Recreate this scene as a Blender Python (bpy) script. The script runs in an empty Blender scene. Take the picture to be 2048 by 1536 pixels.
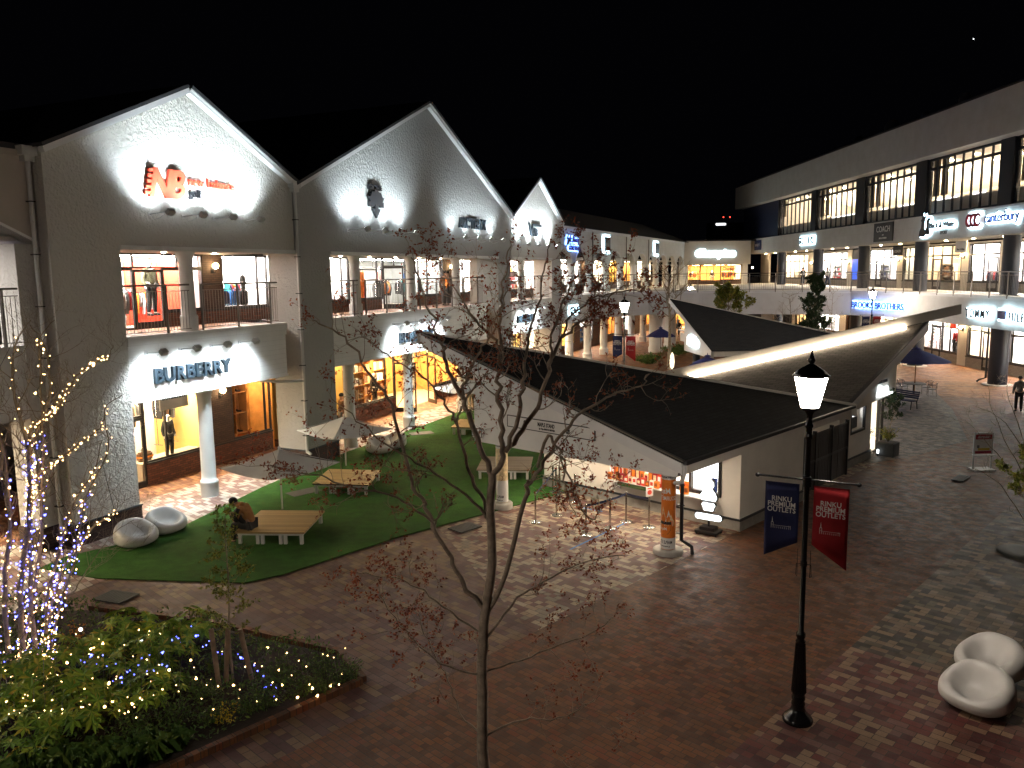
import bpy, bmesh, math, random
from mathutils import Vector, Matrix, Euler
S = bpy.context.scene
COL = S.collection
R = math.radians
random.seed(7)

# ---------------------------------------------------------------- camera
HC = 6.8
FPX = 1600.0
P_, R_ = R(7.95), R(0.72)
fwd = Vector((0, math.cos(P_), -math.sin(P_)))
up0 = Vector((0, math.sin(P_), math.cos(P_)))
r0 = Vector((1, 0, 0))
cright = r0 * math.cos(R_) - up0 * math.sin(R_)
cup = r0 * math.sin(R_) + up0 * math.cos(R_)
cam_d = bpy.data.cameras.new('camera')
cam = bpy.data.objects.new('camera', cam_d)
COL.objects.link(cam)
Mx = Matrix((cright, cup, -fwd)).transposed().to_4x4()
Mx.translation = Vector((0, 0, HC))
cam.matrix_world = Mx
cam_d.sensor_width = 36
cam_d.lens = 36 * FPX / 2048
cam_d.clip_start = 0.1
cam_d.clip_end = 3000
S.camera = cam

# ---------------------------------------------------------------- night sky
W = bpy.data.worlds.new('World')
S.world = W
W.use_nodes = True
wn = W.node_tree
bg = wn.nodes['Background']
sky = wn.nodes.new('ShaderNodeTexSky')
sky.sky_type = 'NISHITA'
sky.sun_disc = False
sky.sun_elevation = R(-8)
sky.sun_rotation = R(200)
mixs = wn.nodes.new('ShaderNodeMix'); mixs.data_type = 'RGBA'
mixs.blend_type = 'ADD'; mixs.inputs[0].default_value = 1
mixs.inputs[7].default_value = (0.006, 0.006, 0.009, 1)
wn.links.new(sky.outputs[0], mixs.inputs[6])
wn.links.new(mixs.outputs[2], bg.inputs[0])
bg.inputs[1].default_value = 0.085

S.view_settings.view_transform = 'Standard'
S.view_settings.look = 'None'
S.view_settings.exposure = 0.42
S.view_settings.gamma = 1
S.render.engine = 'CYCLES'
cy = S.cycles
cy.use_denoising = True
cy.max_bounces = 6
cy.diffuse_bounces = 4
cy.glossy_bounces = 3
cy.transparent_max_bounces = 24
cy.sample_clamp_indirect = 3.0
cy.caustics_reflective = False
cy.caustics_refractive = False
cy.use_light_tree = True

# ---------------------------------------------------------------- frames
def frame(o, ux, uy):
    M = Matrix(((ux[0], uy[0], 0, o[0]), (ux[1], uy[1], 0, o[1]), (0, 0, 1, o[2] if len(o) > 2 else 0), (0, 0, 0, 1)))
    return M
FA = frame((-10.30, 21.41), (.4085, .9128), (-.9128, .4085))       # left facades: x along, y inward
KO = (3.545, 18.487)
FK = frame(KO, (.6911, .7227), (-.7227, .6911))                    # kiosks: x = r (back), y = f (left)
FF = frame((28.5, 100.0), (0, -1), (1, 0))                         # right building: x = 100-Y, y inward
def T(x, y, z=0): return Matrix.Translation((x, y, z))
def RZ(a): return Matrix.Rotation(a, 4, 'Z')
def ray(px, py): return fwd + cright * ((px - 1024) / FPX) - cup * ((py - 768) / FPX)
def GP(px, py, z=0.0):
    d = ray(px, py); t = (z - HC) / d.z
    return Vector((0, 0, HC)) + d * t
def DP(px, py, Y):
    d = ray(px, py); return Vector((0, 0, HC)) + d * (Y / d.y)

# ---------------------------------------------------------------- materials
MATS = {}
class N:
    def __init__(s, name):
        s.m = bpy.data.materials.new(name); s.m.use_nodes = True
        s.t = s.m.node_tree; s.b = s.t.nodes['Principled BSDF']; s.o = s.t.nodes['Material Output']
        MATS[name] = s.m
    def n(s, typ, **kw):
        x = s.t.nodes.new(typ)
        for k, v in kw.items(): setattr(x, k, v)
        return x
    def l(s, a, b): s.t.links.new(a, b)
    def coord(s, which='Object'): return s.n('ShaderNodeTexCoord').outputs[which]
    def math(s, op, a, b=None):
        x = s.n('ShaderNodeMath', operation=op)
        for i, v in enumerate((a, b)):
            if v is None: continue
            if isinstance(v, (int, float)): x.inputs[i].default_value = v
            else: s.l(v, x.inputs[i])
        return x.outputs[0]
    def noise(s, vec, scale, detail=4, rough=.55):
        x = s.n('ShaderNodeTexNoise'); x.inputs['Scale'].default_value = scale
        x.inputs['Detail'].default_value = detail; x.inputs['Roughness'].default_value = rough
        if vec is not None: s.l(vec, x.inputs['Vector'])
        return x.outputs[0]
    def ramp(s, fac, stops, const=False):
        x = s.n('ShaderNodeValToRGB'); e = x.color_ramp.elements
        if const: x.color_ramp.interpolation = 'CONSTANT'
        while len(e) > 1: e.remove(e[-1])
        for i, (p, c) in enumerate(stops):
            if i == 0: el = e[0]; el.position = p
            else: el = e.new(p)
            el.color = (*c, 1)
        s.l(fac, x.inputs[0]); return x.outputs[0]
    def mixc(s, fac, a, b, mode='MIX'):
        x = s.n('ShaderNodeMix', data_type='RGBA', blend_type=mode)
        for i, v in ((0, fac), (6, a), (7, b)):
            if isinstance(v, (int, float)): x.inputs[i].default_value = v
            elif isinstance(v, tuple): x.inputs[i].default_value = (*v, 1)
            else: s.l(v, x.inputs[i])
        return x.outputs[2]
    def bump(s, h, strength, dist=.02):
        x = s.n('ShaderNodeBump'); x.inputs['Strength'].default_value = strength; x.inputs['Distance'].default_value = dist
        s.l(h, x.inputs['Height']); s.l(x.outputs[0], s.b.inputs['Normal'])
    def set(s, col=None, rough=None, metal=None, spec=None):
        if col is not None:
            if isinstance(col, tuple): s.b.inputs['Base Color'].default_value = (*col, 1)
            else: s.l(col, s.b.inputs['Base Color'])
        if rough is not None: s.b.inputs['Roughness'].default_value = rough
        if metal is not None: s.b.inputs['Metallic'].default_value = metal
        if spec is not None: s.b.inputs['Specular IOR Level'].default_value = spec
        return s.m
    def wallvec(s):
        c = s.coord(); sp = s.n('ShaderNodeSeparateXYZ'); s.l(c, sp.inputs[0])
        cb = s.n('ShaderNodeCombineXYZ'); s.l(s.math('ADD', sp.outputs[0], sp.outputs[1]), cb.inputs[0]); s.l(sp.outputs[2], cb.inputs[1])
        return cb.outputs[0]

def plain(name, col, rough=.5, metal=0, var=.12, scale=3, bump=0, bscale=40, spec=.5):
    m = N(name); c = m.coord()
    n1 = m.noise(c, scale, 5)
    f = m.ramp(n1, [(.3, tuple(x * (1 - var) for x in col)), (.7, tuple(min(1, x * (1 + var)) for x in col))])
    m.set(f, rough, metal, spec)
    if bump: m.bump(m.noise(c, bscale, 4), bump, .01)
    return m.m
def emis(name, col, s):
    m = N(name); m.set((0.02, 0.02, 0.02), .6)
    m.b.inputs['Emission Color'].default_value = (*col, 1); m.b.inputs['Emission Strength'].default_value = s
    return m.m

def stucco(name, col, sc=7.0, st=.9):
    m = N(name); v = m.coord()
    w = m.n('ShaderNodeTexVoronoi', feature='F1'); w.inputs['Scale'].default_value = sc
    nv = m.n('ShaderNodeTexNoise'); nv.inputs['Scale'].default_value = sc * .8; nv.inputs['Detail'].default_value = 2; m.l(v, nv.inputs['Vector'])
    add = m.n('ShaderNodeVectorMath', operation='MULTIPLY_ADD'); m.l(nv.outputs[1], add.inputs[0]); add.inputs[1].default_value = (.25, .25, .25); m.l(v, add.inputs[2])
    m.l(add.outputs[0], w.inputs['Vector'])
    fine = m.noise(v, sc * 6, 3)
    h = m.math('ADD', m.ramp_val(w.outputs[0]) if hasattr(m, 'ramp_val') else w.outputs[0], m.math('MULTIPLY', fine, .35))
    big = m.noise(v, .35, 4)
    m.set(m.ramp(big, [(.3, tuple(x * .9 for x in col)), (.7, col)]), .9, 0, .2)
    m.bump(h, st, .03)
    return m.m
stucco('stucco', (.62, .60, .55), 10, .95)
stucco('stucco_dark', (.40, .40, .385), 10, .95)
stucco('stucco_pale', (.62, .60, .56), 10, .7)

def board(name, col, pw=3.0, ph=.45):
    m = N(name); v = m.wallvec()
    b = m.n('ShaderNodeTexBrick'); m.l(v, b.inputs['Vector']); b.offset = .5
    b.inputs['Scale'].default_value = 1; b.inputs['Brick Width'].default_value = pw; b.inputs['Row Height'].default_value = ph
    b.inputs['Mortar Size'].default_value = .004; b.inputs['Mortar Smooth'].default_value = .3
    b.inputs['Color1'].default_value = (*col, 1); b.inputs['Color2'].default_value = (*[x * .97 for x in col], 1); b.inputs['Mortar'].default_value = (*[x * .72 for x in col], 1)
    n1 = m.noise(m.coord(), 1.3, 6, .6)
    m.set(m.mixc(m.ramp(n1, [(.35, (1, 1, 1)), (.75, (.86, .85, .83))]), b.outputs[0], (0, 0, 0), 'MIX') if False else m.mixc(1.0, b.outputs[0], m.ramp(n1, [(.35, (1, 1, 1)), (.75, (.88, .87, .85))]), 'MULTIPLY'), .75, 0, .3)
    m.bump(m.noise(m.coord(), 55, 3), .12, .01)
    return m.m
board('white_board', (.72, .72, .70))
board('white_siding', (.74, .73, .70), 6, .16)
board('band_board', (.70, .70, .68), 2.6, 1.9)

def bricks(name, c1, c2, mortar, bw=.22, rh=.075, ms=.008, vec=None):
    m = N(name); v = m.wallvec()
    b = m.n('ShaderNodeTexBrick'); m.l(v, b.inputs['Vector'])
    b.inputs['Scale'].default_value = 1; b.inputs['Brick Width'].default_value = bw; b.inputs['Row Height'].default_value = rh
    b.inputs['Mortar Size'].default_value = ms; b.inputs['Color1'].default_value = (*c1, 1); b.inputs['Color2'].default_value = (*c2, 1); b.inputs['Mortar'].default_value = (*mortar, 1)
    m.set(b.outputs[0], .85); m.bump(m.math('SUBTRACT', 1.0, b.outputs[1]), .6, .01)
    return m.m
bricks('brick_wall', (.20, .075, .045), (.10, .04, .028), (.05, .035, .028))
bricks('brick_dark', (.075, .045, .035), (.05, .03, .025), (.025, .018, .016))
bricks('tile_grey', (.36, .34, .31), (.30, .28, .26), (.2, .19, .18), .3, .1, .006)
bricks('tile_brown', (.17, .10, .075), (.13, .08, .06), (.07, .05, .04), .3, .09, .006)

def paver(name, pal, bw=.3, bh=.15, mortar=(.03, .025, .02), seam=.006, rough=.6, clump=.0, scale=1.0):
    """mosaic of small paving bricks laid in the kiosk's grid, every brick one colour of the palette"""
    m = N(name); c = m.n('ShaderNodeNewGeometry').outputs['Position']
    mp = m.n('ShaderNodeMapping'); m.l(c, mp.inputs[0]); mp.inputs['Rotation'].default_value = (0, 0, math.pi / 2 - math.atan2(.7227, .6911))
    b = m.n('ShaderNodeTexBrick'); m.l(mp.outputs[0], b.inputs['Vector'])
    b.inputs['Scale'].default_value = scale; b.inputs['Brick Width'].default_value = bw; b.inputs['Row Height'].default_value = bh
    b.inputs['Mortar Size'].default_value = seam; b.inputs['Mortar Smooth'].default_value = .2
    b.inputs['Color1'].default_value = (0, 0, 0, 1); b.inputs['Color2'].default_value = (1, 1, 1, 1); b.inputs['Mortar'].default_value = (0, 0, 0, 1)
    fac = b.outputs[0]
    if clump:
        # neighbouring bricks often share a colour: snap a coarser grid and mix it in
        b2 = m.n('ShaderNodeTexBrick'); m.l(mp.outputs[0], b2.inputs['Vector'])
        b2.inputs['Scale'].default_value = scale; b2.inputs['Brick Width'].default_value = bw * 1.0; b2.inputs['Row Height'].default_value = bh * 2; b2.offset = 0.5
        b2.inputs['Mortar Size'].default_value = 0; b2.inputs['Color1'].default_value = (0, 0, 0, 1); b2.inputs['Color2'].default_value = (1, 1, 1, 1)
        fac = m.math('FRACT', m.math('ADD', m.math('MULTIPLY', fac, clump), m.math('MULTIPLY', b2.outputs[0], 1.7)))
    k = len(pal); pal = [tuple(v * .86 for v in p) for p in pal]
    col = m.ramp(fac, [(i / k, p) for i, p in enumerate(pal)], True)
    n1 = m.noise(c, 1.1, 5, .6); n2 = m.noise(c, 45, 3)
    col = m.mixc(1.0, col, m.ramp(n1, [(.3, (.75, .75, .75)), (.7, (1.1, 1.08, 1.05))]), 'MULTIPLY')
    col = m.mixc(1.0, col, m.ramp(n2, [(.3, (.85, .85, .85)), (.7, (1.1, 1.1, 1.1))]), 'MULTIPLY')
    col = m.mixc(b.outputs[1], col, mortar)
    m.set(col, rough, 0, .35)
    rr = m.ramp(m.noise(c, 3, 4), [(.3, (.45,) * 3), (.7, (.75,) * 3)]); m.l(rr, m.b.inputs['Roughness'])
    m.bump(m.math('ADD', m.math('SUBTRACT', 1.0, b.outputs[1]), m.math('MULTIPLY', n2, .3)), .35, .006)
    return m.m
paver('paver_brown', [(.165, .064, .024), (.11, .044, .019), (.19, .076, .028), (.09, .038, .019), (.14, .062, .029), (.175, .054, .023)], .22, .11, clump=.4)
paver('paver_cream', [(.44, .36, .26), (.20, .085, .065), (.27, .22, .17), (.15, .075, .06), (.42, .33, .23), (.17, .08, .07), (.36, .26, .18)], .3, .15, clump=.45)
paver('paver_plum', [(.16, .085, .065), (.10, .05, .05), (.22, .14, .085), (.12, .065, .06), (.17, .10, .085), (.19, .12, .07)], .34, .15, clump=.5)
paver('paver_red', [(.15, .04, .035), (.10, .032, .03), (.28, .18, .115), (.16, .06, .045), (.25, .155, .10), (.085, .03, .03), (.17, .085, .07)], .3, .15, clump=.45)
paver('paver_grey', [(.26, .18, .115), (.06, .045, .035), (.14, .115, .075), (.045, .04, .035), (.24, .165, .11), (.11, .09, .06), (.20, .13, .085)], .3, .15, clump=.45)
paver('paver_pink', [(.62, .55, .50), (.26, .15, .13), (.50, .43, .38), (.33, .21, .185), (.60, .54, .49), (.29, .18, .16)], .42, .15, clump=.5)
paver('paver_orange', [(.42, .21, .10), (.16, .06, .04), (.36, .19, .10), (.20, .08, .05), (.30, .15, .08), (.24, .095, .06)], .42, .15, clump=.5)
paver('paver_far', [(.28, .13, .055), (.19, .085, .042), (.32, .15, .065), (.23, .10, .05)], .6, .3, clump=.5)
paver('paver_slate', [(.20, .16, .13), (.07, .065, .065), (.14, .12, .11), (.09, .08, .075)], .3, .15, clump=.5)

m = N('turf'); c = m.coord()
n1 = m.noise(c, 90, 3, .7); n2 = m.noise(c, .8, 4)
cc = m.mixc(1.0, m.ramp(n1, [(.3, (.022, .075, .014)), (.7, (.06, .17, .03))]), m.ramp(n2, [(.35, (.8, .8, .8)), (.65, (1.1, 1.1, 1))]), 'MULTIPLY')
wv = m.noise(c, 3.5, 3); cc = m.mixc(1.0, cc, m.ramp(wv, [(.35, (.82, .82, .82)), (.65, (1.12, 1.12, 1.05))]), 'MULTIPLY'); m.set(cc, .95, 0, .15); m.bump(m.math('ADD', n1, m.math('MULTIPLY', wv, 1.5)), .9, .03)

def roofmat(name, col, row=.14):
    m = N(name); v = m.coord('UV')
    b = m.n('ShaderNodeTexBrick'); m.l(v, b.inputs['Vector'])
    b.inputs['Scale'].default_value = 1; b.inputs['Brick Width'].default_value = .33; b.inputs['Row Height'].default_value = row; b.inputs['Mortar Size'].default_value = .006
    b.inputs['Color1'].default_value = (*col, 1); b.inputs['Color2'].default_value = (*[x * 1.35 for x in col], 1); b.inputs['Mortar'].default_value = (*[x * .35 for x in col], 1)
    n1 = m.noise(v, 120, 3)
    m.set(m.mixc(1.0, b.outputs[0], m.ramp(n1, [(.3, (.7,) * 3), (.7, (1.25,) * 3)]), 'MULTIPLY'), .95, 0, .15)
    m.bump(m.math('ADD', b.outputs[1], m.math('MULTIPLY', n1, -.5)), -.5, .012)
    return m.m
roofmat('shingle', (.028, .028, .030))
roofmat('shingle_light', (.15, .135, .12))
plain('roof_dark', (.03, .03, .035), .8)
def wood(name, c1, c2, w=.11):
    m = N(name); v = m.coord(); sp = m.n('ShaderNodeSeparateXYZ'); m.l(v, sp.inputs[0])
    s = m.math('MULTIPLY', sp.outputs[1], 1 / w); fr = m.math('FRACT', s); idn = m.math('FLOOR', s)
    gap = m.math('LESS_THAN', fr, .09)
    wnz = m.n('ShaderNodeTexWhiteNoise', noise_dimensions='1D'); m.l(idn, wnz.inputs[1])
    mp = m.n('ShaderNodeMapping'); m.l(v, mp.inputs[0]); mp.inputs['Scale'].default_value = (1.5, 22, 22)
    g = m.noise(mp.outputs[0], 1.5, 5, .6)
    col = m.mixc(g, c1, c2)
    col = m.mixc(1.0, col, m.ramp(wnz.outputs[0], [(0, (.8, .8, .8)), (1, (1.12, 1.12, 1.12))]), 'MULTIPLY')
    col = m.mixc(gap, col, (.03, .02, .01))
    m.set(col, .55); m.bump(m.math('SUBTRACT', 1.0, gap), .5, .01)
wood('wood_slats', (.42, .27, .10), (.58, .40, .17))
wood('wood_slats_grey', (.30, .24, .16), (.42, .34, .24))
plain('wood_stake', (.22, .15, .10), .8, 0, .25, 12)
plain('white_paint', (.72, .72, .72), .5, 0, .05, 2)
plain('white_plaster', (.78, .78, .76), .7, 0, .07, 1.5, .15, 30)
plain('cream_plaster', (.76, .72, .65), .8, 0, .08, 1.0, .2, 40)
plain('beige_plaster', (.45, .40, .34), .8, 0, .08, 1.0, .3, 25)
plain('soffit', (.55, .52, .48), .8, 0, .06, 1)
plain('base_concrete', (.26, .245, .22), .85, 0, .18, 5, .3, 60)
plain('black_metal', (.018, .018, .02), .35, .3, .1)
plain('gloss_black', (.010, .010, .011), .22, .2, .05)
plain('dark_frame', (.022, .020, .020), .45, .2, .1)
plain('navy_metal', (.010, .013, .022), .45, .1, .1)
plain('navy_wall', (.012, .02, .06), .6, 0, .1)
plain('rail_metal', (.16, .145, .13), .4, .6, .1)
plain('steel', (.55, .54, .52), .25, .95, .08)
plain('white_metal', (.62, .62, .61), .4, .1, .05)
plain('pipe_white', (.55, .55, .53), .5, 0, .06)
plain('gutter_black', (.02, .02, .022), .5)
plain('concrete', (.42, .40, .36), .85, 0, .12, 6, .3, 50)
plain('grate', (.05, .055, .055), .6, .4, .2, 30)
plain('seat_white', (.66, .64, .61), .38, 0, .05, 2)
plain('canvas_white', (.80, .80, .78), .85, 0, .06, 2)
plain('canvas_navy', (.015, .018, .11), .85, 0, .15, 4)
plain('navy_cloth', (.008, .014, .075), .8, 0, .15, 5)
plain('red_cloth', (.34, .008, .014), .8, 0, .15, 5)
plain('print_white', (.75, .75, .73), .6, 0, .02)
plain('letter_black', (.012, .013, .016), .45)
plain('letter_slate', (.014, .024, .034), .4)
plain('letter_blue', (.02, .05, .25), .4)
plain('letter_red', (.65, .06, .03), .4)
plain('letter_crimson', (.35, .008, .03), .4)
plain('bark', (.26, .205, .155), .9, 0, .35, 14, .8, 60)
plain('bark_pale', (.30, .25, .18), .9, 0, .35, 14, .8, 60)
plain('twig', (.055, .040, .034), .9, 0, .3, 9)
plain('soil', (.02, .012, .008), .95, 0, .4, 12, .8, 30)
plain('planter_grey', (.06, .062, .062), .6, 0, .2, 8)
plain('orange_print', (.75, .20, .02), .5, 0, .05)
plain('cream_print', (.75, .60, .36), .5, 0, .3, 14)
plain('brown_print', (.25, .07, .02), .4, 0, .5, 12)
plain('yellow_shop', (.72, .50, .16), .7, 0, .05)
plain('shop_white', (.78, .77, .74), .7, 0, .04)
plain('shop_wood', (.60, .30, .09), .55, 0, .2, 3)
plain('shop_red', (.70, .07, .03), .6, 0, .1)
plain('shop_floor', (.50, .42, .32), .35, 0, .1)
plain('shop_grey', (.42, .44, .42), .7, 0, .06)
plain('skin', (.42, .24, .16), .6)
for nm, c in dict(tan=(.36, .17, .055), black=(.012, .012, .013), navy=(.015, .02, .06), red=(.45, .03, .03), orange=(.70, .20, .02), white=(.7, .7, .68), grey=(.13, .13, .13), olive=(.10, .10, .05), blue=(.04, .16, .42), pink=(.6, .3, .26), brown=(.12, .06, .03), teal=(.02, .25, .25), khaki=(.36, .28, .18), denim=(.03, .05, .1)).items():
    plain('cloth_' + nm, c, .85, 0, .22, 9, .3, 80)
def leafmat(name, stops, rough=.6):
    m = N(name); oi = m.n('ShaderNodeNewGeometry'); 
    m.set(m.ramp(oi.outputs['Random Per Island'], stops), rough, 0, .3)
    return m.m
leafmat('leaf_red', [(0, (.20, .035, .015)), (.4, (.28, .055, .02)), (.75, (.34, .10, .03)), (1, (.16, .045, .02))])
leafmat('leaf_broad', [(0, (.09, .20, .02)), (.5, (.20, .32, .03)), (.85, (.32, .38, .04)), (1, (.48, .34, .04))])
leafmat('leaf_fine', [(0, (.04, .085, .02)), (.6, (.08, .15, .028)), (1, (.14, .18, .03))])
leafmat('leaf_olive', [(0, (.10, .13, .02)), (.5, (.20, .23, .03)), (1, (.30, .24, .03))])
leafmat('leaf_yellow', [(0, (.5, .36, .02)), (1, (.75, .55, .04))])
leafmat('leaf_orange', [(0, (.35, .14, .02)), (1, (.55, .25, .03))])
leafmat('leaf_dark', [(0, (.02, .04, .015)), (1, (.045, .075, .025))])
m = N('glass'); 
tr = m.n('ShaderNodeBsdfTransparent'); gl = m.n('ShaderNodeBsdfGlossy'); gl.inputs['Roughness'].default_value = .03
mx = m.n('ShaderNodeMixShader'); mx.inputs[0].default_value = .055
m.l(tr.outputs[0], mx.inputs[1]); m.l(gl.outputs[0], mx.inputs[2]); m.l(mx.outputs[0], m.o.inputs[0])
COOL = (.82, .93, 1.0); WARM = (1, .72, .40); NEUT = (1, .93, .82)
emis('e_lamp', (1, .87, .73), 250)
emis('e_cool', COOL, 16)
emis('e_halo', (.60, .87, 1.0), 10)
emis('e_halo_blue', (.16, .34, 1.0), 9)
emis('e_face_white', (.9, .97, 1), 3.0)
emis('e_strip', (1, .82, .60), 40)
emis('e_warm_ceiling', (1, .70, .36), 55)
emis('e_white_ceiling', (1, .93, .86), 95)
emis('e_cream_ceiling', (1, .80, .54), 70)
emis('e_downlight', (1, .72, .42), 330)
emis('e_porch', (1, .80, .58), 560)
emis('e_spot', (1, .80, .54), 200)
emis('e_kiosk', (1, .88, .72), 22)
emis('e_hall', (1, .82, .56), 130)
emis('e_bulb_warm', (1, .60, .24), 9)
emis('e_bulb_blue', (.10, .12, 1.0), 9)
emis('e_wall_lamp', (1, .70, .34), 40)
emis('e_lightbox', (.95, .97, 1), 3.2)
emis('e_red_dot', (1, .05, .03), 6)
emis('e_flood', (.85, .95, 1), 40)
emis('e_poster_blue', (.03, .12, .75), 1.2)
emis('e_poster_purple', (.35, .05, .6), 1.8)
emis('e_yellow', (1, .75, .05), 2)
emis('e_food_cream', (1, .84, .58), 1.6)
def MT(n): return MATS[n]
# ---------------------------------------------------------------- mesh builder
def text_geo(body, size, ext=0.02, offset=0.0, xs=1.0, align='LEFT', shear=0.0, spacing=1.0):
    cu = bpy.data.curves.new('t', 'FONT'); cu.body = body; cu.size = size; cu.extrude = ext; cu.offset = offset
    cu.align_x = align; cu.resolution_u = 3; cu.shear = shear; cu.space_character = spacing; cu.space_line = .85
    o = bpy.data.objects.new('t', cu); COL.objects.link(o)
    dg = bpy.context.evaluated_depsgraph_get(); dg.update()
    me = bpy.data.meshes.new_from_object(o.evaluated_get(dg))
    vs = [(v.co.x * xs, v.co.y, v.co.z) for v in me.vertices]; fs = [tuple(p.vertices) for p in me.polygons]
    bpy.data.objects.remove(o); bpy.data.curves.remove(cu); bpy.data.meshes.remove(me)
    return vs, fs
class MB:
    def __init__(s, ox=0.0, oy=0.0, oz=0.0, M=None):
        s.v = []; s.f = []; s.mi = []; s.sm = []; s.m = 0; s.o = (ox, oy, oz); s.M = M; s.smooth = False; s.uv = None
    def add(s, vs, fs, smooth=None):
        b = len(s.v)
        for p in vs:
            q = Vector((p[0] + s.o[0], p[1] + s.o[1], p[2] + s.o[2]))
            if s.M is not None: q = s.M @ q
            s.v.append(q)
        sm = s.smooth if smooth is None else smooth
        for f in fs: s.f.append(tuple(b + i for i in f)); s.mi.append(s.m); s.sm.append(sm)
        return s
    def box(s, x0, y0, z0, x1, y1, z1):
        if x1 < x0: x0, x1 = x1, x0
        if y1 < y0: y0, y1 = y1, y0
        if z1 < z0: z0, z1 = z1, z0
        return s.add([(x0, y0, z0), (x1, y0, z0), (x1, y1, z0), (x0, y1, z0), (x0, y0, z1), (x1, y0, z1), (x1, y1, z1), (x0, y1, z1)],
                     [(0, 3, 2, 1), (4, 5, 6, 7), (0, 1, 5, 4), (1, 2, 6, 5), (2, 3, 7, 6), (3, 0, 4, 7)], False)
    def bbox(s, x0, y0, z0, x1, y1, z1, b=.02):
        bm = bmesh.new(); r = bmesh.ops.create_cube(bm, size=1)
        for v in bm.verts: v.co = Vector(((x0 + x1) / 2 + v.co.x * abs(x1 - x0), (y0 + y1) / 2 + v.co.y * abs(y1 - y0), (z0 + z1) / 2 + v.co.z * abs(z1 - z0)))
        bmesh.ops.bevel(bm, geom=list(bm.edges), offset=b, segments=2, affect='EDGES')
        s.addbm(bm); return s
    def addbm(s, bm, smooth=None, Mt=None):
        bm.verts.index_update()
        s.add([(Mt @ v.co) if Mt is not None else tuple(v.co) for v in bm.verts], [tuple(v.index for v in f.verts) for f in bm.faces], smooth); bm.free(); return s
    def obox(s, M, sx, sy, sz):
        pts = [M @ Vector((x * sx / 2, y * sy / 2, z * sz / 2)) for x, y, z in [(-1, -1, -1), (1, -1, -1), (1, 1, -1), (-1, 1, -1), (-1, -1, 1), (1, -1, 1), (1, 1, 1), (-1, 1, 1)]]
        return s.add([tuple(p) for p in pts], [(0, 3, 2, 1), (4, 5, 6, 7), (0, 1, 5, 4), (1, 2, 6, 5), (2, 3, 7, 6), (3, 0, 4, 7)], False)
    def quad(s, a, b, c, d): return s.add([a, b, c, d], [(0, 1, 2, 3)], False)
    def prism(s, poly, axis, a, b):
        """poly of 2-D points extruded along axis ('x','y','z') from a to b"""
        def mk(p, t):
            return (t, p[0], p[1]) if axis == 'x' else (p[0], t, p[1]) if axis == 'y' else (p[0], p[1], t)
        n = len(poly)
        vs = [mk(p, a) for p in poly] + [mk(p, b) for p in poly]
        fs = [tuple(range(n)), tuple(range(2 * n - 1, n - 1, -1))] + [(i, i + n, (i + 1) % n + n, (i + 1) % n) for i in range(n)]
        bm = bmesh.new(); bv = [bm.verts.new(v) for v in vs]
        for f in fs: bm.faces.new([bv[i] for i in f])
        bmesh.ops.recalc_face_normals(bm, faces=bm.faces); return s.addbm(bm, False)
    def tube(s, pts, r, n=8, caps=True, smooth=True):
        pts = [Vector(p) for p in pts]
        if not isinstance(r, (list, tuple)): r = [r] * len(pts)
        vs = []; fs = []; prev = None
        for i, p in enumerate(pts):
            d = (pts[min(i + 1, len(pts) - 1)] - pts[max(i - 1, 0)])
            if d.length < 1e-9: d = Vector((0, 0, 1))
            d.normalize()
            if prev is None: a = d.orthogonal().normalized()
            else:
                a = prev - d * prev.dot(d)
                a = a.normalized() if a.length > 1e-6 else d.orthogonal().normalized()
            prev = a; c = d.cross(a)
            for k in range(n):
                t = 2 * math.pi * k / n; vs.append(tuple(p + (a * math.cos(t) + c * math.sin(t)) * r[i]))
        for i in range(len(pts) - 1):
            for k in range(n):
                k2 = (k + 1) % n; fs.append((i * n + k, i * n + k2, (i + 1) * n + k2, (i + 1) * n + k))
        s.add(vs, fs, smooth)
        if caps and n > 2:
            s.add(vs[:n], [tuple(range(n - 1, -1, -1))], False); s.add(vs[-n:], [tuple(range(n))], False)
        return s
    def lathe(s, prof, n=20, c=(0, 0, 0), smooth=True, ang=0):
        vs = []; fs = []
        for r, z in prof:
            for k in range(n):
                t = 2 * math.pi * k / n + ang; vs.append((c[0] + r * math.cos(t), c[1] + r * math.sin(t), c[2] + z))
        for i in range(len(prof) - 1):
            for k in range(n):
                k2 = (k + 1) % n; fs.append((i * n + k, i * n + k2, (i + 1) * n + k2, (i + 1) * n + k))
        s.add(vs, fs, smooth)
        s.add(vs[:n], [tuple(range(n - 1, -1, -1))], False); s.add(vs[-n:], [tuple(range(n))], False); return s
    def sphere(s, c, r, seg=12, rings=8, sc=(1, 1, 1)):
        bm = bmesh.new(); bmesh.ops.create_uvsphere(bm, u_segments=seg, v_segments=rings, radius=r)
        for v in bm.verts: v.co = Vector((v.co.x * sc[0] + c[0], v.co.y * sc[1] + c[1], v.co.z * sc[2] + c[2]))
        return s.addbm(bm, True)
    def text(s, body, x, y, z, size, ext=.02, off=0.0, xs=1.0, align='LEFT', shear=0.0, spacing=1.0):
        """text on a wall facing local -y, baseline starting at (x, z), front at y - ext"""
        vs, fs = text_geo(body, size, ext, off, xs, align, shear, spacing)
        return s.add([(x + p[0], y - p[2], z + p[1]) for p in vs], fs, False)
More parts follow.
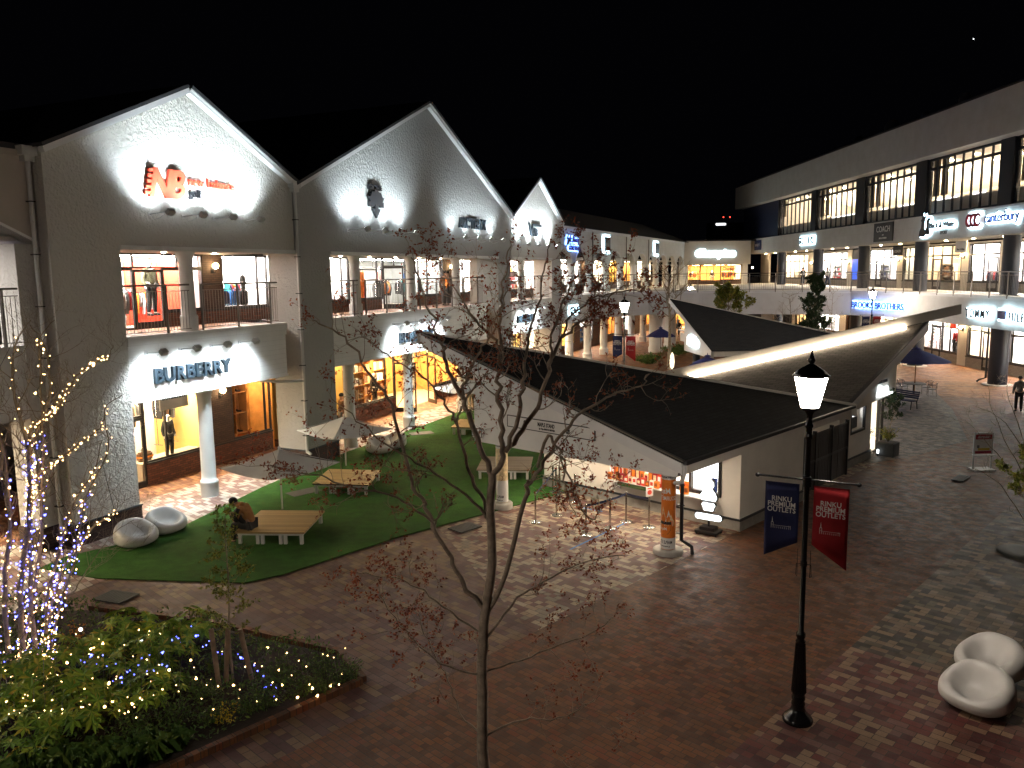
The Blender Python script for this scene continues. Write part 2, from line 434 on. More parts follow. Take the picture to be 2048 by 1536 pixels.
    def build(s, name, mats, parent=None, M=None, uvf=None):
        me = bpy.data.meshes.new(name); me.from_pydata([tuple(v) for v in s.v], [], s.f)
        if isinstance(mats, str): mats = [mats]
        for q in mats: me.materials.append(MT(q))
        me.polygons.foreach_set('material_index', s.mi); me.polygons.foreach_set('use_smooth', s.sm)
        if uvf:
            ul = me.uv_layers.new(name='UVMap')
            for lp in me.loops: ul.data[lp.index].uv = uvf(me.vertices[lp.vertex_index].co)
        me.update()
        o = bpy.data.objects.new(name, me); COL.objects.link(o)
        if parent is not None: o.parent = parent
        elif M is not None: o.matrix_world = M
        return o
def tag(o, label=None, cat=None, group=None, kind=None):
    if label: o['label'] = label
    if cat: o['category'] = cat
    if group: o['group'] = group
    if kind: o['kind'] = kind
    return o
def thing(name, label, cat, M=None, group=None):
    o = bpy.data.objects.new(name, None); COL.objects.link(o); o.empty_display_size = .2
    if M is not None: o.matrix_world = M
    return tag(o, label, cat, group)
KIDS = {}
def copy_tree(o, M, label=None, group=None, depth=0):
    c = o.copy(); COL.objects.link(c)
    if depth == 0:
        c.matrix_world = M
        if label: c['label'] = label
        if group: c['group'] = group
    for ch in list(o.children):
        cc = copy_tree(ch, None, depth=depth + 1); cc.parent = c
    return c
def light(name, typ, parent, loc, power, col=(1, 1, 1), rot=None, size=.1, spot=60, blend=.6, M=None):
    ld = bpy.data.lights.new(name, typ); ld.energy = power; ld.color = col
    if typ == 'SPOT': ld.spot_size = R(spot); ld.spot_blend = blend; ld.shadow_soft_size = size
    elif typ == 'POINT': ld.shadow_soft_size = size
    elif typ == 'AREA': ld.size = size
    o = bpy.data.objects.new(name, ld); COL.objects.link(o)
    if parent is not None: o.parent = parent
    m4 = Matrix.Translation(loc)
    if rot is not None: m4 = m4 @ rot
    o.matrix_local = m4 if parent is not None else (M @ m4 if M is not None else m4)
    return o
def aim(d):
    return Vector(d).to_track_quat('-Z', 'Y').to_matrix().to_4x4()
# ================================================================ GROUND
def Kp(r, f, z=0.0): return FK @ Vector((r, f, z))
def sheet(name, poly, z, mat, label=None, kind='structure', K=False, cat=None):
    b = MB()
    pts = [(Kp(*p)[0], Kp(*p)[1]) if K else p for p in poly]
    b.add([(x, y, z) for x, y in pts], [tuple(range(len(pts)))], False)
    o = b.build(name, mat)
    if o.data.polygons[0].normal.z < 0: o.data.flip_normals()
    return tag(o, label, cat, None, kind)
sheet('ground', [(-400, -60), (400, -60), (400, 700), (-400, 700)], 0, 'paver_brown', 'brown brick paving of the open plaza')
def Fp(u, d): v = FA @ Vector((u, d, 0)); return (v.x, v.y)
# plaza mosaic between the kiosk and the left shops
sheet('mosaic_paving', [(-14, .4 - .9), (2.7, -.5), (2.7, 30), (-14, 30)], .004, 'paver_plum', 'plum and tan mosaic paving around the lawn', K=True)
sheet('mosaic_paving', [(-5.2, -.5), (14, -.5), (14, 5.6), (-2.2, 5.6)], .008, 'paver_cream', 'cream, red and grey mosaic paving in front of the snack kiosk', K=True)
sheet('mosaic_paving', [(-20, -5.15), (-1.7, -5.15), (-1.7, -22), (-20, -22)], .004, 'paver_red', 'dark red and tan mosaic paving at the right front corner', K=True)
sheet('mosaic_paving', [(-1.7, -5.15), (9.5, -5.15), (9.5, -22), (-1.7, -22)], .004, 'paver_grey', 'grey and tan mosaic paving behind the pebble seats', K=True)
sheet('mosaic_paving', [(12.6, -.35), (15, -1.2), (19, -1.8), (26, .6), (34, 4), (34, 12), (12.6, 12)], .012, 'paver_slate', 'slate mosaic paving beside the second kiosk', K=True)
# band along the facade, arcade floor
sheet('facade_paving', [Fp(-14, -2.6), Fp(26, -2.6), Fp(36, -2.0), Fp(36, 1.9), Fp(-14, 1.9)], .012, 'paver_pink', 'pale pink mosaic paving in front of the arcade columns')
sheet('arcade_floor', [Fp(-14, 1.9), Fp(36, 1.9), Fp(36, 6.2), Fp(-14, 6.2)], .016, 'paver_orange', 'orange brown mosaic floor of the left arcade')
sheet('plaza_paving', [(3.2, 51.5), (12, 47), (20, 44), (26, 40), (33, 34), (33, 62), (26, 92), (14, 110), (-1, 57)], .008, 'paver_far', 'tan brick paving of the far end of the plaza')
# artificial lawn
tp = [(-11.2, 18.1), (-9.5, 17.42), (-6.0, 17.04), (-5.3, 17.5), (-2.97, 20.07), (1.2, 23.75), (3.9, 26.3), (6.5, 30), (3, 37), (-1.2, 39.6), (-2.7, 38.6), (-4.0, 35.4), (-6.33, 30.3), (-8.1, 25.2), (-9.0, 21.4), (-9.9, 19.9), (-11.0, 18.9)]
b = MB(); b.prism(tp, 'z', 0.017, .035)
tag(b.build('artificial_lawn', 'turf'), 'green artificial lawn between the arcade and the snack kiosk', 'artificial turf', None, 'structure')
for (px, py, w, h, a, lab, mt) in [(232, 1196, .75, .55, -.35, 'dark drain cover in the plum paving left of the flower bed', 'grate'), (930, 1057, .75, .55, .77, 'dark drain cover between the lawn and the lit tree trunk', 'grate'), (1922, 958, .9, .35, .80, 'long dark drain grate near the white sign stand', 'grate'), (608, 986, 1.0, .6, .77, 'grey access cover in the pink paving beside the lawn', 'planter_grey'), (843, 868, 1.0, .6, .4, 'grey access cover in the pink paving by the third column', 'planter_grey')]:
    p = GP(px, py); b = MB(); b.box(-w / 2, -h / 2, .018, w / 2, h / 2, .042)
    for k in range(9):
        if mt == 'grate': b.box(-w / 2 + .04 + k * (w - .08) / 9, -h / 2 + .03, .042, -w / 2 + .07 + k * (w - .08) / 9, h / 2 - .03, .047)
    tag(b.build('drain_cover', mt, None, T(p.x, p.y) @ RZ(a)), lab, 'drain cover')
p = GP(2046, 1107)
b = MB(); b.lathe([(.02, .0), (.02, .03)], 4, (0, 0, 0)); b.lathe([(.55, .005), (.55, .045), (.50, .06), (.3, .062), (.05, .062)], 28)
tag(b.build('tree_grate', 'grate', None, T(p.x, p.y)), 'round dark iron cover at the right edge of the grey mosaic', 'tree grate')

# ================================================================ shop rooms and fronts
def column(parent, x, y, z0, z1, r=.2, mat='white_plaster', cap=True, ox=0):
    b = MB(ox); h = z1 - z0
    prof = [(r * 1.22, 0), (r * 1.22, .42 if h > 3 else .36), (r * 1.26, .44 if h > 3 else .38), (r * 1.2, .50 if h > 3 else .44), (r * 1.02, .54 if h > 3 else .47), (r, .7), (r * .94, h - .34), (r * 1.05, h - .30), (r * .98, h - .26), (r * 1.1, h - .14), (r * 1.45, h - .0)]
    if not cap: prof = [(r, 0), (r, h)]
    b.lathe(prof, 24, (x, y, z0)); return b.build('column', mat, parent)
def room(parent, ox, u0, u1, d0, z0, z1, depth=2.6, wall='shop_white', back=None, em='e_white_ceiling', floor='shop_floor', lit=.5, sidel=None, sider=None):
    b = MB(ox); t = .04; d0 += .06
    b.m = 0; b.quad((u0, d0, z0 + .02), (u1, d0, z0 + .02), (u1, d0 + depth, z0 + .02), (u0, d0 + depth, z0 + .02))
    b.m = 1; b.quad((u0, d0 + depth, z0), (u1, d0 + depth, z0), (u1, d0 + depth, z1), (u0, d0 + depth, z1))
    b.m = 2; b.quad((u0, d0, z1), (u1, d0, z1), (u1, d0 + depth, z1), (u0, d0 + depth, z1))
    b.m = 3; b.quad((u0, d0, z0), (u0, d0 + depth, z0), (u0, d0 + depth, z1), (u0, d0, z1))
    b.m = 4; b.quad((u1, d0, z0), (u1, d0 + depth, z0), (u1, d0 + depth, z1), (u1, d0, z1))
    b.build('shop_interior', [floor, back or wall, wall, sidel or wall, sider or wall], parent)
    b = MB(ox); n = max(1, int((u1 - u0) / 1.3)); w = (u1 - u0) / n
    for k in range(n):
        c = u0 + (k + .5) * w; hw = w * lit / 2
        b.box(c - hw, d0 + .35, z1 - .06, c + hw, d0 + depth * .62, z1 - .02)
    b.build('ceiling_light', em, parent)
def window(parent, ox, u0, u1, z0, z1, d, mull=(), trans=(), fr='dark_frame', t=.06, nm='window'):
    b = MB(ox)
    b.box(u0, d - .03, z0, u0 + t, d + .05, z1); b.box(u1 - t, d - .03, z0, u1, d + .05, z1)
    b.box(u0 + t, d - .03, z0, u1 - t, d + .05, z0 + t); b.box(u0 + t, d - .03, z1 - t, u1 - t, d + .05, z1)
    for mu in mull: b.box(mu - t / 2, d - .027, z0 + t, mu + t / 2, d + .047, z1 - t)
    for tz in trans: b.box(u0 + t, d - .024, tz - t / 2, u1 - t, d + .044, tz + t / 2)
    f = b.build(nm, fr, parent)
    g = MB(ox); g.quad((u0 + t, d + .01, z0 + t), (u1 - t, d + .01, z0 + t), (u1 - t, d + .01, z1 - t), (u0 + t, d + .01, z1 - t)); g.build('pane', 'glass', f)
    return f
def door(parent, ox, u0, u1, z0, z1, d, fr='dark_frame', open_=0):
    b = MB(); t = .07; w = u1 - u0; h = z1 - z0
    b.box(0, -.03, 0, t, .03, h); b.box(w - t, -.03, 0, w, .03, h); b.box(t, -.03, h - .09, w - t, .03, h); b.box(t, -.03, 0, w - t, .03, .22)
    M = T(u0 + ox, d, z0) @ RZ(-open_)
    for i in range(len(b.v)): b.v[i] = M @ b.v[i]
    o = b.build('door', fr, parent)
    g = MB(); g.quad((t, 0, .22), (w - t, 0, .22), (w - t, 0, h - .09), (t, 0, h - .09)); g.v = [M @ v for v in g.v]; g.build('pane', 'glass', o)
    h2 = MB(); h2.tube([(w - .14, -.06, .85), (w - .14, -.06, 1.35)], .015, 6); h2.v = [M @ v for v in h2.v]; h2.build('handle', 'steel', o)
    return o
def wall_lamp(x, y, z, F, label, power=14, col=(1, .7, .38)):
    t = thing('wall_lamp', label, 'wall lamp', F @ T(x, y, z), 'globe lamps on the shop piers')
    b = MB(); b.box(-.06, -.02, -.16, .06, 0, .10); b.tube([(0, -.02, -.1), (0, -.1, -.14), (0, -.17, -.1), (0, -.17, -.03)], .014, 6); b.lathe([(.03, -.03), (.05, 0)], 10, (0, -.17, 0))
    b.build('bracket', 'black_metal', t)
    b = MB(); b.sphere((0, -.17, .1), .105, 14, 10); b.build('globe', 'e_wall_lamp', t)
    light('lamp_light', 'POINT', t, (0, -.34, .1), power * .6, col, size=.08)
    return t
def railing(pts, z0, z1, label, n_per=.115, post=1.5, group='steel railings of the upper walkway'):
    """pts: world xy polyline"""
    o = thing('railing', label, 'railing', T(pts[0][0], pts[0][1], z0), group)
    ox, oy = pts[0]
    top = MB(); bars = MB(); posts = []; P = [Vector((x - ox, y - oy, 0)) for x, y in pts]
    h = z1 - z0
    top.tube([p + Vector((0, 0, h)) for p in P], .028, 6); 
    top2 = MB(); top2.tube([p + Vector((0, 0, h - .17)) for p in P], .014, 4); top2.tube([p + Vector((0, 0, .08)) for p in P], .014, 4)
    L = 0; nb = 0; np_ = 0
    for i in range(len(P) - 1):
        d = P[i + 1] - P[i]; l = d.length; d.normalize(); 
        while nb * n_per < L + l:
            q = P[i] + d * (nb * n_per - L); bars.tube([q + Vector((0, 0, .08)), q + Vector((0, 0, h - .17))], .009, 3, False); nb += 1
        while np_ * post < L + l:
            q = P[i] + d * (np_ * post - L); posts.append((q.x, q.y)); np_ += 1
        L += l
    top.build('handrail', 'rail_metal', o); top2.build('rail_bar', 'rail_metal', o); bars.build('balusters', 'rail_metal', o); [MB().box(x - .03, y - .03, -.12, x + .03, y + .03, h).build('post', 'rail_metal', o) for x, y in posts]
    return o
def downpipe(F, x, y, z0, z1, label, kink=0):
    t = thing('downpipe', label, 'downpipe', F @ T(x, y, 0), 'white downpipes between the gables')
    b = MB(); b.tube([(0, 0, z0), (0, 0, z1 - .25)], .055, 10)
    if z0 < .6: b.tube([(0, 0, z0 + .02), (0, -.16, z0 - .06)], .055, 10)
    b.build('pipe', 'pipe_white', t)
    b = MB(); b.box(-.20, -.12, z1 - .22, .20, .14, z1); b.box(-.13, -.09, z1 - .36, .13, .11, z1 - .22); b.build('hopper', 'pipe_white', t)
    b = MB()
    z = z0 + .6
    while z < z1 - .5: b.box(-.066, -.066, z, .066, .12, z + .03); z += 1.25
    b.build('clamps', 'dark_frame', t); return t
def floodlights(F, spots, down, label, power, spread=95, reach=.62, tiltz=None, col=(.80, .93, 1), size=.2, group=None):
    """spots: (x, y, z) of arm roots on the wall, arm reaches outward (-y); down: lamps aimed down at wall"""
    first = None; outs = []
    for i, (x, y, z) in enumerate(spots):
        M = F @ T(x, y, z)
        if first is None:
            t = thing('floodlight', '', 'floodlight', M, group)
            b = MB(); b.lathe([(.05, 0), (.05, .02)], 8); sg = -1 if down else 1
            b = MB(); b.box(-.05, -.02, -.05, .05, 0, .05); b.tube([(0, -.02, 0), (0, -reach + .05, .05 * (1 if not down else 1))], .016, 6)
            b.tube([(0, -.04, 0), (.03, -.16, -.14), (.05, -.3, -.12), (.04, -reach + .2, 0)], .007, 4)
            b.build('arm', 'white_metal', t)
            hd = MB(); A = aim((0, .78, -1.0 if down else 1.0))
            hm = T(0, -reach, .04) @ A
            hd.obox(hm, .20, .17, .10); 
            for k in range(5): hd.obox(hm @ T(-.08 + k * .04, 0, .07), .012, .15, .05)
            hd.build('lamp_head', 'white_metal', t)
            e = MB(); e.obox(hm @ T(0, 0, -.056), .16, .13, .008); e.build('lens', 'e_flood', t)
            light('flood_beam', 'SPOT', t, (0, -reach + .06, .04 + (-.06 if down else .06)), power, col, rot=aim((0, .58, -1.0 if down else 1.15)), size=size, spot=spread, blend=.85)
            first = t
        else: t = copy_tree(first, M)
        outs.append(t)
    pos = ['leftmost', 'second from the left', 'third from the left', 'fourth from the left']
    for i, t in enumerate(outs): t['label'] = '%s small floodlight %s' % (pos[i], label)
    return outs

# ================================================================ LEFT GABLED SHOPS
def gable(name, label, u0, u1, ap, za, ze, wallm, piers, open_u, board_u, cat='building'):
    t = thing(name, label, cat, FA @ T(u0, 0))
    ox = -u0
    b = MB(ox)
    # wall above the opening
    b.prism([(u0, 7.64), (u1, 7.64), (u1, ze), (ap, za), (u0, ze)], 'y', 0, .45)
    for p0, p1 in piers:
        b.box(p0, 0, .59, p1, 1.25, 7.64)
    b.build('wall', wallm, t)
    for p0, p1 in piers:
        b = MB(ox); b.box(p0 - .03, -.035, 0, p1 + .03, 1.28, .56); q = b.build('plinth', 'brick_dark', t)
        b = MB(ox); b.box(p0 - .05, -.055, .56, p1 + .05, 1.30, .60); b.build('plinth_cap', 'letter_slate', q)
    # rake trim
    def rake(xa, za_, xb, zb):
        L = math.hypot(xb - xa, zb - za_); a = math.atan2(zb - za_, xb - xa)
        return T((xa + xb) / 2 + ox, 0, (za_ + zb) / 2) @ Matrix.Rotation(-a, 4, 'Y'), L
    b = MB(); r = MB()
    for xa, z1, xb, z2 in ((u0 - .05, ze, ap, za), (ap, za, u1 + .05, ze)):
        M4, L = rake(xa, z1, xb, z2)
        b.obox(M4 @ T(0, -.10, .03), L, .20, .13); b.obox(M4 @ T(0, -.16, .085), L, .12, .05)
        r.obox(M4 @ T(0, 5.9, .16), L + .02, 12.3, .09)
    b.build('rake_trim', 'white_paint', t); r.build('roof', 'roof_dark', t)
    # side walls going back so that the block is solid
    b = MB(ox); b.box(u0 + .02, 6.3, 0, u0 + .3, 12, ze - .05); b.box(u1 - .3, 6.3, 0, u1 - .02, 12, ze - .05); b.box(u0 + .02, 12, 0, u1 - .02, 12.2, ze); b.build('back_wall', wallm, t)
    # upper opening lintel, soffit
    o0, o1 = open_u
    b = MB(ox); b.box(o0, -.05, 7.52, o1, .5, 7.64); b.box(o0, .5, 7.55, u1, 3.1, 7.64); b.build('lintel', 'white_plaster', t)
    # deck and sign board
    b0, b1 = board_u
    b = MB(ox); b.box(b0, .02, 4.95, b1, 3.1, 5.14); b.box(b1, .9, 4.95, u1 if u1 < 7.6 else b1 + 1.5, 3.1, 5.14); b.build('deck', 'paver_far', t)
    b = MB(ox)
    b.box(b0, .02, 3.40, b1, .22, 4.95); b.box(b0, -.03, 4.95, b1 + .04, .26, 5.20); b.box(b0, -.01, 4.80, b1 + .02, .02, 4.95); b.box(b0, -.01, 3.38, b1 + .02, .22, 3.46)
    b.build('sign_board', 'white_siding', t)
    b = MB(ox); b.box(b0, .22, 3.40, b1 + .2, 3.1, 3.48); b.build('arcade_ceiling', 'soffit', t)
    x = b0 + 1.0
    while x < b1:
        MB(ox).lathe([(.07, 0), (.07, .02)], 12, (x, 1.7, 3.375)).build('downlight', 'e_downlight', t); MB(ox).lathe([(.055, 0), (.055, .02)], 12, (x, 1.8, 7.525)).build('downlight', 'e_downlight', t); x += 2.1
    return t, ox
A, oA = gable('gabled_shop', 'left gabled shop with a floodlit red and black running-shoe maker sign', -2.0, 7.06, 2.6, 12.0, 9.78, 'stucco', [(-2.0, 0.0)], (0, 7.06), (0, 6.4))
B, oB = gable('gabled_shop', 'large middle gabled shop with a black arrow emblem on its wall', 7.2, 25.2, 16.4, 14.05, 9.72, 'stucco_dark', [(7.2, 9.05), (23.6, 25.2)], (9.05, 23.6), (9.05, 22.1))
C_, oC = gable('gabled_shop', 'small far gabled shop with a slate skate-shoe sign', 25.32, 33.1, 29.2, 12.1, 9.72, 'stucco_pale', [(31.5, 33.1)], (25.32, 31.5), (25.32, 31.2))
column(A, 2.6, .42, 5.2, 7.52, .21, ox=oA); column(A, 3.0, .45, 0, 3.4, .22, ox=oA)
for u in (11.15, 15.35, 19.6): column(B, u, .42, 5.2, 7.52, .21, ox=oB)
for u in (10.5, 14.9, 20.0): column(B, u, .45, 0, 3.4, .22, ox=oB)
column(C_, 27.6, .42, 5.2, 7.52, .21, ox=oC); column(C_, 28.2, .45, 0, 3.4, .22, ox=oC)

def sill(parent, ox, u0, u1, z0, z1, d, mt='brick_wall'):
    b = MB(ox); b.box(u0, d - .05, z0, u1, d + .12, z1 - .06); b.build('sill_wall', mt, parent)
    b = MB(ox); b.box(u0, d - .09, z1 - .06, u1, d + .12, z1); b.build('sill', 'dark_frame', parent)
def pier(parent, ox, u0, u1, z0, z1, d, mt='brick_dark'):
    b = MB(ox); b.box(u0, d - .04, z0, u1, d + .2, z1); b.build('pier', mt, parent)
D = 3.2
# --- A ground floor
door(A, oA, 2.35, 3.05, 0, 2.3, D)
window(A, oA, 1.2, 3.05, 2.32, 3.4, D)
sill(A, oA, 3.05, 9.1, 0, .78, D)
window(A, oA, 3.05, 5.85, .78, 3.4, D, (3.95,))
pier(A, oA, 5.85, 7.0, .78, 3.4, D); window(A, oA, 7.0, 9.1, .78, 3.4, D, (8.78,))
room(A, oA, 1.2, 5.85, D, 0, 3.4, 2.6, 'shop_white', 'e_food_cream' if False else 'shop_white', 'e_cream_ceiling', sider='yellow_shop', sidel='yellow_shop')
room(A, oA, 7.0, 9.3, D, 0, 3.4, 1.9, 'shop_wood', 'shop_wood', 'e_warm_ceiling')
b = MB(oA); b.box(1.0, D, 0, 1.2, D + 3, 3.4); b.build('pier', 'yellow_shop', A)
# --- A upper floor
z2 = 5.14
door(A, oA, 3.1, 4.25, z2, z2 + 1.9, D); window(A, oA, 2.2, 6.0, z2 + 1.92, 7.55, D, (3.1, 4.9)); window(A, oA, 2.2, 3.1, z2, z2 + 1.92, D)
sill(A, oA, 4.25, 6.0, z2, z2 + .52, D); window(A, oA, 4.25, 6.0, z2 + .52, z2 + 1.92, D)
pier(A, oA, 6.0, 6.9, z2 + .5, 7.55, D); sill(A, oA, 6.0, 9.3, z2, z2 + .5, D); window(A, oA, 6.9, 9.3, z2 + .5, 7.55, D, (8.75,))
room(A, oA, 1.6, 6.2, D, z2, 7.55, 2.6, 'shop_white', 'shop_white', 'e_white_ceiling', sidel='shop_white')
room(A, oA, 6.6, 9.5, D, z2, 7.55, 2.2, 'shop_white', 'shop_white', 'e_white_ceiling')
b = MB(oA); b.box(4.2, D + 1.6, z2, 5.5, D + 1.7, 7.3); b.box(5.5, D + .5, z2, 5.6, D + 1.7, 7.3); b.build('display_wall', 'shop_red', A)
# --- B ground floor
sill(B, oB, 9.6, 14.25, 0, .55, D); window(B, oB, 11.0, 14.25, .55, 3.4, D, (14.0,))
sill(B, oB, 14.25, 18.1, 0, .78, D); window(B, oB, 14.3, 18.1, .78, 3.4, D, (17.3,))
window(B, oB, 18.1, 21.4, 2.5, 3.4, D, (19.2, 20.3)); door(B, oB, 18.1, 19.2, 0, 2.48, D, 'dark_frame', 1.25); door(B, oB, 21.4, 22.4, 0, 2.48, D, 'dark_frame', 2.2)
sill(B, oB, 22.2, 36, 0, .8, D); window(B, oB, 21.4, 25.2, .8, 3.4, D); pier(B, oB, 25.25, 26.6, .8, 3.4, D); window(B, oB, 26.6, 30.6, .8, 3.4, D, (28.0, 29.4))
room(B, oB, 10.6, 13.95, D, 0, 3.4, 1.2, 'yellow_shop', 'yellow_shop', 'e_warm_ceiling', lit=.35)
room(B, oB, 14.05, 25.2, D, 0, 3.4, 3.4, 'shop_wood', 'shop_wood', 'e_warm_ceiling')
room(B, oB, 26.5, 30.6, D, 0, 3.4, 2.4, 'shop_white', 'shop_wood', 'e_cream_ceiling')
# --- B upper floor
sill(B, oB, 9.6, 17.2, z2, z2 + .52, D); window(B, oB, 11.0, 14.6, z2 + .52, 7.55, D, (14.1,)); window(B, oB, 14.6, 17.4, z2 + .52, 7.55, D, (15.4, 16.9), (7.0,))
window(B, oB, 17.4, 19.4, z2 + 2.0, 7.55, D, (18.4,)); door(B, oB, 17.4, 18.4, z2, z2 + 2.0, D, 'dark_frame', 1.2)
sill(B, oB, 19.4, 23.3, z2, z2 + .52, D); window(B, oB, 19.4, 23.3, z2 + .52, 7.55, D, (20.7, 21.6)); pier(B, oB, 23.3, 24.6, z2, 7.55, D)
sill(B, oB, 24.6, 28, z2, z2 + .52, D); window(B, oB, 24.6, 28.5, z2 + .52, 7.55, D, (25.6, 27))
room(B, oB, 10.6, 14.55, D, z2, 7.55, 1.8, 'shop_white', 'shop_white', 'e_white_ceiling')
room(B, oB, 14.65, 23.3, D, z2, 7.55, 3.2, 'shop_grey', 'shop_grey', 'e_white_ceiling', lit=.16)
room(B, oB, 24.6, 29.5, D, z2, 7.55, 2.4, 'shop_white', 'shop_white', 'e_white_ceiling')
# --- C
sill(C_, oC, 29.6, 40, z2, z2 + .5, D); window(C_, oC, 30.6, 36.4, z2 + .5, 7.55, D, (32.0, 33.6, 34.8), (6.8,)); room(C_, oC, 30.6, 37.4, D, z2, 7.55, 2.2, 'shop_white', 'shop_white', 'e_white_ceiling')
window(C_, oC, 30.8, 40, .4, 3.4, D, (33, 35)); room(C_, oC, 31, 40, D, 0, 3.4, 2.4, 'shop_white', 'shop_white', 'e_cream_ceiling')
b = MB(oB); b.box(23.6, 1.25, 0, 23.8, 1.7, 7.6); b.build('return_wall', 'beige_plaster', B)
def fpt(u, d): v = FA @ Vector((u, d, 0)); return (v.x, v.y)
railing([fpt(.02, .12), fpt(2.38, .12)], 5.2, 6.56, 'grey steel balcony railing left of the white column over the first shop')
railing([fpt(2.84, .12), fpt(6.2, .12), fpt(6.25, .9)], 5.2, 6.56, 'grey steel balcony railing right of the white column over the first shop')
for a, c, l in ((9.1, 10.9, 'short grey railing left of the first balcony column of the arrow emblem shop'), (11.4, 15.1, 'grey railing between the first and second balcony columns of the arrow emblem shop'), (15.6, 19.35, 'grey railing between the second and third balcony columns of the arrow emblem shop'), (19.85, 22.0, 'grey railing right of the third balcony column of the arrow emblem shop')):
    railing([fpt(a, .12), fpt(c, .12)], 5.2, 6.56, l)
railing([fpt(25.4, .12), fpt(31.3, .12)], 5.2, 6.56, 'dark grey balcony railing of the small far gable')
downpipe(FA, -2.18, .24, .5, 9.9, 'white downpipe at the left corner of the first gable')
downpipe(FA, 7.08, -.12, .55, 9.95, 'white downpipe between the first and second gables')
b = MB(); b.tube([(6.0, .9, 3.22), (6.1, .2, 3.20), (7.0, -.1, 3.12)], .05, 8)
tag(b.build('drain_pipe', 'pipe_white', None, FA), 'short white pipe joining the downpipe under the plaid maker board', 'pipe')
wall_lamp(6.42, D - .04, 2.62, FA, 'glowing globe lamp on the dark pier at ground level of the first shop')
wall_lamp(6.45, D - .04, 7.05, FA, 'glowing globe lamp on the dark pier of the first balcony')
wall_lamp(23.95, D - .04, 7.05, FA, 'glowing globe lamp on the dark pier of the second balcony', 10)

# ---- left wing (arched, beyond the first downpipe)
Wg = thing('arched_shop', 'beige arched shop wing at the far left edge', 'building', FA @ T(-9, .35))
b = MB(9); arc = []
for k in range(13):
    t = math.pi * k / 12 * .5; arc.append((-2.9 - 3.1 * (math.sin(t)), 7.75 + .75 * (1 - math.cos(t)) * 1.15))
arc = [(-2.04 - 6.5 * k / 14, 7.62 + 1.0 * math.sin(math.pi * k / 14)) for k in range(15)]
b.prism(arc + [(-9, 7.62), (-9, 9.75), (-2.03, 9.75)], 'y', 0, .4); b.box(-9, -.06, 9.66, -2.3, .3, 9.8)
b.build('arch_wall', 'beige_plaster', Wg)
b = MB(9); b.prism([(x, z) for x, z in arc] + [(x, z + .07) for x, z in reversed(arc)], 'y', -.03, 1.4); b.build('arch_trim', 'white_plaster', Wg)
b = MB(9); b.box(-2.55, .12, .6, -2.05, .9, 7.62); b.build('pillar', 'stucco_pale', Wg)
b = MB(9); b.box(-2.6, .09, 0, -2.03, .93, .6); b.build('plinth', 'brick_dark', Wg)
b = MB(9); b.box(-9, .14, 3.4, -2.56, .34, 5.05); b.box(-9, .04, 5.05, -2.56, .34, 5.2); b.build('sign_board', 'white_board', Wg)
b = MB(9); b.box(-9, .3, 5.0, -2.1, 3.6, 5.14); b.box(-9, .3, 3.4, -2.1, 3.6, 3.46); b.box(-9, .4, 7.7, -2.1, 3.6, 7.8); b.build('deck', 'soffit', Wg)
sill(Wg, 9, -9, -2.2, 0, .55, 2.6); window(Wg, 9, -9, -2.5, .55, 3.4, 2.6, (-4.5,)); room(Wg, 9, -9, -2.2, 2.6, 0, 3.4, 2.4, 'shop_white', 'shop_white', 'e_cream_ceiling')
sill(Wg, 9, -9, -2.2, z2, z2 + .75, 2.6); window(Wg, 9, -9, -2.5, z2 + .75, 7.7, 2.6, (-5,)); room(Wg, 9, -9, -2.2, 2.6, z2, 7.7, 1.8, 'shop_white', 'shop_white', 'e_white_ceiling')
b = MB(9); b.box(-9, 4.3, 0, -2, 4.6, 9.7); b.build('back_wall', 'beige_plaster', Wg)
b = MB(9); b.box(-9, 0, 9.8, -2.1, 12, 9.95); b.build('roof', 'roof_dark', Wg)
railing([fpt(-9, .45), fpt(-2.6, .45)], 5.2, 6.56, 'grey steel railing of the arched wing at the far left edge')
# ================================================================ SIGNS OF THE LEFT SHOPS
def sign(name, label, F, parts, group=None, cat='shop sign'):
    """parts: list of (part name, MB, material); one part only -> a single mesh thing"""
    if len(parts) == 1:
        return tag(parts[0][1].build(name, parts[0][2], None, F), label, cat, group)
    t = thing(name, label, cat, F, group)
    for nm, mb, mt in parts: mb.build(nm, mt, t)
    return t
b = MB(); b.text('N', -.02, -.07, 0, 1.08, .04, .035, .92, 'LEFT', .28); b.text('B', .66, -.07, 0, 1.08, .04, .035, .92, 'LEFT', .28)
for k in range(5): b.box(-.14 + .045 * k, -.11, .03 + .155 * k, .10 + .045 * k, -.03, .11 + .155 * k)
b2 = MB(); b2.text('new balance', 1.42, -.06, .40, .36, .03, .002, 1.04)
b3 = MB(); b3.text('golf', 1.44, -.06, .07, .32, .03, .004, 1.0)
sign('shop_sign', 'red letter sign with striped monogram and black word below, floodlit on the first gable', FA @ T(1.0, 0, 9.0), [('monogram', b, 'letter_red'), ('red_letters', b2, 'letter_red'), ('black_letters', b3, 'letter_black')])
fl_g = 'floodlights on arms along the sign walls'
floodlights(FA, [(1.04, 0, 8.5), (2.22, 0, 8.5), (3.4, 0, 8.5), (4.58, 0, 8.5)], False, 'under the red running-shoe sign of the first gable', 560, 112, .78, group=fl_g)
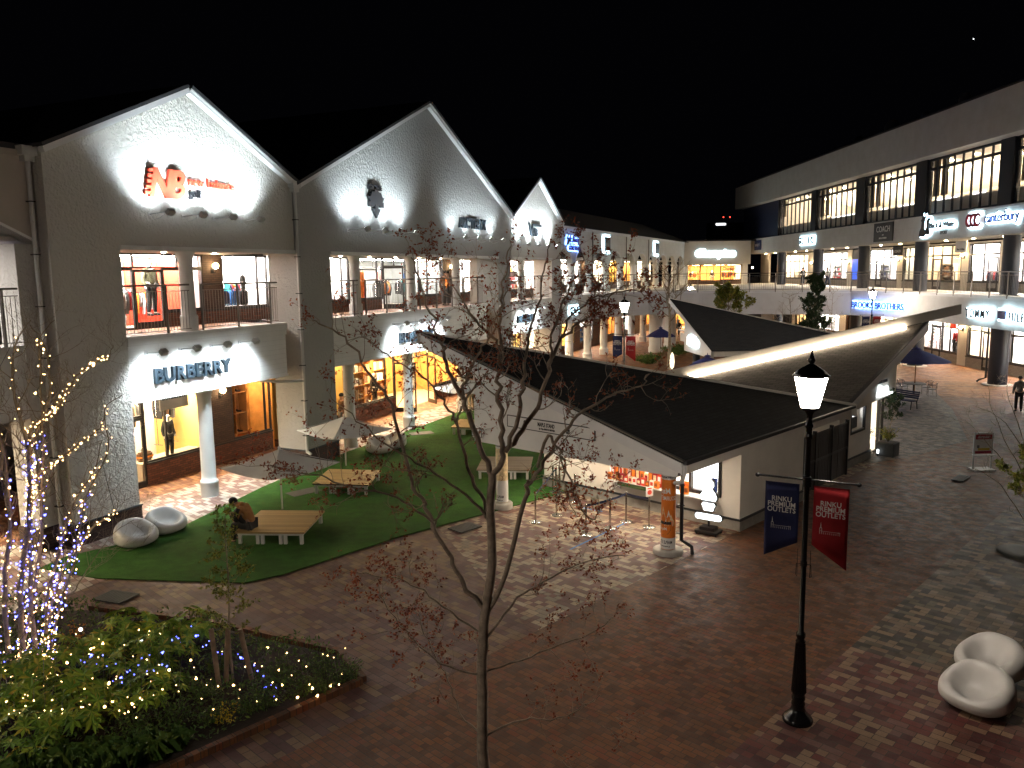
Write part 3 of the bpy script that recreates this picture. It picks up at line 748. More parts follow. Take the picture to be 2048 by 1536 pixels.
# descente
b = MB(); b.text('DESCENTE', 0, -.04, 1.08, .27, .06, .012, .72, 'CENTER')
ar = [(0, -.02), (.27, .33), (.10, .33), (.10, .52), (.26, .40), (.50, .40), (.50, .62), (.42, .60), (.56, .80), (.44, .78), (.30, .98), (.12, 1.00), (.12, 1.06), (-.12, 1.06), (-.12, 1.00), (-.30, .98), (-.44, .78), (-.56, .80), (-.42, .60), (-.50, .62), (-.50, .40), (-.26, .40), (-.10, .52), (-.10, .33), (-.27, .33)]
b2 = MB(); b2.prism(ar, 'y', -.14, -.03)
sign('shop_sign', 'black downward arrow emblem with a word above it on the middle gable', FA @ T(12.05, 0, 9.02), [('letters', b, 'letter_black'), ('emblem', b2, 'letter_black')])
fs = floodlights(FA, [(10.2, 0, 8.45), (11.4, 0, 8.45), (12.6, 0, 8.45), (13.76, 0, 8.45)], False, 'under the black arrow emblem', 330, 104, .9, group=fl_g)
b = MB(); b.text("ARC'TERYX", 0, -.05, 0, .70, .05, .012, .80)
sign('shop_sign', 'slate capital letters with an apostrophe at the right of the middle gable', FA @ T(19.15, 0, 8.96), [('letters', b, 'letter_slate')])
floodlights(FA, [(18.4, 0, 8.42), (19.8, 0, 8.42), (21.2, 0, 8.42), (22.6, 0, 8.42)], False, 'under the slate letters of the middle gable', 190, 106, .8, group=fl_g)
b = MB(); b.text("ANS", .52, -.05, .0, .60, .05, .03, .72)
b.prism([(0, .72), (.12, .72), (.34, .16), (.52, .66), (1.9, .66), (1.9, .54), (.62, .54), (.42, -.02), (.26, -.02)], 'y', -.12, -.02)
sign('shop_sign', 'slate letters with a long bar over them on the small far gable', FA @ T(27.7, 0, 8.9), [('letters', b, 'letter_slate')])
floodlights(FA, [(26.2, 0, 8.3), (27.7, 0, 8.3), (29.2, 0, 8.3), (30.7, 0, 8.3)], False, 'under the slate sign of the small far gable', 520, 100, .7, group=fl_g)
def plaid_sign(u, z, s, label, xs=1.0):
    b = MB(); b.text('BURBERRY', 0, -.06, 0, s, .045, .016, xs, 'LEFT', 0, 1.06)
    return sign('shop_sign', label, FA @ T(u, .02, z), [('letters', b, 'letter_slate')])
plaid_sign(.74, 3.86, .58, 'large slate capital letters on the floodlit board of the first shop', 1.02)
plaid_sign(13.5, 3.90, .58, 'slate capital letters on the floodlit board of the middle shop, partly behind the kiosk tip', 1.02)
plaid_sign(26.0, 3.98, .55, 'slate capital letters on the floodlit board of the small far gable', .95)
floodlights(FA, [(.6, .02, 4.72), (1.8, .02, 4.72), (3.0, .02, 4.72), (4.2, .02, 4.72)], True, 'above the big letters of the first shop board', 420, 110, .66, group=fl_g)
floodlights(FA, [(13.2, .02, 4.72), (14.4, .02, 4.72), (15.6, .02, 4.72), (16.8, .02, 4.72)], True, 'above the letters of the middle shop board', 420, 100, .66, group=fl_g)
floodlights(FA, [(26.4, .02, 4.72), (27.6, .02, 4.72), (28.8, .02, 4.72)], True, 'above the letters of the small far gable board', 420, 100, .66, group=fl_g)
b = MB(); b.box(-.55, -.02, 0, .55, .02, .62); b2 = MB(); b2.text('BURBERRY', 0, -.03, .32, .2, .005, .006, 1, 'CENTER')
sign('hanging_sign', 'small cream sign with black letters hanging over the first shop door', FA @ T(2.9, 1.6, 2.72), [('panel', b, 'cream_plaster'), ('letters', b2, 'letter_black')])
b = MB(); b.box(-.55, -.02, 0, .55, .02, .45); b2 = MB(); b2.text('BURBERRY', 0, -.03, .14, .2, .005, .006, 1, 'CENTER')
sign('hanging_sign', 'small cream sign with black letters hanging over the middle shop entrance', FA @ T(19.2, 1.6, 2.95), [('panel', b, 'cream_plaster'), ('letters', b2, 'letter_black')])

def halo_text(name, label, F, x, z, body, size, xs=1.0, mt='letter_black', em='e_halo', off=.006, halo=.035, extra=None, wall=-.0, align='LEFT', shear=0, spacing=1.0):
    t = thing(name, label, 'shop sign', F @ T(x, wall, z), 'halo lit letter signs')
    b = MB(); b.text(body, 0, -.14, 0, size, .03, off, xs, align, shear, spacing)
    if extra: extra(b, -.17, -.11)
    b.build('letters', mt, t)
    b = MB(); b.text(body, 0, -.055, 0, size, .012, off + halo, xs, align, shear, spacing)
    if extra: extra(b, -.067, -.043)
    b.build('backlight', em, t)
    return t

# ================================================================ ARCHED FAR WING
FD = FA @ T(0, 1.4)
Dw = thing('arcade_building', 'long white two storey arcade with round arches beyond the small far gable', 'building', FD @ T(33.2, 0))
oD = -33.2
b = MB(oD)
U0, U1 = 33.15, 76.0
cent = [37.3 + 4.15 * k for k in range(10) if 37.3 + 4.15 * k < 75]
x = U0; hw = 1.62
for c in cent:
    b.box(x, 0, 5.2, c - hw, .4, 7.4) if x < U0 + .1 else None
    x = c + hw
# spandrels with round arch cut-outs
x = U0
for c in cent:
    poly = [(x, 9.8), (x, 7.4), (c - hw, 7.4)] + [(c - hw * math.cos(math.pi * i / 12), 7.4 + .95 * math.sin(math.pi * i / 12)) for i in range(1, 12)] + [(c + hw, 7.4), (c + 2.075, 7.4), (c + 2.075, 9.8)]
    b.prism(poly, 'y', 0, .4); x = c + 2.075
b.box(x, 0, 5.2, U1, .4, 9.8)
b.build('arch_wall', 'white_board', Dw)
for c in cent[:8]:
    q = MB(oD); pts = [(c - (hw + .0) * math.cos(math.pi * i / 12), 7.4 + .95 * math.sin(math.pi * i / 12)) for i in range(13)]; pts2 = [(c - (hw + .12) * math.cos(math.pi * i / 12), 7.4 + 1.07 * math.sin(math.pi * i / 12)) for i in range(13)]
    q.prism(pts + pts2[::-1], 'y', -.05, .0 - .003); q.build('arch_trim', 'white_paint', Dw)
for c in cent:
    column(Dw, c + 2.075, .2, 5.2, 7.4, .3, ox=oD)
for k in range(-1, 9):
    column(Dw, 39.4 + 4.15 * k + (.0 if k > -1 else 0), .35, 0, 3.42, .30, 'white_plaster', True, oD) if k > -1 else None
b = MB(oD); b.box(U0, -.16, 9.72, U1, .1, 9.92); b.build('cornice', 'white_paint', Dw)
b = MB(oD); b.prism([(-.3, 9.92), (5.5, 12.2), (11, 9.9)], 'x', U0, U1 + 3); b.build('roof', 'roof_dark', Dw)
b = MB(oD); b.box(U0, .4, 7.75, U1, 4.2, 7.85); b.build('soffit', 'soffit', Dw)
b = MB(oD); b.box(U0, 3.9, 5.14, U1, 4.1, 7.8) if False else None
# upper shops behind the arches
bays = [(34, 38.2, 'e_white_ceiling', 'shop_white'), (39.4, 44.0, 'e_white_ceiling', 'shop_grey'), (44.6, 50.6, 'e_white_ceiling', 'shop_white'), (52, 57.5, 'e_cream_ceiling', 'shop_white'), (58.6, 62, 'e_warm_ceiling', 'yellow_shop'), (63.4, 68, 'e_warm_ceiling', 'shop_wood'), (69, 75, 'e_cream_ceiling', 'shop_white')]
px_ = U0
for a, c, em, wl in bays:
    pier(Dw, oD, px_, a, 5.14, 7.75, 3.4, 'tile_brown'); px_ = c
    sill(Dw, oD, a, c, 5.14, 5.7, 3.4, 'tile_brown'); window(Dw, oD, a, c, 5.7, 7.7, 3.4, ((2 * a + c) / 3, (a + 2 * c) / 3)); room(Dw, oD, a, c, 3.4, 5.14, 7.75, 2.2, wl, wl, em, lit=.4)
bays = [(34, 38.0, 'e_cream_ceiling', 'yellow_shop'), (39.2, 43.6, 'e_cream_ceiling', 'shop_white'), (45, 49.6, 'e_cream_ceiling', 'yellow_shop'), (51, 54.6, 'e_white_ceiling', 'shop_white'), (58, 62, 'e_warm_ceiling', 'shop_wood'), (64, 69, 'e_white_ceiling', 'shop_white'), (71, 75.5, 'e_warm_ceiling', 'shop_wood')]
px_ = U0
for a, c, em, wl in bays:
    pier(Dw, oD, px_, a, 0, 3.4, 3.6, 'tile_brown'); px_ = c
    sill(Dw, oD, a, c, 0, .65, 3.6, 'tile_brown'); window(Dw, oD, a, c, .65, 3.4, 3.6, ((2 * a + c) / 3, (a + 2 * c) / 3)); room(Dw, oD, a, c, 3.6, 0, 3.42, 2.4, wl, wl, em, lit=.45)
b = MB(oD); b.box(U0, 6.2, 0, U1, 6.4, 9.8); b.build('back_wall', 'white_board', Dw)
halo_text('shop_sign', 'blue glowing script sign, first from the small gable on the arched wing', FD, 37.8, 8.55, 'Jack Bunny', .55, 1.0, 'letter_blue', 'e_halo_blue', .012, .06, lambda b, a, c: b.text('PEARLY GATES', .1, (a + c) / 2, -.42, .36, (c - a) / 2, .02), shear=.2) if False else None
def two_lines(l2, dx, dz, s):
    def f(b, a, c): b.text(l2, dx, (a + c) / 2, dz, s, (c - a) / 2, .015 if a < -.1 else .07)
    return f
halo_text('shop_sign', 'blue glowing script sign nearest the small gable on the arched wing', FD, 37.7, 8.85, 'Jack Bunny', .62, .9, 'letter_blue', 'e_halo_blue', .008, .045, two_lines('GOLF WEAR', .35, -.55, .42), shear=.25)
def squarelogo(b, a, c):
    e = 0 if a < -.1 else .14
    b.box(0 - e, a, 0 - e, .95 + e, c, .85 + e)
for uu, lab in ((46.3, 'square black emblem with a white glowing edge, left one on the arched wing'), (62.6, 'square black emblem with a white glowing edge, right one on the arched wing')):
    t = thing('shop_sign', lab, 'shop sign', FD @ T(uu, 0, 8.35), 'halo lit letter signs')
    b = MB(); b.box(.1, -.17, .05, 1.5, -.11, .95); b.prism([(.1, .95), (-.1, 1.15), (1.35, 1.15), (1.5, .95)], 'y', -.17, -.11); b.build('letters', 'letter_black', t)
    b = MB(); b.box(-.22, -.067, -.14, 1.72, -.043, 1.24); b.build('backlight', 'e_halo', t)
for uu, l in ((43.4, 'thin grey downpipe between the blue script and the left square emblem'), (52.6, 'thin grey downpipe right of the left square emblem'), (60.2, 'thin grey downpipe left of the right square emblem')):
    b = MB(); b.tube([(0, -.12, 5.2), (0, -.12, 9.7)], .05, 6); tag(b.build('downpipe', 'rail_metal', None, FD @ T(uu, 0)), l, 'downpipe', 'thin downpipes on the arched wing')
for uu, l in ((36.2, 'first'), (43.9, 'second'), (51.2, 'third'), (58.1, 'fourth')):
    wall_lamp(uu + .2, 3.3, 7.25, FD, l + ' small globe lamp behind the arches of the far wing', 9)

# ================================================================ WALKWAY BAND AND BRIDGE
band = [(3.25, 51.7), (4.6, 54.6), (6.2, 57.8), (8.2, 60.4), (10.6, 61.9), (14.5, 62.0), (19, 60.8), (24.6, 58.2), (25.8, 54), (26.3, 50), (26.45, 45), (26.2, 40), (25.6, 34), (24.5, 28), (23, 22)]
def ribbon(b, pts, z0, z1, th):
    n = len(pts); P = [Vector((p[0], p[1])) for p in pts]; Q = []
    for i in range(n):
        d = (P[min(i + 1, n - 1)] - P[max(i - 1, 0)]).normalized(); nn = Vector((-d.y, d.x)); Q.append(P[i] + nn * th)
    vs = [(p.x, p.y, z0) for p in P] + [(p.x, p.y, z1) for p in P] + [(q.x, q.y, z0) for q in Q] + [(q.x, q.y, z1) for q in Q]
    fs = []
    for i in range(n - 1):
        fs += [(i, i + 1, n + i + 1, n + i), (2 * n + i + 1, 2 * n + i, 3 * n + i, 3 * n + i + 1), (n + i, n + i + 1, 3 * n + i + 1, 3 * n + i), (i + 1, i, 2 * n + i, 2 * n + i + 1)]
    fs += [(0, n, 3 * n, 2 * n), (n - 1, 3 * n - 1, 4 * n - 1, 2 * n - 1)]
    b.add(vs, fs, False)
Wk = thing('walkway_bridge', 'curved white walkway and bridge joining the far wing and the right building', 'bridge', T(0, 0, 0))
b = MB(); ribbon(b, band, 3.42, 5.02, .3); b.build('parapet_band', 'band_board', Wk)
b = MB(); o_ = [(p[0] - 0, p[1] - 0) for p in band]; ribbon(b, [(x - .0, y - .0) for x, y in band], 5.02, 5.2, .34)
b.build('coping', 'white_paint', Wk)
deckp = [(3.4, 52.2), (4.7, 54.9), (6.3, 58.1), (8.3, 60.7), (10.6, 62.2), (14.5, 62.3), (19, 61.1), (24.8, 58.5), (26.1, 54), (26.6, 50), (26.75, 45), (26.5, 40), (25.9, 34), (24.8, 28), (23.3, 22), (33, 22), (33, 100), (20, 100), (19.5, 96), (2, 58)]
b = MB(); b.add([(x, y, 5.1) for x, y in deckp], [tuple(range(len(deckp)))], False); b.add([(x, y, 3.5) for x, y in deckp], [tuple(range(len(deckp) - 1, -1, -1))], False); b.m = 1
b.build('deck', ['soffit', 'soffit'], Wk)
for x, y, r in ((12.1, 67.0, .55), (13.9, 70, .5), (20.5, 64.2, .45)):
    b = MB(); b.lathe([(r * 1.1, 0), (r * 1.1, .4), (r, .5), (r, 3.5)], 20, (x, y, 0)); b.build('column', 'white_plaster', Wk)
railing(band[:5], 5.2, 6.5, 'grey steel railing along the curved walkway before the arched wing', .16, 1.9)
railing(band[4:8], 5.2, 6.5, 'grey steel railing of the far bridge', .16, 1.9)
railing(band[7:14], 5.2, 6.5, 'grey steel railing along the upper walkway of the right building', .14, 1.75)
halo_text('shop_sign', 'black letters with cool glow at the start of the curved walkway band', frame((3.25, 51.7), (.4225, .9063), (-.9063, .4225)), 1.2, 4.0, 'KENZO', .72, .80, 'letter_black', 'e_halo', .008, .05, spacing=.95)

# ================================================================ FAR SHOP FACING THE CAMERA
FG = frame((19.6, 93), (1, 0), (0, 1))
G_ = thing('far_shop', 'low beige shop with a glowing script sign at the end of the bridge', 'building', FG)
b = MB(); b.box(.2, 0, 7.4, 8.0, .4, 9.95); b.box(.2, -.1, 9.85, 8.0, .1, 10.05); b.box(0, .6, 5.1, .8, 1.2, 9.6); b.box(7.2, 0, 5.1, 7.7, .5, 7.4); b.build('wall', 'cream_plaster', G_)
b = MB(); b.box(-2, 0, 10.05, 10, 9, 10.2); b.build('roof', 'roof_dark', G_)
b = MB(); b.lathe([(.3, 0), (.3, 2.3)], 16, (.6, .3, 5.1)); b.lathe([(.3, 0), (.3, 2.3)], 16, (7.4, .3, 5.1)); b.build('column', 'white_plaster', G_)
sill(G_, 0, .3, 7.4, 5.1, 5.6, 1.6, 'tile_brown'); window(G_, 0, .3, 2.6, 5.6, 7.4, 1.6, (1.4,)); window(G_, 0, 2.6, 5.0, 5.12, 7.4, 1.6, (3.4, 4.2)); window(G_, 0, 5.0, 7.4, 5.6, 7.4, 1.6, (6.2,))
room(G_, 0, .3, 7.4, 1.6, 5.1, 7.4, 3, 'shop_white', 'shop_wood', 'e_warm_ceiling', lit=.5)
window(G_, 0, -6, 6.5, .4, 3.3, 1.6, (-3, 0, 3)); room(G_, 0, -6, 6.5, 1.6, 0, 3.3, 3, 'shop_white', 'shop_wood', 'e_warm_ceiling', lit=.5)
halo_text('shop_sign', 'white glowing script sign on the beige shop at the end of the bridge', FG, 1.6, 8.35, 'Champion', 1.05, 1.05, 'e_face_white', 'e_halo', .008, .07, shear=.15)
b = MB(); b.text('Champion', 0, 0, 0, .5, .01, .01, .9); tag(b.build('window_lettering', 'letter_black', None, FG @ T(5.2, 1.5, 6.75)), 'small black script lettering in the right window of the beige far shop', 'lettering')
wall_lamp(8.3, .3, 6.9, FG, 'globe lamp at the dark passage right of the beige far shop', 8)

# ================================================================ RIGHT BUILDING
Fb = thing('long_building', 'long three storey building on the right with tall lit upper windows', 'building', FF @ T(0, 0))
def Yx(Y): return 100 - Y
b = MB(); b.box(0, -.9, 14.05, 82, 12, 16.6); b.build('roof_fascia', 'band_board', Fb)
b = MB(); b.box(0, -.9, 16.6, 82, 12, 16.68); b.box(1, .4, 16.68, 82, 9, 17.25); b.build('roof', 'roof_dark', Fb)
b = MB(); b.box(.4, -.3, 8.6, 82, 0.05, 10.25); b.box(.4, -.34, 10.12, 82, -.3, 10.25); b.build('sign_band', 'band_board', Fb)
b = MB(); b.box(1.6, .05, 8.62, 82, 4.2, 8.74); b.build('walkway_ceiling', 'soffit', Fb)
b = MB(); b.box(.6, .05, 10.25, 13.3, .3, 14.05); b.box(.6, .3, 8.7, .9, 12, 14.05); b.build('navy_panel', 'navy_wall', Fb)
wins = [(13.4, 22.7), (23.9, 32.6), (34.2, 42.4), (43.9, 52.2), (53.5, 61.6), (63, 71)]
px_ = 13.3
for i, (a, c) in enumerate(wins):
    b = MB(); b.box(px_, .02, 10.25, a, .5, 14.05); b.build('pillar', 'navy_metal', Fb); px_ = c
    n = 8; mu = [a + (c - a) * k / n for k in range(1, n)]
    window(Fb, 0, a, c, 10.25, 14.05, .2, mu, (13.35,), 'navy_metal', .17, 'tall_window')
    b = MB()
    for k in (range(2) if i else range(1)): b.box(a + (c - a) * (k + .12) / n, .45, 11.55 if i else 12.2, a + (c - a) * (k + .92) / n, .48, 14.0)
    b.build('blind', 'cloth_khaki', Fb)
b = MB(); b.quad((13, 9, 10.3), (73, 9, 10.3), (73, 9, 14), (13, 9, 14)); b.quad((13, .5, 10.28), (73, .5, 10.28), (73, 9, 10.28), (13, 9, 10.28)); b.quad((13, .5, 14.0), (73, .5, 14.0), (73, 9, 14.0), (13, 9, 14.0)); b.quad((13, .5, 10.3), (13, 9, 10.3), (13, 9, 14), (13, .5, 14)); b.box(13, 5.2, 10.3, 73, 5.5, 12.1); b.prism([(9, 14), (5.5, 14), (9, 12.9)], 'x', 13, 73)
b.build('food_hall', 'yellow_shop' if False else 'cream_plaster', Fb)
for k in range(20):
    for j in range(3):
        MB().lathe([(.12, 0), (.12, .03)], 10, (14.6 + k * 2.95, 1.6 + j * 1.5, 13.94)).build('ceiling_light', 'e_spot', Fb)
b = MB(); b.box(13.6, 5.6, 12.0, 72, 5.75, 12.04); b.build('hidden_fill_strip', 'e_hall', Fb)  # glowing strip added behind the partition, unseen, to brighten back wall and ceiling
for i, (a, c) in enumerate(wins): MB().box(a + .1, .42, 10.35, c - .1, .46, 11.25).build('frosted_band', 'cream_plaster', Fb)
b = MB()
for x, w in ((15.2, 6.5), (26.2, 1.2), (29.6, 3), (35.6, 3), (40.8, 1.4), (47, 3.5), (57, 3)): b.box(x, 5.02, 11.3, x + w, 5.12, 12.05)
b.build('menu_board', 'e_lightbox', Fb)
b = MB()
for k in range(26):
    x = 14 + k * 2.2; b.box(x, 2 + (k % 3) * .9, 10.3, x + .9, 2.6 + (k % 3) * .9, 11.02); b.tube([(x + .45, 1.6, 10.3), (x + .45, 1.6, 11.2)], .12, 6)
b.build('tables', 'shop_wood', Fb)
# upper walkway columns (navy) and lower ones
for i, Y in enumerate((86, 75.8, 66, 56.8, 46.6, 37)):
    b = MB(); b.lathe([(.46, 0), (.46, 3.42)], 24, (Yx(Y), .35, 5.14)); b.build('column', 'navy_metal', Fb)
for Y in (84, 74.5, 65, 55.2, 45.7, 36):
    b = MB(); b.lathe([(.78, 0), (.78, .06), (.62, .06)], 24, (Yx(Y), -.5, .01)); b.build('column_base', 'concrete', Fb)
    b = MB(); b.lathe([(.5, 0), (.5, 3.5)], 24, (Yx(Y), -.5, .03)); b.build('column', 'navy_metal', Fb)
    b = MB(); b.tube([(Yx(Y) - .65, -.8, 3.4), (Yx(Y) - .65, -.8, .35), (Yx(Y) - .8, -1.1, .22), (Yx(Y) - .85, -1.2, .1)], .06, 8); b.build('downpipe', 'gutter_black', Fb)
# upper shop front d=3.5
def fbays(bays, d, z0, z1, sillm, sh, depth, dz=0):
    px_ = bays[0][0] - 1
    for (a, c, em, wl, kind) in bays:
        if a > px_ + .02: 
            b = MB(); b.box(px_, d - .03, z0, a, d + .25, z1); b.build('pier', 'cream_plaster', Fb)
        px_ = c; n = max(2, int((c - a) / 1.25)); mu = [a + (c - a) * k / n for k in range(1, n)]
        tz = z0 + (z1 - z0) * .74
        if kind == 'poster':
            b = MB(); b.box(a, d, z0 + sh, c, d + .05, z1 - .9); b.build('poster', 'e_poster_blue', Fb); sill(Fb, 0, a, c, z0, z0 + sh, d, sillm)
            b = MB(); b.box(a, d, z1 - .9, c, d + .2, z1); b.build('pier', 'navy_metal', Fb); continue
        sill(Fb, 0, a, c, z0, z0 + sh, d, sillm); window(Fb, 0, a, c, z0 + sh, z1 - .12, d, mu, (tz,), 'dark_frame', .1)
        b = MB(); b.box(a, d - .03, z1 - .12, c, d + .25, z1); b.build('pier', 'cream_plaster', Fb)
        room(Fb, 0, a, c, d, z0, z1, depth, wl, wl, em, lit=.5)
fbays([(4.8, 13.2, 'e_cream_ceiling', 'shop_white', 'w'), (16.1, 23.3, 'e_white_ceiling', 'shop_white', 'w'), (24.3, 26.2, None, None, 'poster'), (26.9, 33.2, 'e_white_ceiling', 'shop_white', 'w'), (34.1, 36.2, 'e_cream_ceiling', 'shop_grey', 'w'), (37.4, 42.7, 'e_cream_ceiling', 'shop_floor', 'w'), (43.6, 47.2, 'e_white_ceiling', 'shop_white', 'w'), (48.3, 56, 'e_white_ceiling', 'shop_white', 'w'), (57, 64, 'e_white_ceiling', 'shop_white', 'w')], 3.5, 5.12, 8.5, 'tile_grey', .62, 2.6)
door(Fb, 0, 18.4, 19.5, 5.14, 7.4, 3.42); door(Fb, 0, 29.4, 30.5, 5.14, 7.4, 3.42); door(Fb, 0, 46.0, 47.1, 5.14, 7.4, 3.42); door(Fb, 0, 39, 40.1, 5.14, 7.4, 3.42)
b = MB(); b.box(.8, 2.2, 5.14, 4.0, 2.4, 8.6); b.build('pier', 'beige_plaster', Fb)
fbays([(12, 15.8, 'e_warm_ceiling', 'shop_floor', 'w'), (16.4, 24.0, 'e_white_ceiling', 'shop_white', 'w'), (25.4, 26.8, 'e_cream_ceiling', 'shop_wood', 'w'), (30.5, 37.5, 'e_cream_ceiling', 'shop_white', 'w'), (39.3, 42.2, 'e_white_ceiling', 'shop_white', 'w'), (42.22, 44.3, 'e_white_ceiling', 'shop_white', 'w'), (45.4, 48.6, 'e_cream_ceiling', 'shop_white', 'w'), (50.1, 55, 'e_white_ceiling', 'shop_white', 'w'), (56, 64, 'e_white_ceiling', 'shop_white', 'w')], 2.7, 0, 3.42, 'tile_grey', .75, 2.8)
room(Fb, 0, 48.62, 50.05, 2.7, 0, 3.42, 3.5, 'shop_wood', 'shop_wood', 'e_warm_ceiling')
door(Fb, 0, 41.0, 42.1, 0, 2.5, 2.62); door(Fb, 0, 47.4, 48.6, 0, 2.5, 2.62); door(Fb, 0, 50.1, 51.2, 0, 2.5, 2.62, 'dark_frame', -.9)
b = MB()
for k in range(20):
    MB().lathe([(.08, 0), (.08, .02)], 12, (4 + 3.3 * k, 1.8, 8.595)).build('downlight', 'e_downlight', Fb)
    if k < 13: MB().lathe([(.09, 0), (.09, .02)], 12, (20 + 3.3 * k, .6, 3.47)).build('downlight', 'e_downlight', Fb)
for Y, z, l in ((85.4, 7.3, 'first upper globe lamp from the far end on the right building'), (76.2, 7.3, 'second upper globe lamp from the far end on the right building'), (66.4, 7.4, 'third upper globe lamp from the far end on the right building'), (56.9, 7.5, 'upper globe lamp right of the dog emblem sign')):
    wall_lamp(Yx(Y), 3.42, z, FF, l, 16)
for Y, l in ((75.0, 'globe lamp at ground level beside the white far window of the right building'), (55.1, 'globe lamp at ground level between the red coat window and the cream window')):
    wall_lamp(Yx(Y), 2.62, 2.55, FF, l, 20)
# signs of the right building
def panel_sign(label, F, x, z, w, h, lines, bgm='letter_black', tm='print_white', y=-.34):
    b = MB(); b.box(0, y - .06, 0, w, y, h); b2 = MB()
    for (s, dx, dz, sz, xs) in lines: b2.text(s, dx, y - .064, dz, sz, .004, .004, xs, 'CENTER')
    return sign('shop_sign', label, F @ T(x, 0, z), [('panel', b, bgm), ('letters', b2, tm)])
panel_sign('small navy panel sign nearest the far end of the right building', FF, 6.6, 8.95, 2.4, 1.1, [('sunday 8', 1.1, .45, .5, .9)], 'navy_cloth')
halo_text('shop_sign', 'dark letters with cool glow under the second tall window of the right building', FF, 21.2, 9.12, 'SKECHERS', .95, .88, 'letter_black', 'e_halo', .008, .07, wall=-.34)
panel_sign('black panel sign with white serif capitals and two small lines on the right building', FF, 37.2, 8.75, 3.1, 1.4, [('COACH', 1.55, .72, .62, 1.0), ('AND', 1.55, .45, .13, 1), ('MEN & WOMEN', 1.55, .2, .17, 1)], 'letter_black')
def dogs(b, a, c):
    e = 0 if a < -.1 else .10
    for dx, s in ((-1.25, 1.0), (-.55, .8)):
        pts = [(.0, -.5), (.75, -.5), (.8, -.25), (.62, .1), (.66, .55), (.78, .72), (.72, .95), (.62, .8), (.5, .85), (.36, .98), (.34, .7), (.2, .6), (.3, .45), (.25, .1), (.05, -.15)]
        b.prism([(dx + (x * s - .35) * (1 + e) + .35, z * s * (1 + e)) for x, z in pts], 'y', a + (.01 if dx > -1 else 0), c + (.01 if dx > -1 else 0))
halo_text('shop_sign', 'dog emblem with dark script letters and cool glow on the right building', FF, 45.6, 9.35, 'Black & White', .52, 1.0, 'letter_black', 'e_halo', .008, .06, dogs, wall=-.34)
b = MB(); b.text('SPORT', 0, 0, 0, .3, .02, .004); tag(b.build('shop_sign', 'rail_metal', None, FF @ T(46.8, -.36, 8.92)), 'small grey word under the dog emblem sign', 'shop sign')
def ccc(b, a, c):
    for k in range(3):
        x0 = -1.55 + .42 * k; r = .42 + (0 if a < -.1 else .08)
        pts = [(x0 + r * math.cos(t) , .22 + r * math.sin(t)) for t in [math.pi * (.25 + 1.5 * i / 12) for i in range(13)]]
        pts2 = [(x0 + .06 + (r - .17) * math.cos(t), .22 + (r - .17) * math.sin(t)) for t in [math.pi * (.25 + 1.5 * i / 12) for i in range(13)]]
        b.prism(pts + pts2[::-1], 'y', a - .002 * k, c - .002 * k)
tt = halo_text('shop_sign', 'three red C shapes and navy word at the right end of the sign band', FF, 51.9, 9.35, 'canterbury', .78, .95, 'letter_blue', 'e_halo', .008, .06, wall=-.34)
b = MB(); ccc(b, -.17, -.11); b.build('emblem', 'letter_crimson', tt); b = MB(); ccc(b, -.07, -.045); b.build('emblem_backlight', 'e_halo', tt)
def bandframe(i, s=0):
    p, q = Vector(band[i]), Vector(band[i + 1]); d = (q - p).normalized(); return frame((p.x + d.x * s, p.y + d.y * s), (d.x, d.y), (-d.y, d.x))
def cu_frame(Ya, Yb):
    pa = [p for p in band if True]
    def at(Y):
        for a, c in zip(band, band[1:]):
            if a[1] > 30 and a[0] > 20 and a[1] >= Y >= c[1]:
                t = (a[1] - Y) / (a[1] - c[1]); return Vector((a[0] + (c[0] - a[0]) * t, Y))
    p, q = at(Ya), at(Yb); d = (q - p).normalized(); return frame((p.x - .02, p.y), (d.x, d.y), (-d.y, d.x))
halo_text('shop_sign', 'blue letters in a blue glow at the left end of the curved band', cu_frame(58.1, 53.2), .3, 4.0, 'BROOKS BROTHERS', .62, .92, 'letter_blue', 'e_halo_blue', .006, .06, wall=-.05)
th_ = halo_text('shop_sign', 'spaced black capitals with cool glow on the curved band at the right edge', cu_frame(46.4, 38.5), .2, 3.95, 'TOMMY', .68, .9, 'letter_black', 'e_halo', .006, .05, wall=-.05, spacing=1.25)
for nm, mb_y, off, mt in (('letters', -.14, .008, 'letter_black'), ('backlight', -.055, .056, 'e_halo')):
    b = MB(); b.text('HILFIGER', 4.35, mb_y, 0, .68, .03 if nm == 'letters' else .012, off, .9, 'LEFT', 0, 1.25); b.build(nm, mt, th_)
b = MB(); b.box(3.35, -.17, .05, 4.1, -.11, .52); b.build('flag', 'letter_blue', th_); b = MB(); b.box(3.25, -.07, -.05, 4.2, -.045, .62); b.build('flag_backlight', 'e_halo', th_)
# hanging flag sign and pole
b = MB(); b.box(0, -.06, 0, .55, .06, .62); b2 = MB(); b2.box(.551, -.06, 0, 1.1, .06, .62)
sign('hanging_sign', 'white and red box sign hanging before the cream window of the right building', FF @ T(46.0, .9, 2.72), [('white_half', b, 'print_white'), ('red_half', b2, 'letter_red')])
panel_sign('small white hanging sign with dog emblem by the upper shop of the right building', FF, 45.3, 7.75, 1.3, .75, [('Black & White', .65, .14, .17, .9)], 'print_white', 'letter_black', 1.6)
panel_sign('small black hanging sign with white capitals by the upper column', FF, 36.4, 7.7, 1.5, .7, [('COACH', .75, .25, .28, 1)], 'letter_black', 'print_white', 1.6)
for x, w, h in ((30, .9, .6), (36, 1.2, .8), (41, .6, .5), (46, .8, .7)):
    b = MB(); b.lathe([(w / 2, 0), (w / 2, h * .5), (w * .3, h)], 12); tag(b.build('roof_vent', 'roof_dark', None, FF @ T(x, 1.2, 17.25)), 'dark vent on the roof of the right building, number from the far end: %s' % {30: 'first', 36: 'second', 41: 'third', 46: 'fourth'}[x], 'roof vent', 'dark vents on the right roof')
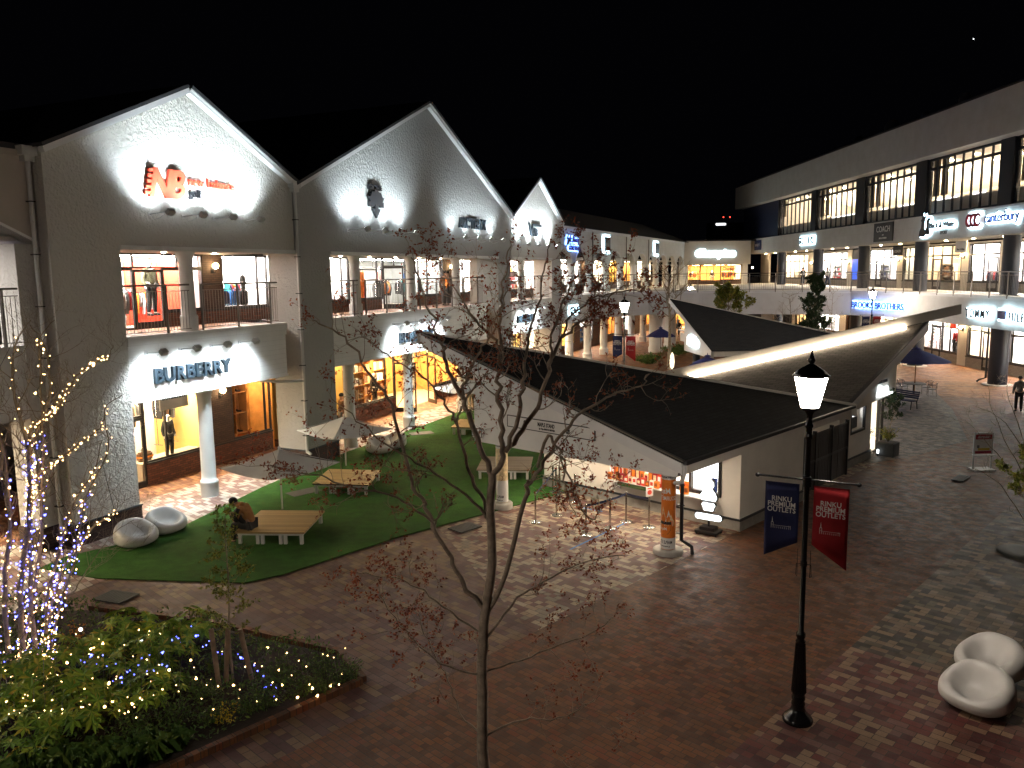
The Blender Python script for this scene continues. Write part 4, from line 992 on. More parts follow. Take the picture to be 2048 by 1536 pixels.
# distant lit building
b = MB(); b.box(0, 0, 0, 46, 20, 64); o = b.build('distant_tower', 'roof_dark', None, T(246, 1000)); tag(o, 'distant dark tower block with one lit band and two red lamps', 'tower')
b = MB(); b.box(7, -.4, 61, 19, -.1, 63.2); b.build('lit_band', 'e_lightbox', o)
b = MB(); b.sphere((16, 0, 70.5), .7, 8, 6); b.build('warning_lamp', 'e_red_dot', o); b = MB(); b.sphere((24, 0, 70.5), .7, 8, 6); b.build('warning_lamp', 'e_red_dot', o); b = MB(); b.tube([(16, 0, 64), (16, 0, 70)], .15, 4); b.build('mast', 'roof_dark', o); b = MB(); b.tube([(24, 0, 64), (24, 0, 70)], .15, 4); b.build('mast', 'roof_dark', o)
# ================================================================ KIOSKS   (FK: x = r away from us, y = f to the left)
K1 = thing('snack_kiosk', 'white snack kiosk with a big dark triangular roof and long name board', 'kiosk', FK)
def rz1(f): return 2.42 + .279 * (f + .5)
def slab(b, tri, th):
    up = [tuple(p) for p in tri]; dn = [(p[0], p[1], p[2] - th) for p in tri]; n = len(tri)
    bm = bmesh.new(); v = [bm.verts.new(p) for p in up + dn]
    bm.faces.new(v[:n]); bm.faces.new(v[n:][::-1])
    for i in range(n): bm.faces.new([v[i], v[n + i], v[n + (i + 1) % n], v[(i + 1) % n]])
    bmesh.ops.recalc_face_normals(bm, faces=bm.faces); b.addbm(bm, False)
b = MB(); slab(b, [(-.02, -.56, rz1(-.56)), (10.2, -.56, rz1(-.56)), (-.02, 8.80, rz1(8.8))], .05)
b.build('roof', 'shingle', K1, uvf=lambda c: (c.x, c.y))
b = MB()   # fascia facing us (plane r = 0), with overhanging tip
b.prism([(-.5, 2.36), (-.38, 2.0), (6.44, 1.93), (6.44, 3.90), (8.70, 4.53), (8.76, 4.94)], 'x', 0, .16)
b.build('fascia_wall', 'white_plaster', K1)
b = MB(); b.prism([(-.56, rz1(-.56) - .05), (8.8, rz1(8.8) - .05), (8.8, rz1(8.8) - .30), (-.56, rz1(-.56) - .30)], 'x', -.05, -.003)
b.build('rake_board', 'white_paint', K1)
b = MB(); b.prism([(-.58, rz1(-.56) - .00), (8.82, rz1(8.8) - .00), (8.82, rz1(8.8) + .03), (-.58, rz1(-.56) + .03)], 'x', -.06, .04); b.build('roof_edge', 'rail_metal', K1)
# hypotenuse parapet
def beam(b, p, q, z0, z1, w):
    p = Vector((*p, 0)); q = Vector((*q, 0)); d = (q - p).normalized(); nn = Vector((-d.y, d.x, 0)) * w / 2
    vs = []
    for e, (za, zb) in ((p, z0), (q, z1)):
        vs += [(e.x - nn.x, e.y - nn.y, za), (e.x + nn.x, e.y + nn.y, za), (e.x + nn.x, e.y + nn.y, zb), (e.x - nn.x, e.y - nn.y, zb)]
    b.add(vs, [(0, 3, 2, 1), (4, 5, 6, 7), (0, 1, 5, 4), (1, 2, 6, 5), (2, 3, 7, 6), (3, 0, 4, 7)], False)
b = MB(); beam(b, (10.3, -.62), (-.05, 8.86), (rz1(-.6) - .35, rz1(-.6) + .06), (rz1(8.8) - .35, rz1(8.8) + .05), .14); b.build('parapet', 'cream_plaster', K1)
b = MB(); b.box(.17, -.56, 2.08, 10.2, -.46, 2.36); b.build('eave_board', 'cream_plaster', K1)
b = MB(); b.box(-.02, -.66, 2.33, 10.2, -.57, 2.42); b.build('gutter', 'gutter_black', K1)
b = MB(); b.tube([(-.05, -.62, 2.34), (-.05, -.62, 2.12), (-.02, -.55, 1.92), (.05, -.3, 1.84)], .045, 8); b.build('gutter_pipe', 'white_metal', K1)
b = MB(); slab(b, [(.17, -.44, 2.06), (2.85, -.44, 2.06), (2.85, 5.9, 2.06), (.17, 6.4, 2.06)], .03); b.build('porch_ceiling', 'white_plaster', K1)
for f in (.9, 2.5, 4.1, 5.6): MB().lathe([(.07, 0), (.07, .012)], 12, (1.5, f, 2.015)).build('downlight', 'e_porch', K1)
# body
b = MB()
b.box(2.9, .05, .32, 3.1, 1.7, .80); b.box(2.9, -.5, .32, 3.1, .05, 2.06); b.box(2.9, 1.7, .32, 3.1, 3.7, .72); b.box(2.9, 3.7, .32, 3.1, 6.3, 2.06)
b.box(2.9, 1.7, 1.75, 3.1, 3.7, 2.06); b.box(2.9, 1.66, .80, 3.1, 1.74, 1.75)
b.prism([(-.5, .32), (-.5, 2.30), (3.4, 2.30), (3.4, .32)], 'x', 2.9, 2.9) if False else None
b.box(3.1, -.5, .32, 6.7, -.3, 2.34); b.box(3.1, 6.1, 0, 3.9, 6.3, 3.9) 
b.prism([(2.9, 2.06), (2.9, 3.9), (3.1, 3.9), (3.1, 2.06)], 'y', 3, 6.2) if False else None
b.build('wall', 'cream_plaster', K1)
b = MB(); b.box(2.86, -.54, 0, 3.1, 6.34, .27); b.box(3.1, -.54, 0, 6.72, -.3, .27); b.build('base', 'base_concrete', K1)
b = MB(); b.box(2.85, -.55, .27, 3.1, 6.35, .32); b.box(3.1, -.55, .27, 6.73, -.3, .32); b.build('base_line', 'letter_black', K1)
b = MB(); b.box(.15, -.5, 2.34, 6.7, -.4, 2.30) if False else None
# serving windows
b = MB()
b.box(2.86, .05, .80, 3.0, 1.66, .9); b.box(2.86, .05, 1.95, 3.0, 1.66, 2.06); b.box(2.86, .05, .9, 3.0, .13, 1.95); b.box(2.86, 1.58, .9, 3.0, 1.66, 1.95); b.box(2.87, .95, .9, 3.0, 1.02, 1.95)
fr = b.build('window_frame', 'black_metal', K1)
b = MB(); b.quad((2.93, .13, .9), (2.93, 1.58, .9), (2.93, 1.58, 1.95), (2.93, .13, 1.95)); b.build('pane', 'glass', fr)
b = MB(); b.quad((5.0, -.28, .3), (5.0, 5.9, .3), (5.0, 5.9, 2.3), (5.0, -.28, 2.3)); b.quad((3.1, -.28, .34), (5, -.28, .34), (5, 5.9, .34), (3.1, 5.9, .34)); b.quad((3.1, -.28, 2.25), (5, -.28, 2.25), (5, 5.9, 2.25), (3.1, 5.9, 2.25)); b.build('interior', 'shop_white', K1)
b = MB(); b.box(3.3, .1, 2.2, 4.6, 1.6, 2.22); b.box(3.3, 1.9, 2.2, 4.6, 3.6, 2.22); b.build('ceiling_light', 'e_kiosk', K1)
b = MB(); b.box(2.5, .18, .76, 2.9, 3.65, .80); b.build('counter_shelf', 'white_paint', K1)
b = MB(); b.prism([(2.9, .75), (2.9, .45), (2.55, .75)], 'y', .3, .36); b.prism([(2.9, .75), (2.9, .45), (2.55, .75)], 'y', 3.3, 3.36); b.build('shelf_bracket', 'white_paint', K1)
b = MB(); b.box(2.84, 3.2, 1.28, 2.9, 4.6, 1.34); b.build('awning_rail', 'black_metal', K1)
b = MB(); b.box(3.6, .3, 1.0, 3.7, 1.4, 1.9); b.build('light_box', 'e_lightbox', K1)
b = MB(); b.box(2.88, .16, .92, 2.9, .45, 1.3); b.build('sticker', 'letter_blue', K1)
# goods on the shelf: boxes of sweets
rr = random.Random(3)
cols = ['orange_print', 'letter_red', 'cream_print', 'brown_print', 'print_white', 'letter_crimson']
labs = ['orange', 'red', 'cream patterned', 'brown patterned', 'white', 'dark red']
b = MB(); b.box(2.44, 1.9, .70, 2.49, 3.1, .80); b.text('x', 0, 0, 0, .001) if False else None
sign('price_strip', 'green strip with small yellow lettering on the kiosk counter edge', FK, [('strip', b, 'leaf_dark')])
for k in range(24):
    f = 1.85 + (k // 2) * .145; ci = (k * 5 + 1 + k // 5) % 6; h = rr.uniform(.14, .24) if k % 2 else rr.uniform(.34, .50); bb = MB(); bb.bbox(-.05, -.07, 0, .05, .07, h, .008); bb.m = 1; bb.box(-.0515, -.045, h * .3, -.050, .045, h * .8)
    tag(bb.build('sweet_box', [cols[ci], cols[(ci + 3) % 6]], None, FK @ T(2.58 if k % 2 else 2.74, f, .80)), '%s sweet box, number %d in the %s row from the orange poster column' % (labs[ci], k // 2 + 1, 'front' if k % 2 else 'back'), 'box', 'boxes on the kiosk counter')
b = MB(); b.box(-.02, -.14, 0, 0, .14, .36); b.m = 1; b.box(-.022, -.11, .05, -.02, .11, .18); b.m = 2; b.box(-.022, -.12, .25, -.02, .12, .28)
tag(b.build('menu_card', ['orange_print', 'brown_print', 'letter_red'], None, FK @ T(2.6, .98, .80)), 'small orange upright menu card on the right end of the kiosk counter', 'menu card')
# name board on the fascia
def fk_sign(name, label, r, f, z, parts):   # local x to the right as seen (i.e. -f), facing -r
    return sign(name, label, FK @ Matrix(((0, 1, 0, r), (-1, 0, 0, f), (0, 0, 1, z), (0, 0, 0, 1))), parts)
b = MB(); b.box(0, -.03, 0, 3.04, 0, .29)
bo = MB(); bo.box(-.02, -.036, -.02, 3.06, -.0, 0); bo.box(-.02, -.036, .29, 3.06, 0, .31); bo.box(-.02, -.036, 0, 0, 0, .29); bo.box(3.04, -.036, 0, 3.06, 0, .29)
b2 = MB(); b2.text('MAPLE STAND', 1.42, -.034, .13, .15, .003, .004, .62, 'CENTER'); b2.text('by The MAPLE MANIA', 1.45, -.034, .045, .07, .003, .003, .85, 'CENTER')
for x in (.60, 2.12):
    b2.box(x, -.036, .05, x + .13, -.033, .10); b2.box(x + .01, -.036, .11, x + .12, -.033, .17); b2.prism([(x, .18), (x + .13, .18), (x + .1, .23), (x + .03, .23)], 'y', -.036, -.033)
fk_sign('name_board', 'long white name board with black border and lettering on the kiosk fascia', -.0, 5.06, 2.56, [('board', b, 'print_white'), ('border', bo, 'letter_black'), ('letters', b2, 'letter_black')])
b = MB(); b.box(0, -.03, 0, .40, .0, .32); bo = MB(); bo.box(.03, -.036, .03, .37, -.031, .05); bo.box(.03, -.036, .27, .37, -.031, .29); bo.box(.03, -.036, .05, .05, -.031, .27); bo.box(.35, -.036, .05, .37, -.031, .27); bo.box(.12, -.036, .08, .28, -.031, .20)
fk_sign('small_sign', 'small framed white sign hanging at the left end of the kiosk fascia', -.02, 6.46, 2.05, [('board', b, 'print_white'), ('frame_print', bo, 'letter_black')])
# poster columns
def poster_col(r, f, label, kind):
    t = thing('poster_column', label, 'column', FK @ T(r, f))
    b = MB(); b.lathe([(.36, 0), (.36, .10), (.30, .12), (.19, .12)] if kind == 0 else [(.30, 0), (.30, .16), (.26, .20), (.19, .20)], 32); b.build('base', 'concrete', t)
    z0 = .13 if kind == 0 else .21
    b = MB(); b.lathe([(.172, z0), (.172, 1.99)], 32); b.build('shaft', 'orange_print' if kind == 0 else 'cream_print', t)
    def wrap(mb, u, z): # wrap a flat x,z onto cylinder, angle measured toward viewer (-r)
        a = math.pi + u / .175; return (.1745 * math.cos(a), .1745 * math.sin(a), z)
    def wb(u0, u1, za, zb, mt, nm, rad=.175):
        b = MB(); n = max(2, int((u1 - u0) / .03)); vs = []
        for i in range(n + 1):
            a = math.pi - (u0 + (u1 - u0) * i / n) / .172 - .2
            vs += [(rad * math.cos(a), rad * math.sin(a), za), (rad * math.cos(a), rad * math.sin(a), zb)]
        b.add(vs, [(2 * i, 2 * i + 2, 2 * i + 3, 2 * i + 1) for i in range(n)], True); b.build(nm, mt, t)
    def wt(body, z, s, xs, mt, nm, u0=0, off=.002):
        vs, fs = text_geo(body, s, 0, off, xs, 'CENTER', .15 if s > .1 and mt == 'print_white' else 0)
        b = MB(); b.add([(.178 * math.cos(math.pi - (u0 + p[0]) / .172 - .2), .178 * math.sin(math.pi - (u0 + p[0]) / .172 - .2), z + p[1]) for p in vs], fs, False); b.build(nm, mt, t)
    def blob(pts, mt, nm, rad=.1762):
        b = MB(); b.add([(rad * math.cos(math.pi - u / .172 - .2), rad * math.sin(math.pi - u / .172 - .2), z) for u, z in pts], [tuple(range(len(pts)))], False); b.build(nm, mt, t)
    if kind == 0:
        wb(-.54, .54, 1.86, 1.985, 'print_white', 'top_band'); wt('THE MAPLE MANIA', 1.90, .055, .8, 'letter_black', 'top_text')
        wb(-.54, .54, .14, .42, 'print_white', 'bottom_band'); wt('MAPLE STAND', .28, .115, .62, 'letter_black', 'bottom_text'); wt('by THE MAPLE MANIA', .2, .04, .9, 'letter_black', 'bottom_small_text')
        wt('Maple', 1.52, .19, .8, 'print_white', 'script_text'); wt('GOURMET Special', 1.36, .14, .62, 'print_white', 'script_text'); 
        for k, (u, h, w) in enumerate([(-.14, .38, .10), (0, .46, .10), (.13, .4, .09), (-.2, .28, .08), (.2, .3, .08)]):
            blob([(u - w, .72), (u + w, .72), (u + w * .8, .85), (u + w * .35, .72 + h * .7), (u + .01, .74 + h), (u - w * .4, .72 + h * .65), (u - w * .85, .85)], 'print_white' if k % 2 == 0 else 'cream_print', 'soft_cream', .1765 + .0004 * k)
        for k in range(6): blob([(-.18 + .07 * k, .8), (-.165 + .07 * k, .8), (-.13 + .07 * k, 1.0 + .04 * (k % 3)), (-.15 + .07 * k, 1.0 + .04 * (k % 3))], 'orange_print', 'syrup', .1795)
        pts = [(-.2, .76), (.2, .76), (.19, .62), (.12, .52), (0, .48), (-.12, .52), (-.19, .62)]
        blob(pts, 'letter_black', 'badge', .180); wt('Maple Caramel', .64, .07, .75, 'cream_print', 'badge_text') if False else None
        vs, fs = text_geo('Maple', .1, 0, .001, .9, 'CENTER', .2)
        b = MB(); b.add([(.1815 * math.cos(math.pi - p[0] / .172 - .2), .1815 * math.sin(math.pi - p[0] / .172 - .2), .62 + p[1]) for p in vs], fs, False); b.build('badge_text', 'print_white', t)
        wb(-.2, .2, .76, .83, 'letter_black', 'badge_top', .1798)
    else:
        wb(-.54, .54, 1.80, 1.98, 'print_white', 'top_band'); wt('THE MAPLE MANIA', 1.86, .05, .8, 'letter_black', 'top_text')
        wb(-.54, .54, .22, .48, 'print_white', 'bottom_band'); wt('MAPLE STAND', .35, .105, .62, 'letter_black', 'bottom_text'); wt('by THE MAPLE MANIA', .27, .04, .9, 'letter_black', 'bottom_small_text')
        wb(-.54, .54, .48, .86, 'print_white', 'cup_print', .176)
        for u, z, rx, rz_, mt in ((-.05, 1.12, .16, .14, 'cream_print'), (.1, 1.34, .13, .12, 'print_white'), (-.12, 1.46, .12, .1, 'cream_print'), (0, .94, .2, .12, 'brown_print')):
            blob([(u + rx * math.cos(2 * math.pi * i / 14), z + rz_ * math.sin(2 * math.pi * i / 14)) for i in range(14)], mt, 'dessert_print', .177 + z * .001)
    return t
poster_col(.28, 0, 'round column wrapped in an orange dessert poster at the kiosk corner', 0)
poster_col(.28, 5.62, 'round column wrapped in a cream and brown dessert poster behind the tree trunk', 1)
b = MB(); b.tube([(0, 0, 1.95), (0, 0, .35), (.10, -.12, .25), (.12, -.22, .2), (.12, -.24, .02)], .045, 10)
for z in (.5, 1.2, 1.7): b.box(-.05, -.05, z, .05, .12, z + .02)
tag(b.build('downpipe', 'gutter_black', None, FK @ T(.42, -.28)), 'black downpipe beside the orange poster column', 'downpipe')
# dark fence between the kiosks
t = thing('board_fence', 'dark board fence closing the gap between the two kiosks', 'fence', FK @ T(6.7, -.28))
for k in range(5):
    b = MB(); x = .03 + k * .76
    b.box(x, -.02, .04, x + .74, .02, 1.78 + .0 * k)
    for j in range(6): b.box(x + .005 + j * .123, -.032, .06, x + .118 + j * .123, -.02, 1.76)
    b.build('panel', 'dark_frame', t)
b = MB(); b.box(0, -.05, .9, 3.86, -.033, .97); b.build('rail', 'black_metal', t)
for k in range(4):
    b = MB(); b.box(k * 1.27, -.06, 0, k * 1.27 + .06, .06, 1.86); b.build('post', 'black_metal', t)

K2 = thing('second_kiosk', 'white kiosk behind the dark fence with a light strip along its shingle roof', 'kiosk', FK)
def rz2(r): return 2.42 + .3 * (r - 10.15)
b = MB(); slab(b, [(10.35, -.42, rz2(10.35)), (17.75, -.42, rz2(17.75)), (10.35, 6.9, rz2(10.35))], .05)
b.build('roof', 'shingle_light', K2, uvf=lambda c: (c.y, c.x))
b = MB(); b.prism([(10.32, 2.0), (10.32, rz2(10.35) - .06), (17.9, rz2(17.9) - .06), (17.9, rz2(17.9) - .5), (14.8, rz2(14.8) - .55), (14.8, 2.28), (10.7, 2.1)], 'y', -.36, -.22); b.build('gable_board', 'cream_plaster', K2)
b = MB(); b.prism([(10.3, rz2(10.3) - .03), (17.9, rz2(17.9) - .03), (17.9, rz2(17.9) - .40), (10.3, rz2(10.3) - .30)], 'y', -.46, -.37); b.build('rake_board', 'white_paint', K2)
b = MB(); b.prism([(10.3, rz2(10.3) + .01), (17.9, rz2(17.9) + .01), (17.9, rz2(17.9) - .03), (10.3, rz2(10.3) - .03)], 'y', -.48, -.36); b.build('roof_edge', 'dark_frame', K2)
b = MB(); b.box(10.25, -.3, 2.1, 10.34, 5, 2.42); b.build('eave_board', 'cream_plaster', K2)
b = MB(); beam(b, (10.1, 6.95), (18.5, -1.36), (2.52, 2.86), (5.0, 5.36), .14); b.build('parapet', 'cream_plaster', K2)
b = MB(); beam(b, (10.95, 5.96), (16.9, .07), (2.66, 2.76), (4.46, 4.56), .05); b.build('light_strip', 'e_strip', K2)
b = MB(); b.box(10.6, 0, .32, 11.6, .2, 2.35); b.box(12.95, 0, .32, 13.5, .2, 2.35); b.box(11.6, 0, .32, 12.95, .2, 1.12); b.box(11.6, 0, 2.1, 12.95, .2, 2.35); b.box(10.6, .2, .0, 10.8, 5, 2.5); b.box(13.3, .2, 0, 13.5, .9, 2.6); b.build('wall', 'cream_plaster', K2)
b = MB(); b.box(10.58, -.04, 0, 13.52, .2, .27); b.build('base', 'base_concrete', K2)
b = MB(); b.box(10.57, -.05, .27, 13.53, .2, .32); b.build('base_line', 'letter_black', K2)
window(K2, 0, 11.6, 12.95, 1.12, 2.1, .02, (), (), 'black_metal', .09)
b = MB(); b.box(11.7, .3, 1.6, 12.85, .32, 2.05); b.build('window_light', 'e_lightbox', K2)
b = MB(); b.box(11.7, .25, 1.2, 12.85, .45, 1.6)
b.build('display', 'cloth_grey', K2)
window(K2, 0, 13.5, 15.0, .1, 2.3, .10, (14.55,), (), 'black_metal', .05)
b = MB(); b.box(13.56, .17, .1, 14.5, .2, 2.25); b.build('interior', 'e_food_cream', K2)  # glowing sheet stands in for the lit room behind the door glass
b = MB(); b.box(13.5, .9, 0, 17, 4, .08); b.box(15.2, .7, 0, 15.4, 3.5, 3.2); b.build('floor_slab', 'cream_plaster', K2)
fk2 = FK @ Matrix(((1, 0, 0, 12.85), (0, 1, 0, -.37), (0, 0, 1, 2.78), (0, 0, 0, 1)))
b = MB(); b.text('NUGGET MUSSES', 0, -.01, .0, .15, .008, .003, .85); tag(b.build('sign_lettering', 'letter_black', None, fk2), 'small black capitals on the gable of the second kiosk', 'lettering')
t = thing('shop_sign', 'glowing white sign with a shelf below the capitals of the second kiosk', 'shop sign', fk2 @ T(.05, 0, -.40))
b = MB(); b.text('N', .1, -.02, .02, .34, .02, .03); b.text('ugget', .45, -.02, .05, .24, .02, .02); b.build('letters', 'e_cool', t); b = MB(); b.box(-.05, -.1, -.05, 1.35, 0, .0); b.build('light_shelf', 'e_face_white', t)

F3 = frame((11.0, 43.8), (.995, .10), (-.10, .995))
K3 = thing('third_kiosk', 'far white kiosk with a dark triangular roof rising to the left', 'kiosk', F3)
def rz3(y): return 2.42 + (2.58 / 7.8) * y
b = MB(); slab(b, [(-.02, -.06, rz3(-.06)), (10.4, -.06, rz3(-.06)), (-.02, 7.85, rz3(7.85))], .05); b.build('roof', 'shingle', K3, uvf=lambda c: (c.x, c.y))
b = MB(); b.prism([(0, 2.36), (.1, 1.95), (4.8, 1.95), (4.8, 3.75), (7.7, 4.55), (7.8, 4.94)], 'x', 0, .15); b.build('fascia_wall', 'white_plaster', K3)
b = MB(); b.prism([(-.06, 2.36), (7.85, 4.97), (7.85, 4.72), (-.06, 2.10)], 'x', -.05, -.003); b.build('rake_board', 'white_paint', K3)
b = MB(); beam(b, (10.5, -.1), (-.05, 7.9), (2.1, 2.46), (4.7, 5.04), .13); b.build('parapet', 'cream_plaster', K3)
b = MB(); b.box(.15, 0, 2.05, 10.3, .08, 2.36); b.box(3, .4, 0, 9, .6, 2.2); b.box(3, .6, 0, 3.2, 3.2, 2.3); b.build('wall', 'cream_plaster', K3)
b = MB(); b.lathe([(.22, 0), (.22, 2.1)], 20, (.3, 3.4, 0)); b.build('column', 'navy_metal', K3)
fk3 = F3 @ Matrix(((0, 1, 0, 0), (-1, 0, 0, 4.0), (0, 0, 1, 2.42), (0, 0, 0, 1)))
halo_text('shop_sign', 'white glowing script on the fascia of the far triangular kiosk', fk3, .2, .02, 'Kebabs', .62, .9, 'e_face_white', 'e_halo', .03, .06)
b = MB(); b.box(-1.35, -.03, 0, -.1, .03, .06); b.tube([(-1.3, 0, .06), (0, 0, .8)], .01, 4); b.box(-.95, -.02, -.62, -.15, .02, -.12); b.tube([(-.9, 0, 0), (-.9, 0, -.12)], .01, 4); b.tube([(-.2, 0, 0), (-.2, 0, -.12)], .01, 4)
tag(b.build('hanging_sign', 'print_white', None, F3 @ Matrix(((0, 1, 0, .05), (-1, 0, 0, 4.75), (0, 0, 1, 3.1), (0, 0, 0, 1)))), 'white hanging sign on a bracket at the left of the far triangular kiosk', 'hanging sign')

# ================================================================ STREET LAMPS
def street_lamp(M, label, ang, armdz=0.0, first=None, group='lantern street lamps with banners'):
    if first is not None:
        return copy_tree(first, M, label)
    t = thing('street_lamp', label, 'street lamp', M, group)
    b = MB()
    b.lathe([(.22, 0), (.225, .04), (.20, .08), (.12, .16), (.095, .24), (.10, .27), (.10, .30), (.085, .33), (.10, .36), (.10, .40), (.085, .42), (.105, .47), (.065, 1.25), (.075, 1.28), (.05, 1.31), (.07, 1.36), (.07, 1.40), (.042, 1.44), (.040, 3.6), (.037, 4.35), (.048, 4.37), (.052, 4.40), (.045, 4.42), (.045, 4.52), (.058, 4.54), (.058, 4.57), (.04, 4.6), (.045, 4.72), (.09, 4.80)], 32)
    b.build('pole', 'gloss_black', t)
    b = MB()
    for k in range(16):
        a = 2 * math.pi * k / 16; b.tube([(.105 * math.cos(a), .105 * math.sin(a), .47), (.066 * math.cos(a), .066 * math.sin(a), 1.24)], .008, 4)
    b.build('fluting', 'gloss_black', t)
    b = MB(); b.lathe([(.12, 4.83), (.225, 5.27)], 8, smooth=False, ang=.39); b.build('lantern_glass', 'e_lamp', t)
    b = MB(); b.lathe([(.13, 4.79), (.14, 4.83), (.12, 4.835)], 8, smooth=False, ang=.39)
    for k in range(8):
        a = .39 + math.pi * k / 4; b.tube([(.125 * math.cos(a), .125 * math.sin(a), 4.82), (.232 * math.cos(a), .232 * math.sin(a), 5.28)], .005, 4)
    b.lathe([(.245, 5.27), (.26, 5.29), (.16, 5.38), (.06, 5.44), (.03, 5.46), (.045, 5.48), (.055, 5.51), (.02, 5.6), (.004, 5.68)], 16); b.build('lantern_frame', 'gloss_black', t)
    ca, sa = math.cos(ang), math.sin(ang)
    def L(u, v, z): return (u * ca - v * sa, u * sa + v * ca, z)
    b = MB(); b.lathe([(.065, 3.66), (.065, 3.80)], 16); b.tube([L(-.68, 0, 3.76), L(.68, 0, 3.76)], .016, 8); b.sphere(L(-.70, 0, 3.76), .035); b.sphere(L(.70, 0, 3.76), .035)
    b.lathe([(.05, 2.45), (.05, 2.52)], 12)
    for s_ in (-1, 1): b.tube([L(.05 * s_, 0, 2.48), L(.10 * s_, 0, 2.48), L(.11 * s_, 0, 2.3), L(.09 * s_, 0, 2.28), L(.09 * s_, 0, 2.7)], .005, 4)
    b.build('banner_arm', 'gloss_black', t)
    for s_, mt, nm in ((-1, 'navy_cloth', 'blue_banner'), (1, 'red_cloth', 'red_banner')):
        b = MB(); n = 10; xin, xout = .10, .58; ztop = 3.68
        vs = []; 
        for i in range(n + 1):
            u = xin + (xout - xin) * i / n; zb = 2.80 - (.27 if s_ < 0 else .33) * (i / n)
            for j in range(9):
                zz = ztop + (zb - ztop) * j / 8; vs.append(L(s_ * u, .02 * math.sin(5 * u + j * .5) * j / 8, zz))
        b.add(vs, [(i * 9 + j, (i + 1) * 9 + j, (i + 1) * 9 + j + 1, i * 9 + j + 1) for i in range(n) for j in range(8)], True)
        o = b.build(nm, mt, t); md = o.modifiers.new('s', 'SOLIDIFY'); md.thickness = .004
        b = MB(); c = s_ * .34
        for li, w in enumerate(('RINKU', 'PREMIUM', 'OUTLETS')):
            vs_, fs_ = text_geo(w, .105, .002, .0015, .92, 'CENTER')
            b.add([L(c + p[0], -.022 - p[2], 3.40 - li * .082 + p[1]) for p in vs_], fs_, False)
        for (x0, z0, x1, z1) in [(-.14, 0, -.134, .09), (-.112, 0, -.106, .09), (-.134, .05, -.112, .054), (-.134, .088, -.112, .10), (-.128, .10, -.118, .125), (-.106, .042, .14, .046), (.112, 0, .116, .055), (.134, 0, .138, .055)] + [(-.085 + .028 * k, .0, -.080 + .028 * k, .03) for k in range(7)]:
            b.add([L(c + x0, -.024, 2.98 + z0), L(c + x1, -.024, 2.98 + z0), L(c + x1, -.024, 2.98 + z1), L(c + x0, -.024, 2.98 + z1)], [(0, 1, 2, 3)], False)
        b.add([L(c - .128, -.024, 3.105), L(c - .118, -.024, 3.105), L(c - .123, -.024, 3.16)], [(0, 1, 2)], False)
        b.build('print', 'print_white', o)
    return t
pl_ = GP(1595, 1441); la = GP(1522, 955, 3.76); lb = GP(1703, 974, 3.76); ang = math.atan2(lb.y - la.y, lb.x - la.x)
SL = street_lamp(T(pl_.x, pl_.y), 'tall black lantern lamp with blue and red banners in the right foreground', ang)
street_lamp(T(5.45, 38.6), 'lantern lamp with banners left of the navy parasol beyond the big roof', 0, first=SL)
street_lamp(T(23.4, 52) @ RZ(.3), 'lantern lamp with banners before the blue glowing letters on the right', 0, first=SL)
street_lamp(T(-6.6, 2.6) @ RZ(.6), 'added unseen lantern lamp outside the left of the picture, lighting the tree and kiosk', 0, first=SL)  # lamp added out of view to light the trunk and kiosk front
street_lamp(T(16.0, 71.6), 'farthest lantern lamp whose head shows behind the bridge railing', 0, first=SL)

# ================================================================ FURNITURE
def pebble_seat(M, label, first=None):
    if first: return copy_tree(first, M, label)
    bm = bmesh.new(); bmesh.ops.create_uvsphere(bm, u_segments=48, v_segments=32, radius=1)
    for v in bm.verts:
        x, y, z = v.co; rr_ = math.hypot(x, y)
        back = max(0, y)                        # +y is the high back
        hx, hy = .52, .47
        e = .82
        sx = math.copysign(abs(x) ** e, x); sy = math.copysign(abs(y) ** e, y)
        top = .50 + .25 * y * (1 if z > 0 else 0)
        zz = (z if z > 0 else z * .0) 
        if z >= 0: Z = .24 + (top - .24 + .06) * (z ** .62)
        else: Z = .24 - .24 * min(1, (-z) ** .75 * 1.05)
        f = 1 - .18 * max(0, -z) ** 2
        X = sx * hx * f; Y = sy * hy * f + .05 * max(0, z) * 0
        if z > 0:
            dd = ((X) / .30) ** 2 + ((Y + .06) / .26) ** 2
            Z -= (.30 + .05 * y) * math.exp(-dd * dd * .9)
        v.co = (X, Y, max(0, Z))
    b = MB(); b.addbm(bm, True); o = b.build('pebble_seat', 'seat_white', None, M)
    md = o.modifiers.new('sub', 'SUBSURF'); md.levels = 1; md.render_levels = 1
    return tag(o, label, 'seat', 'white pebble shaped seats')
s1 = pebble_seat(T(GP(274, 1090).x, GP(274, 1090).y) @ RZ(.95), 'white pebble seat nearest the camera beside the stucco pier')
def sp(px, py, a, l):
    p = GP(px, py); copy_tree(s1, T(p.x, p.y) @ RZ(a), l)
sp(334, 1064, 1.05, 'white pebble seat between its twin and the lawn umbrella')
sp(760, 906, .5, 'white pebble seat left of its twin on the lawn before the arcade columns'); sp(787, 896, -.8, 'white pebble seat with its bowl turned right on the lawn before the arcade columns')
sp(1951, 1415, -.95, 'white pebble seat nearest the camera at the right edge'); sp(1978, 1352, -1.1, 'white pebble seat behind its twin at the right edge')

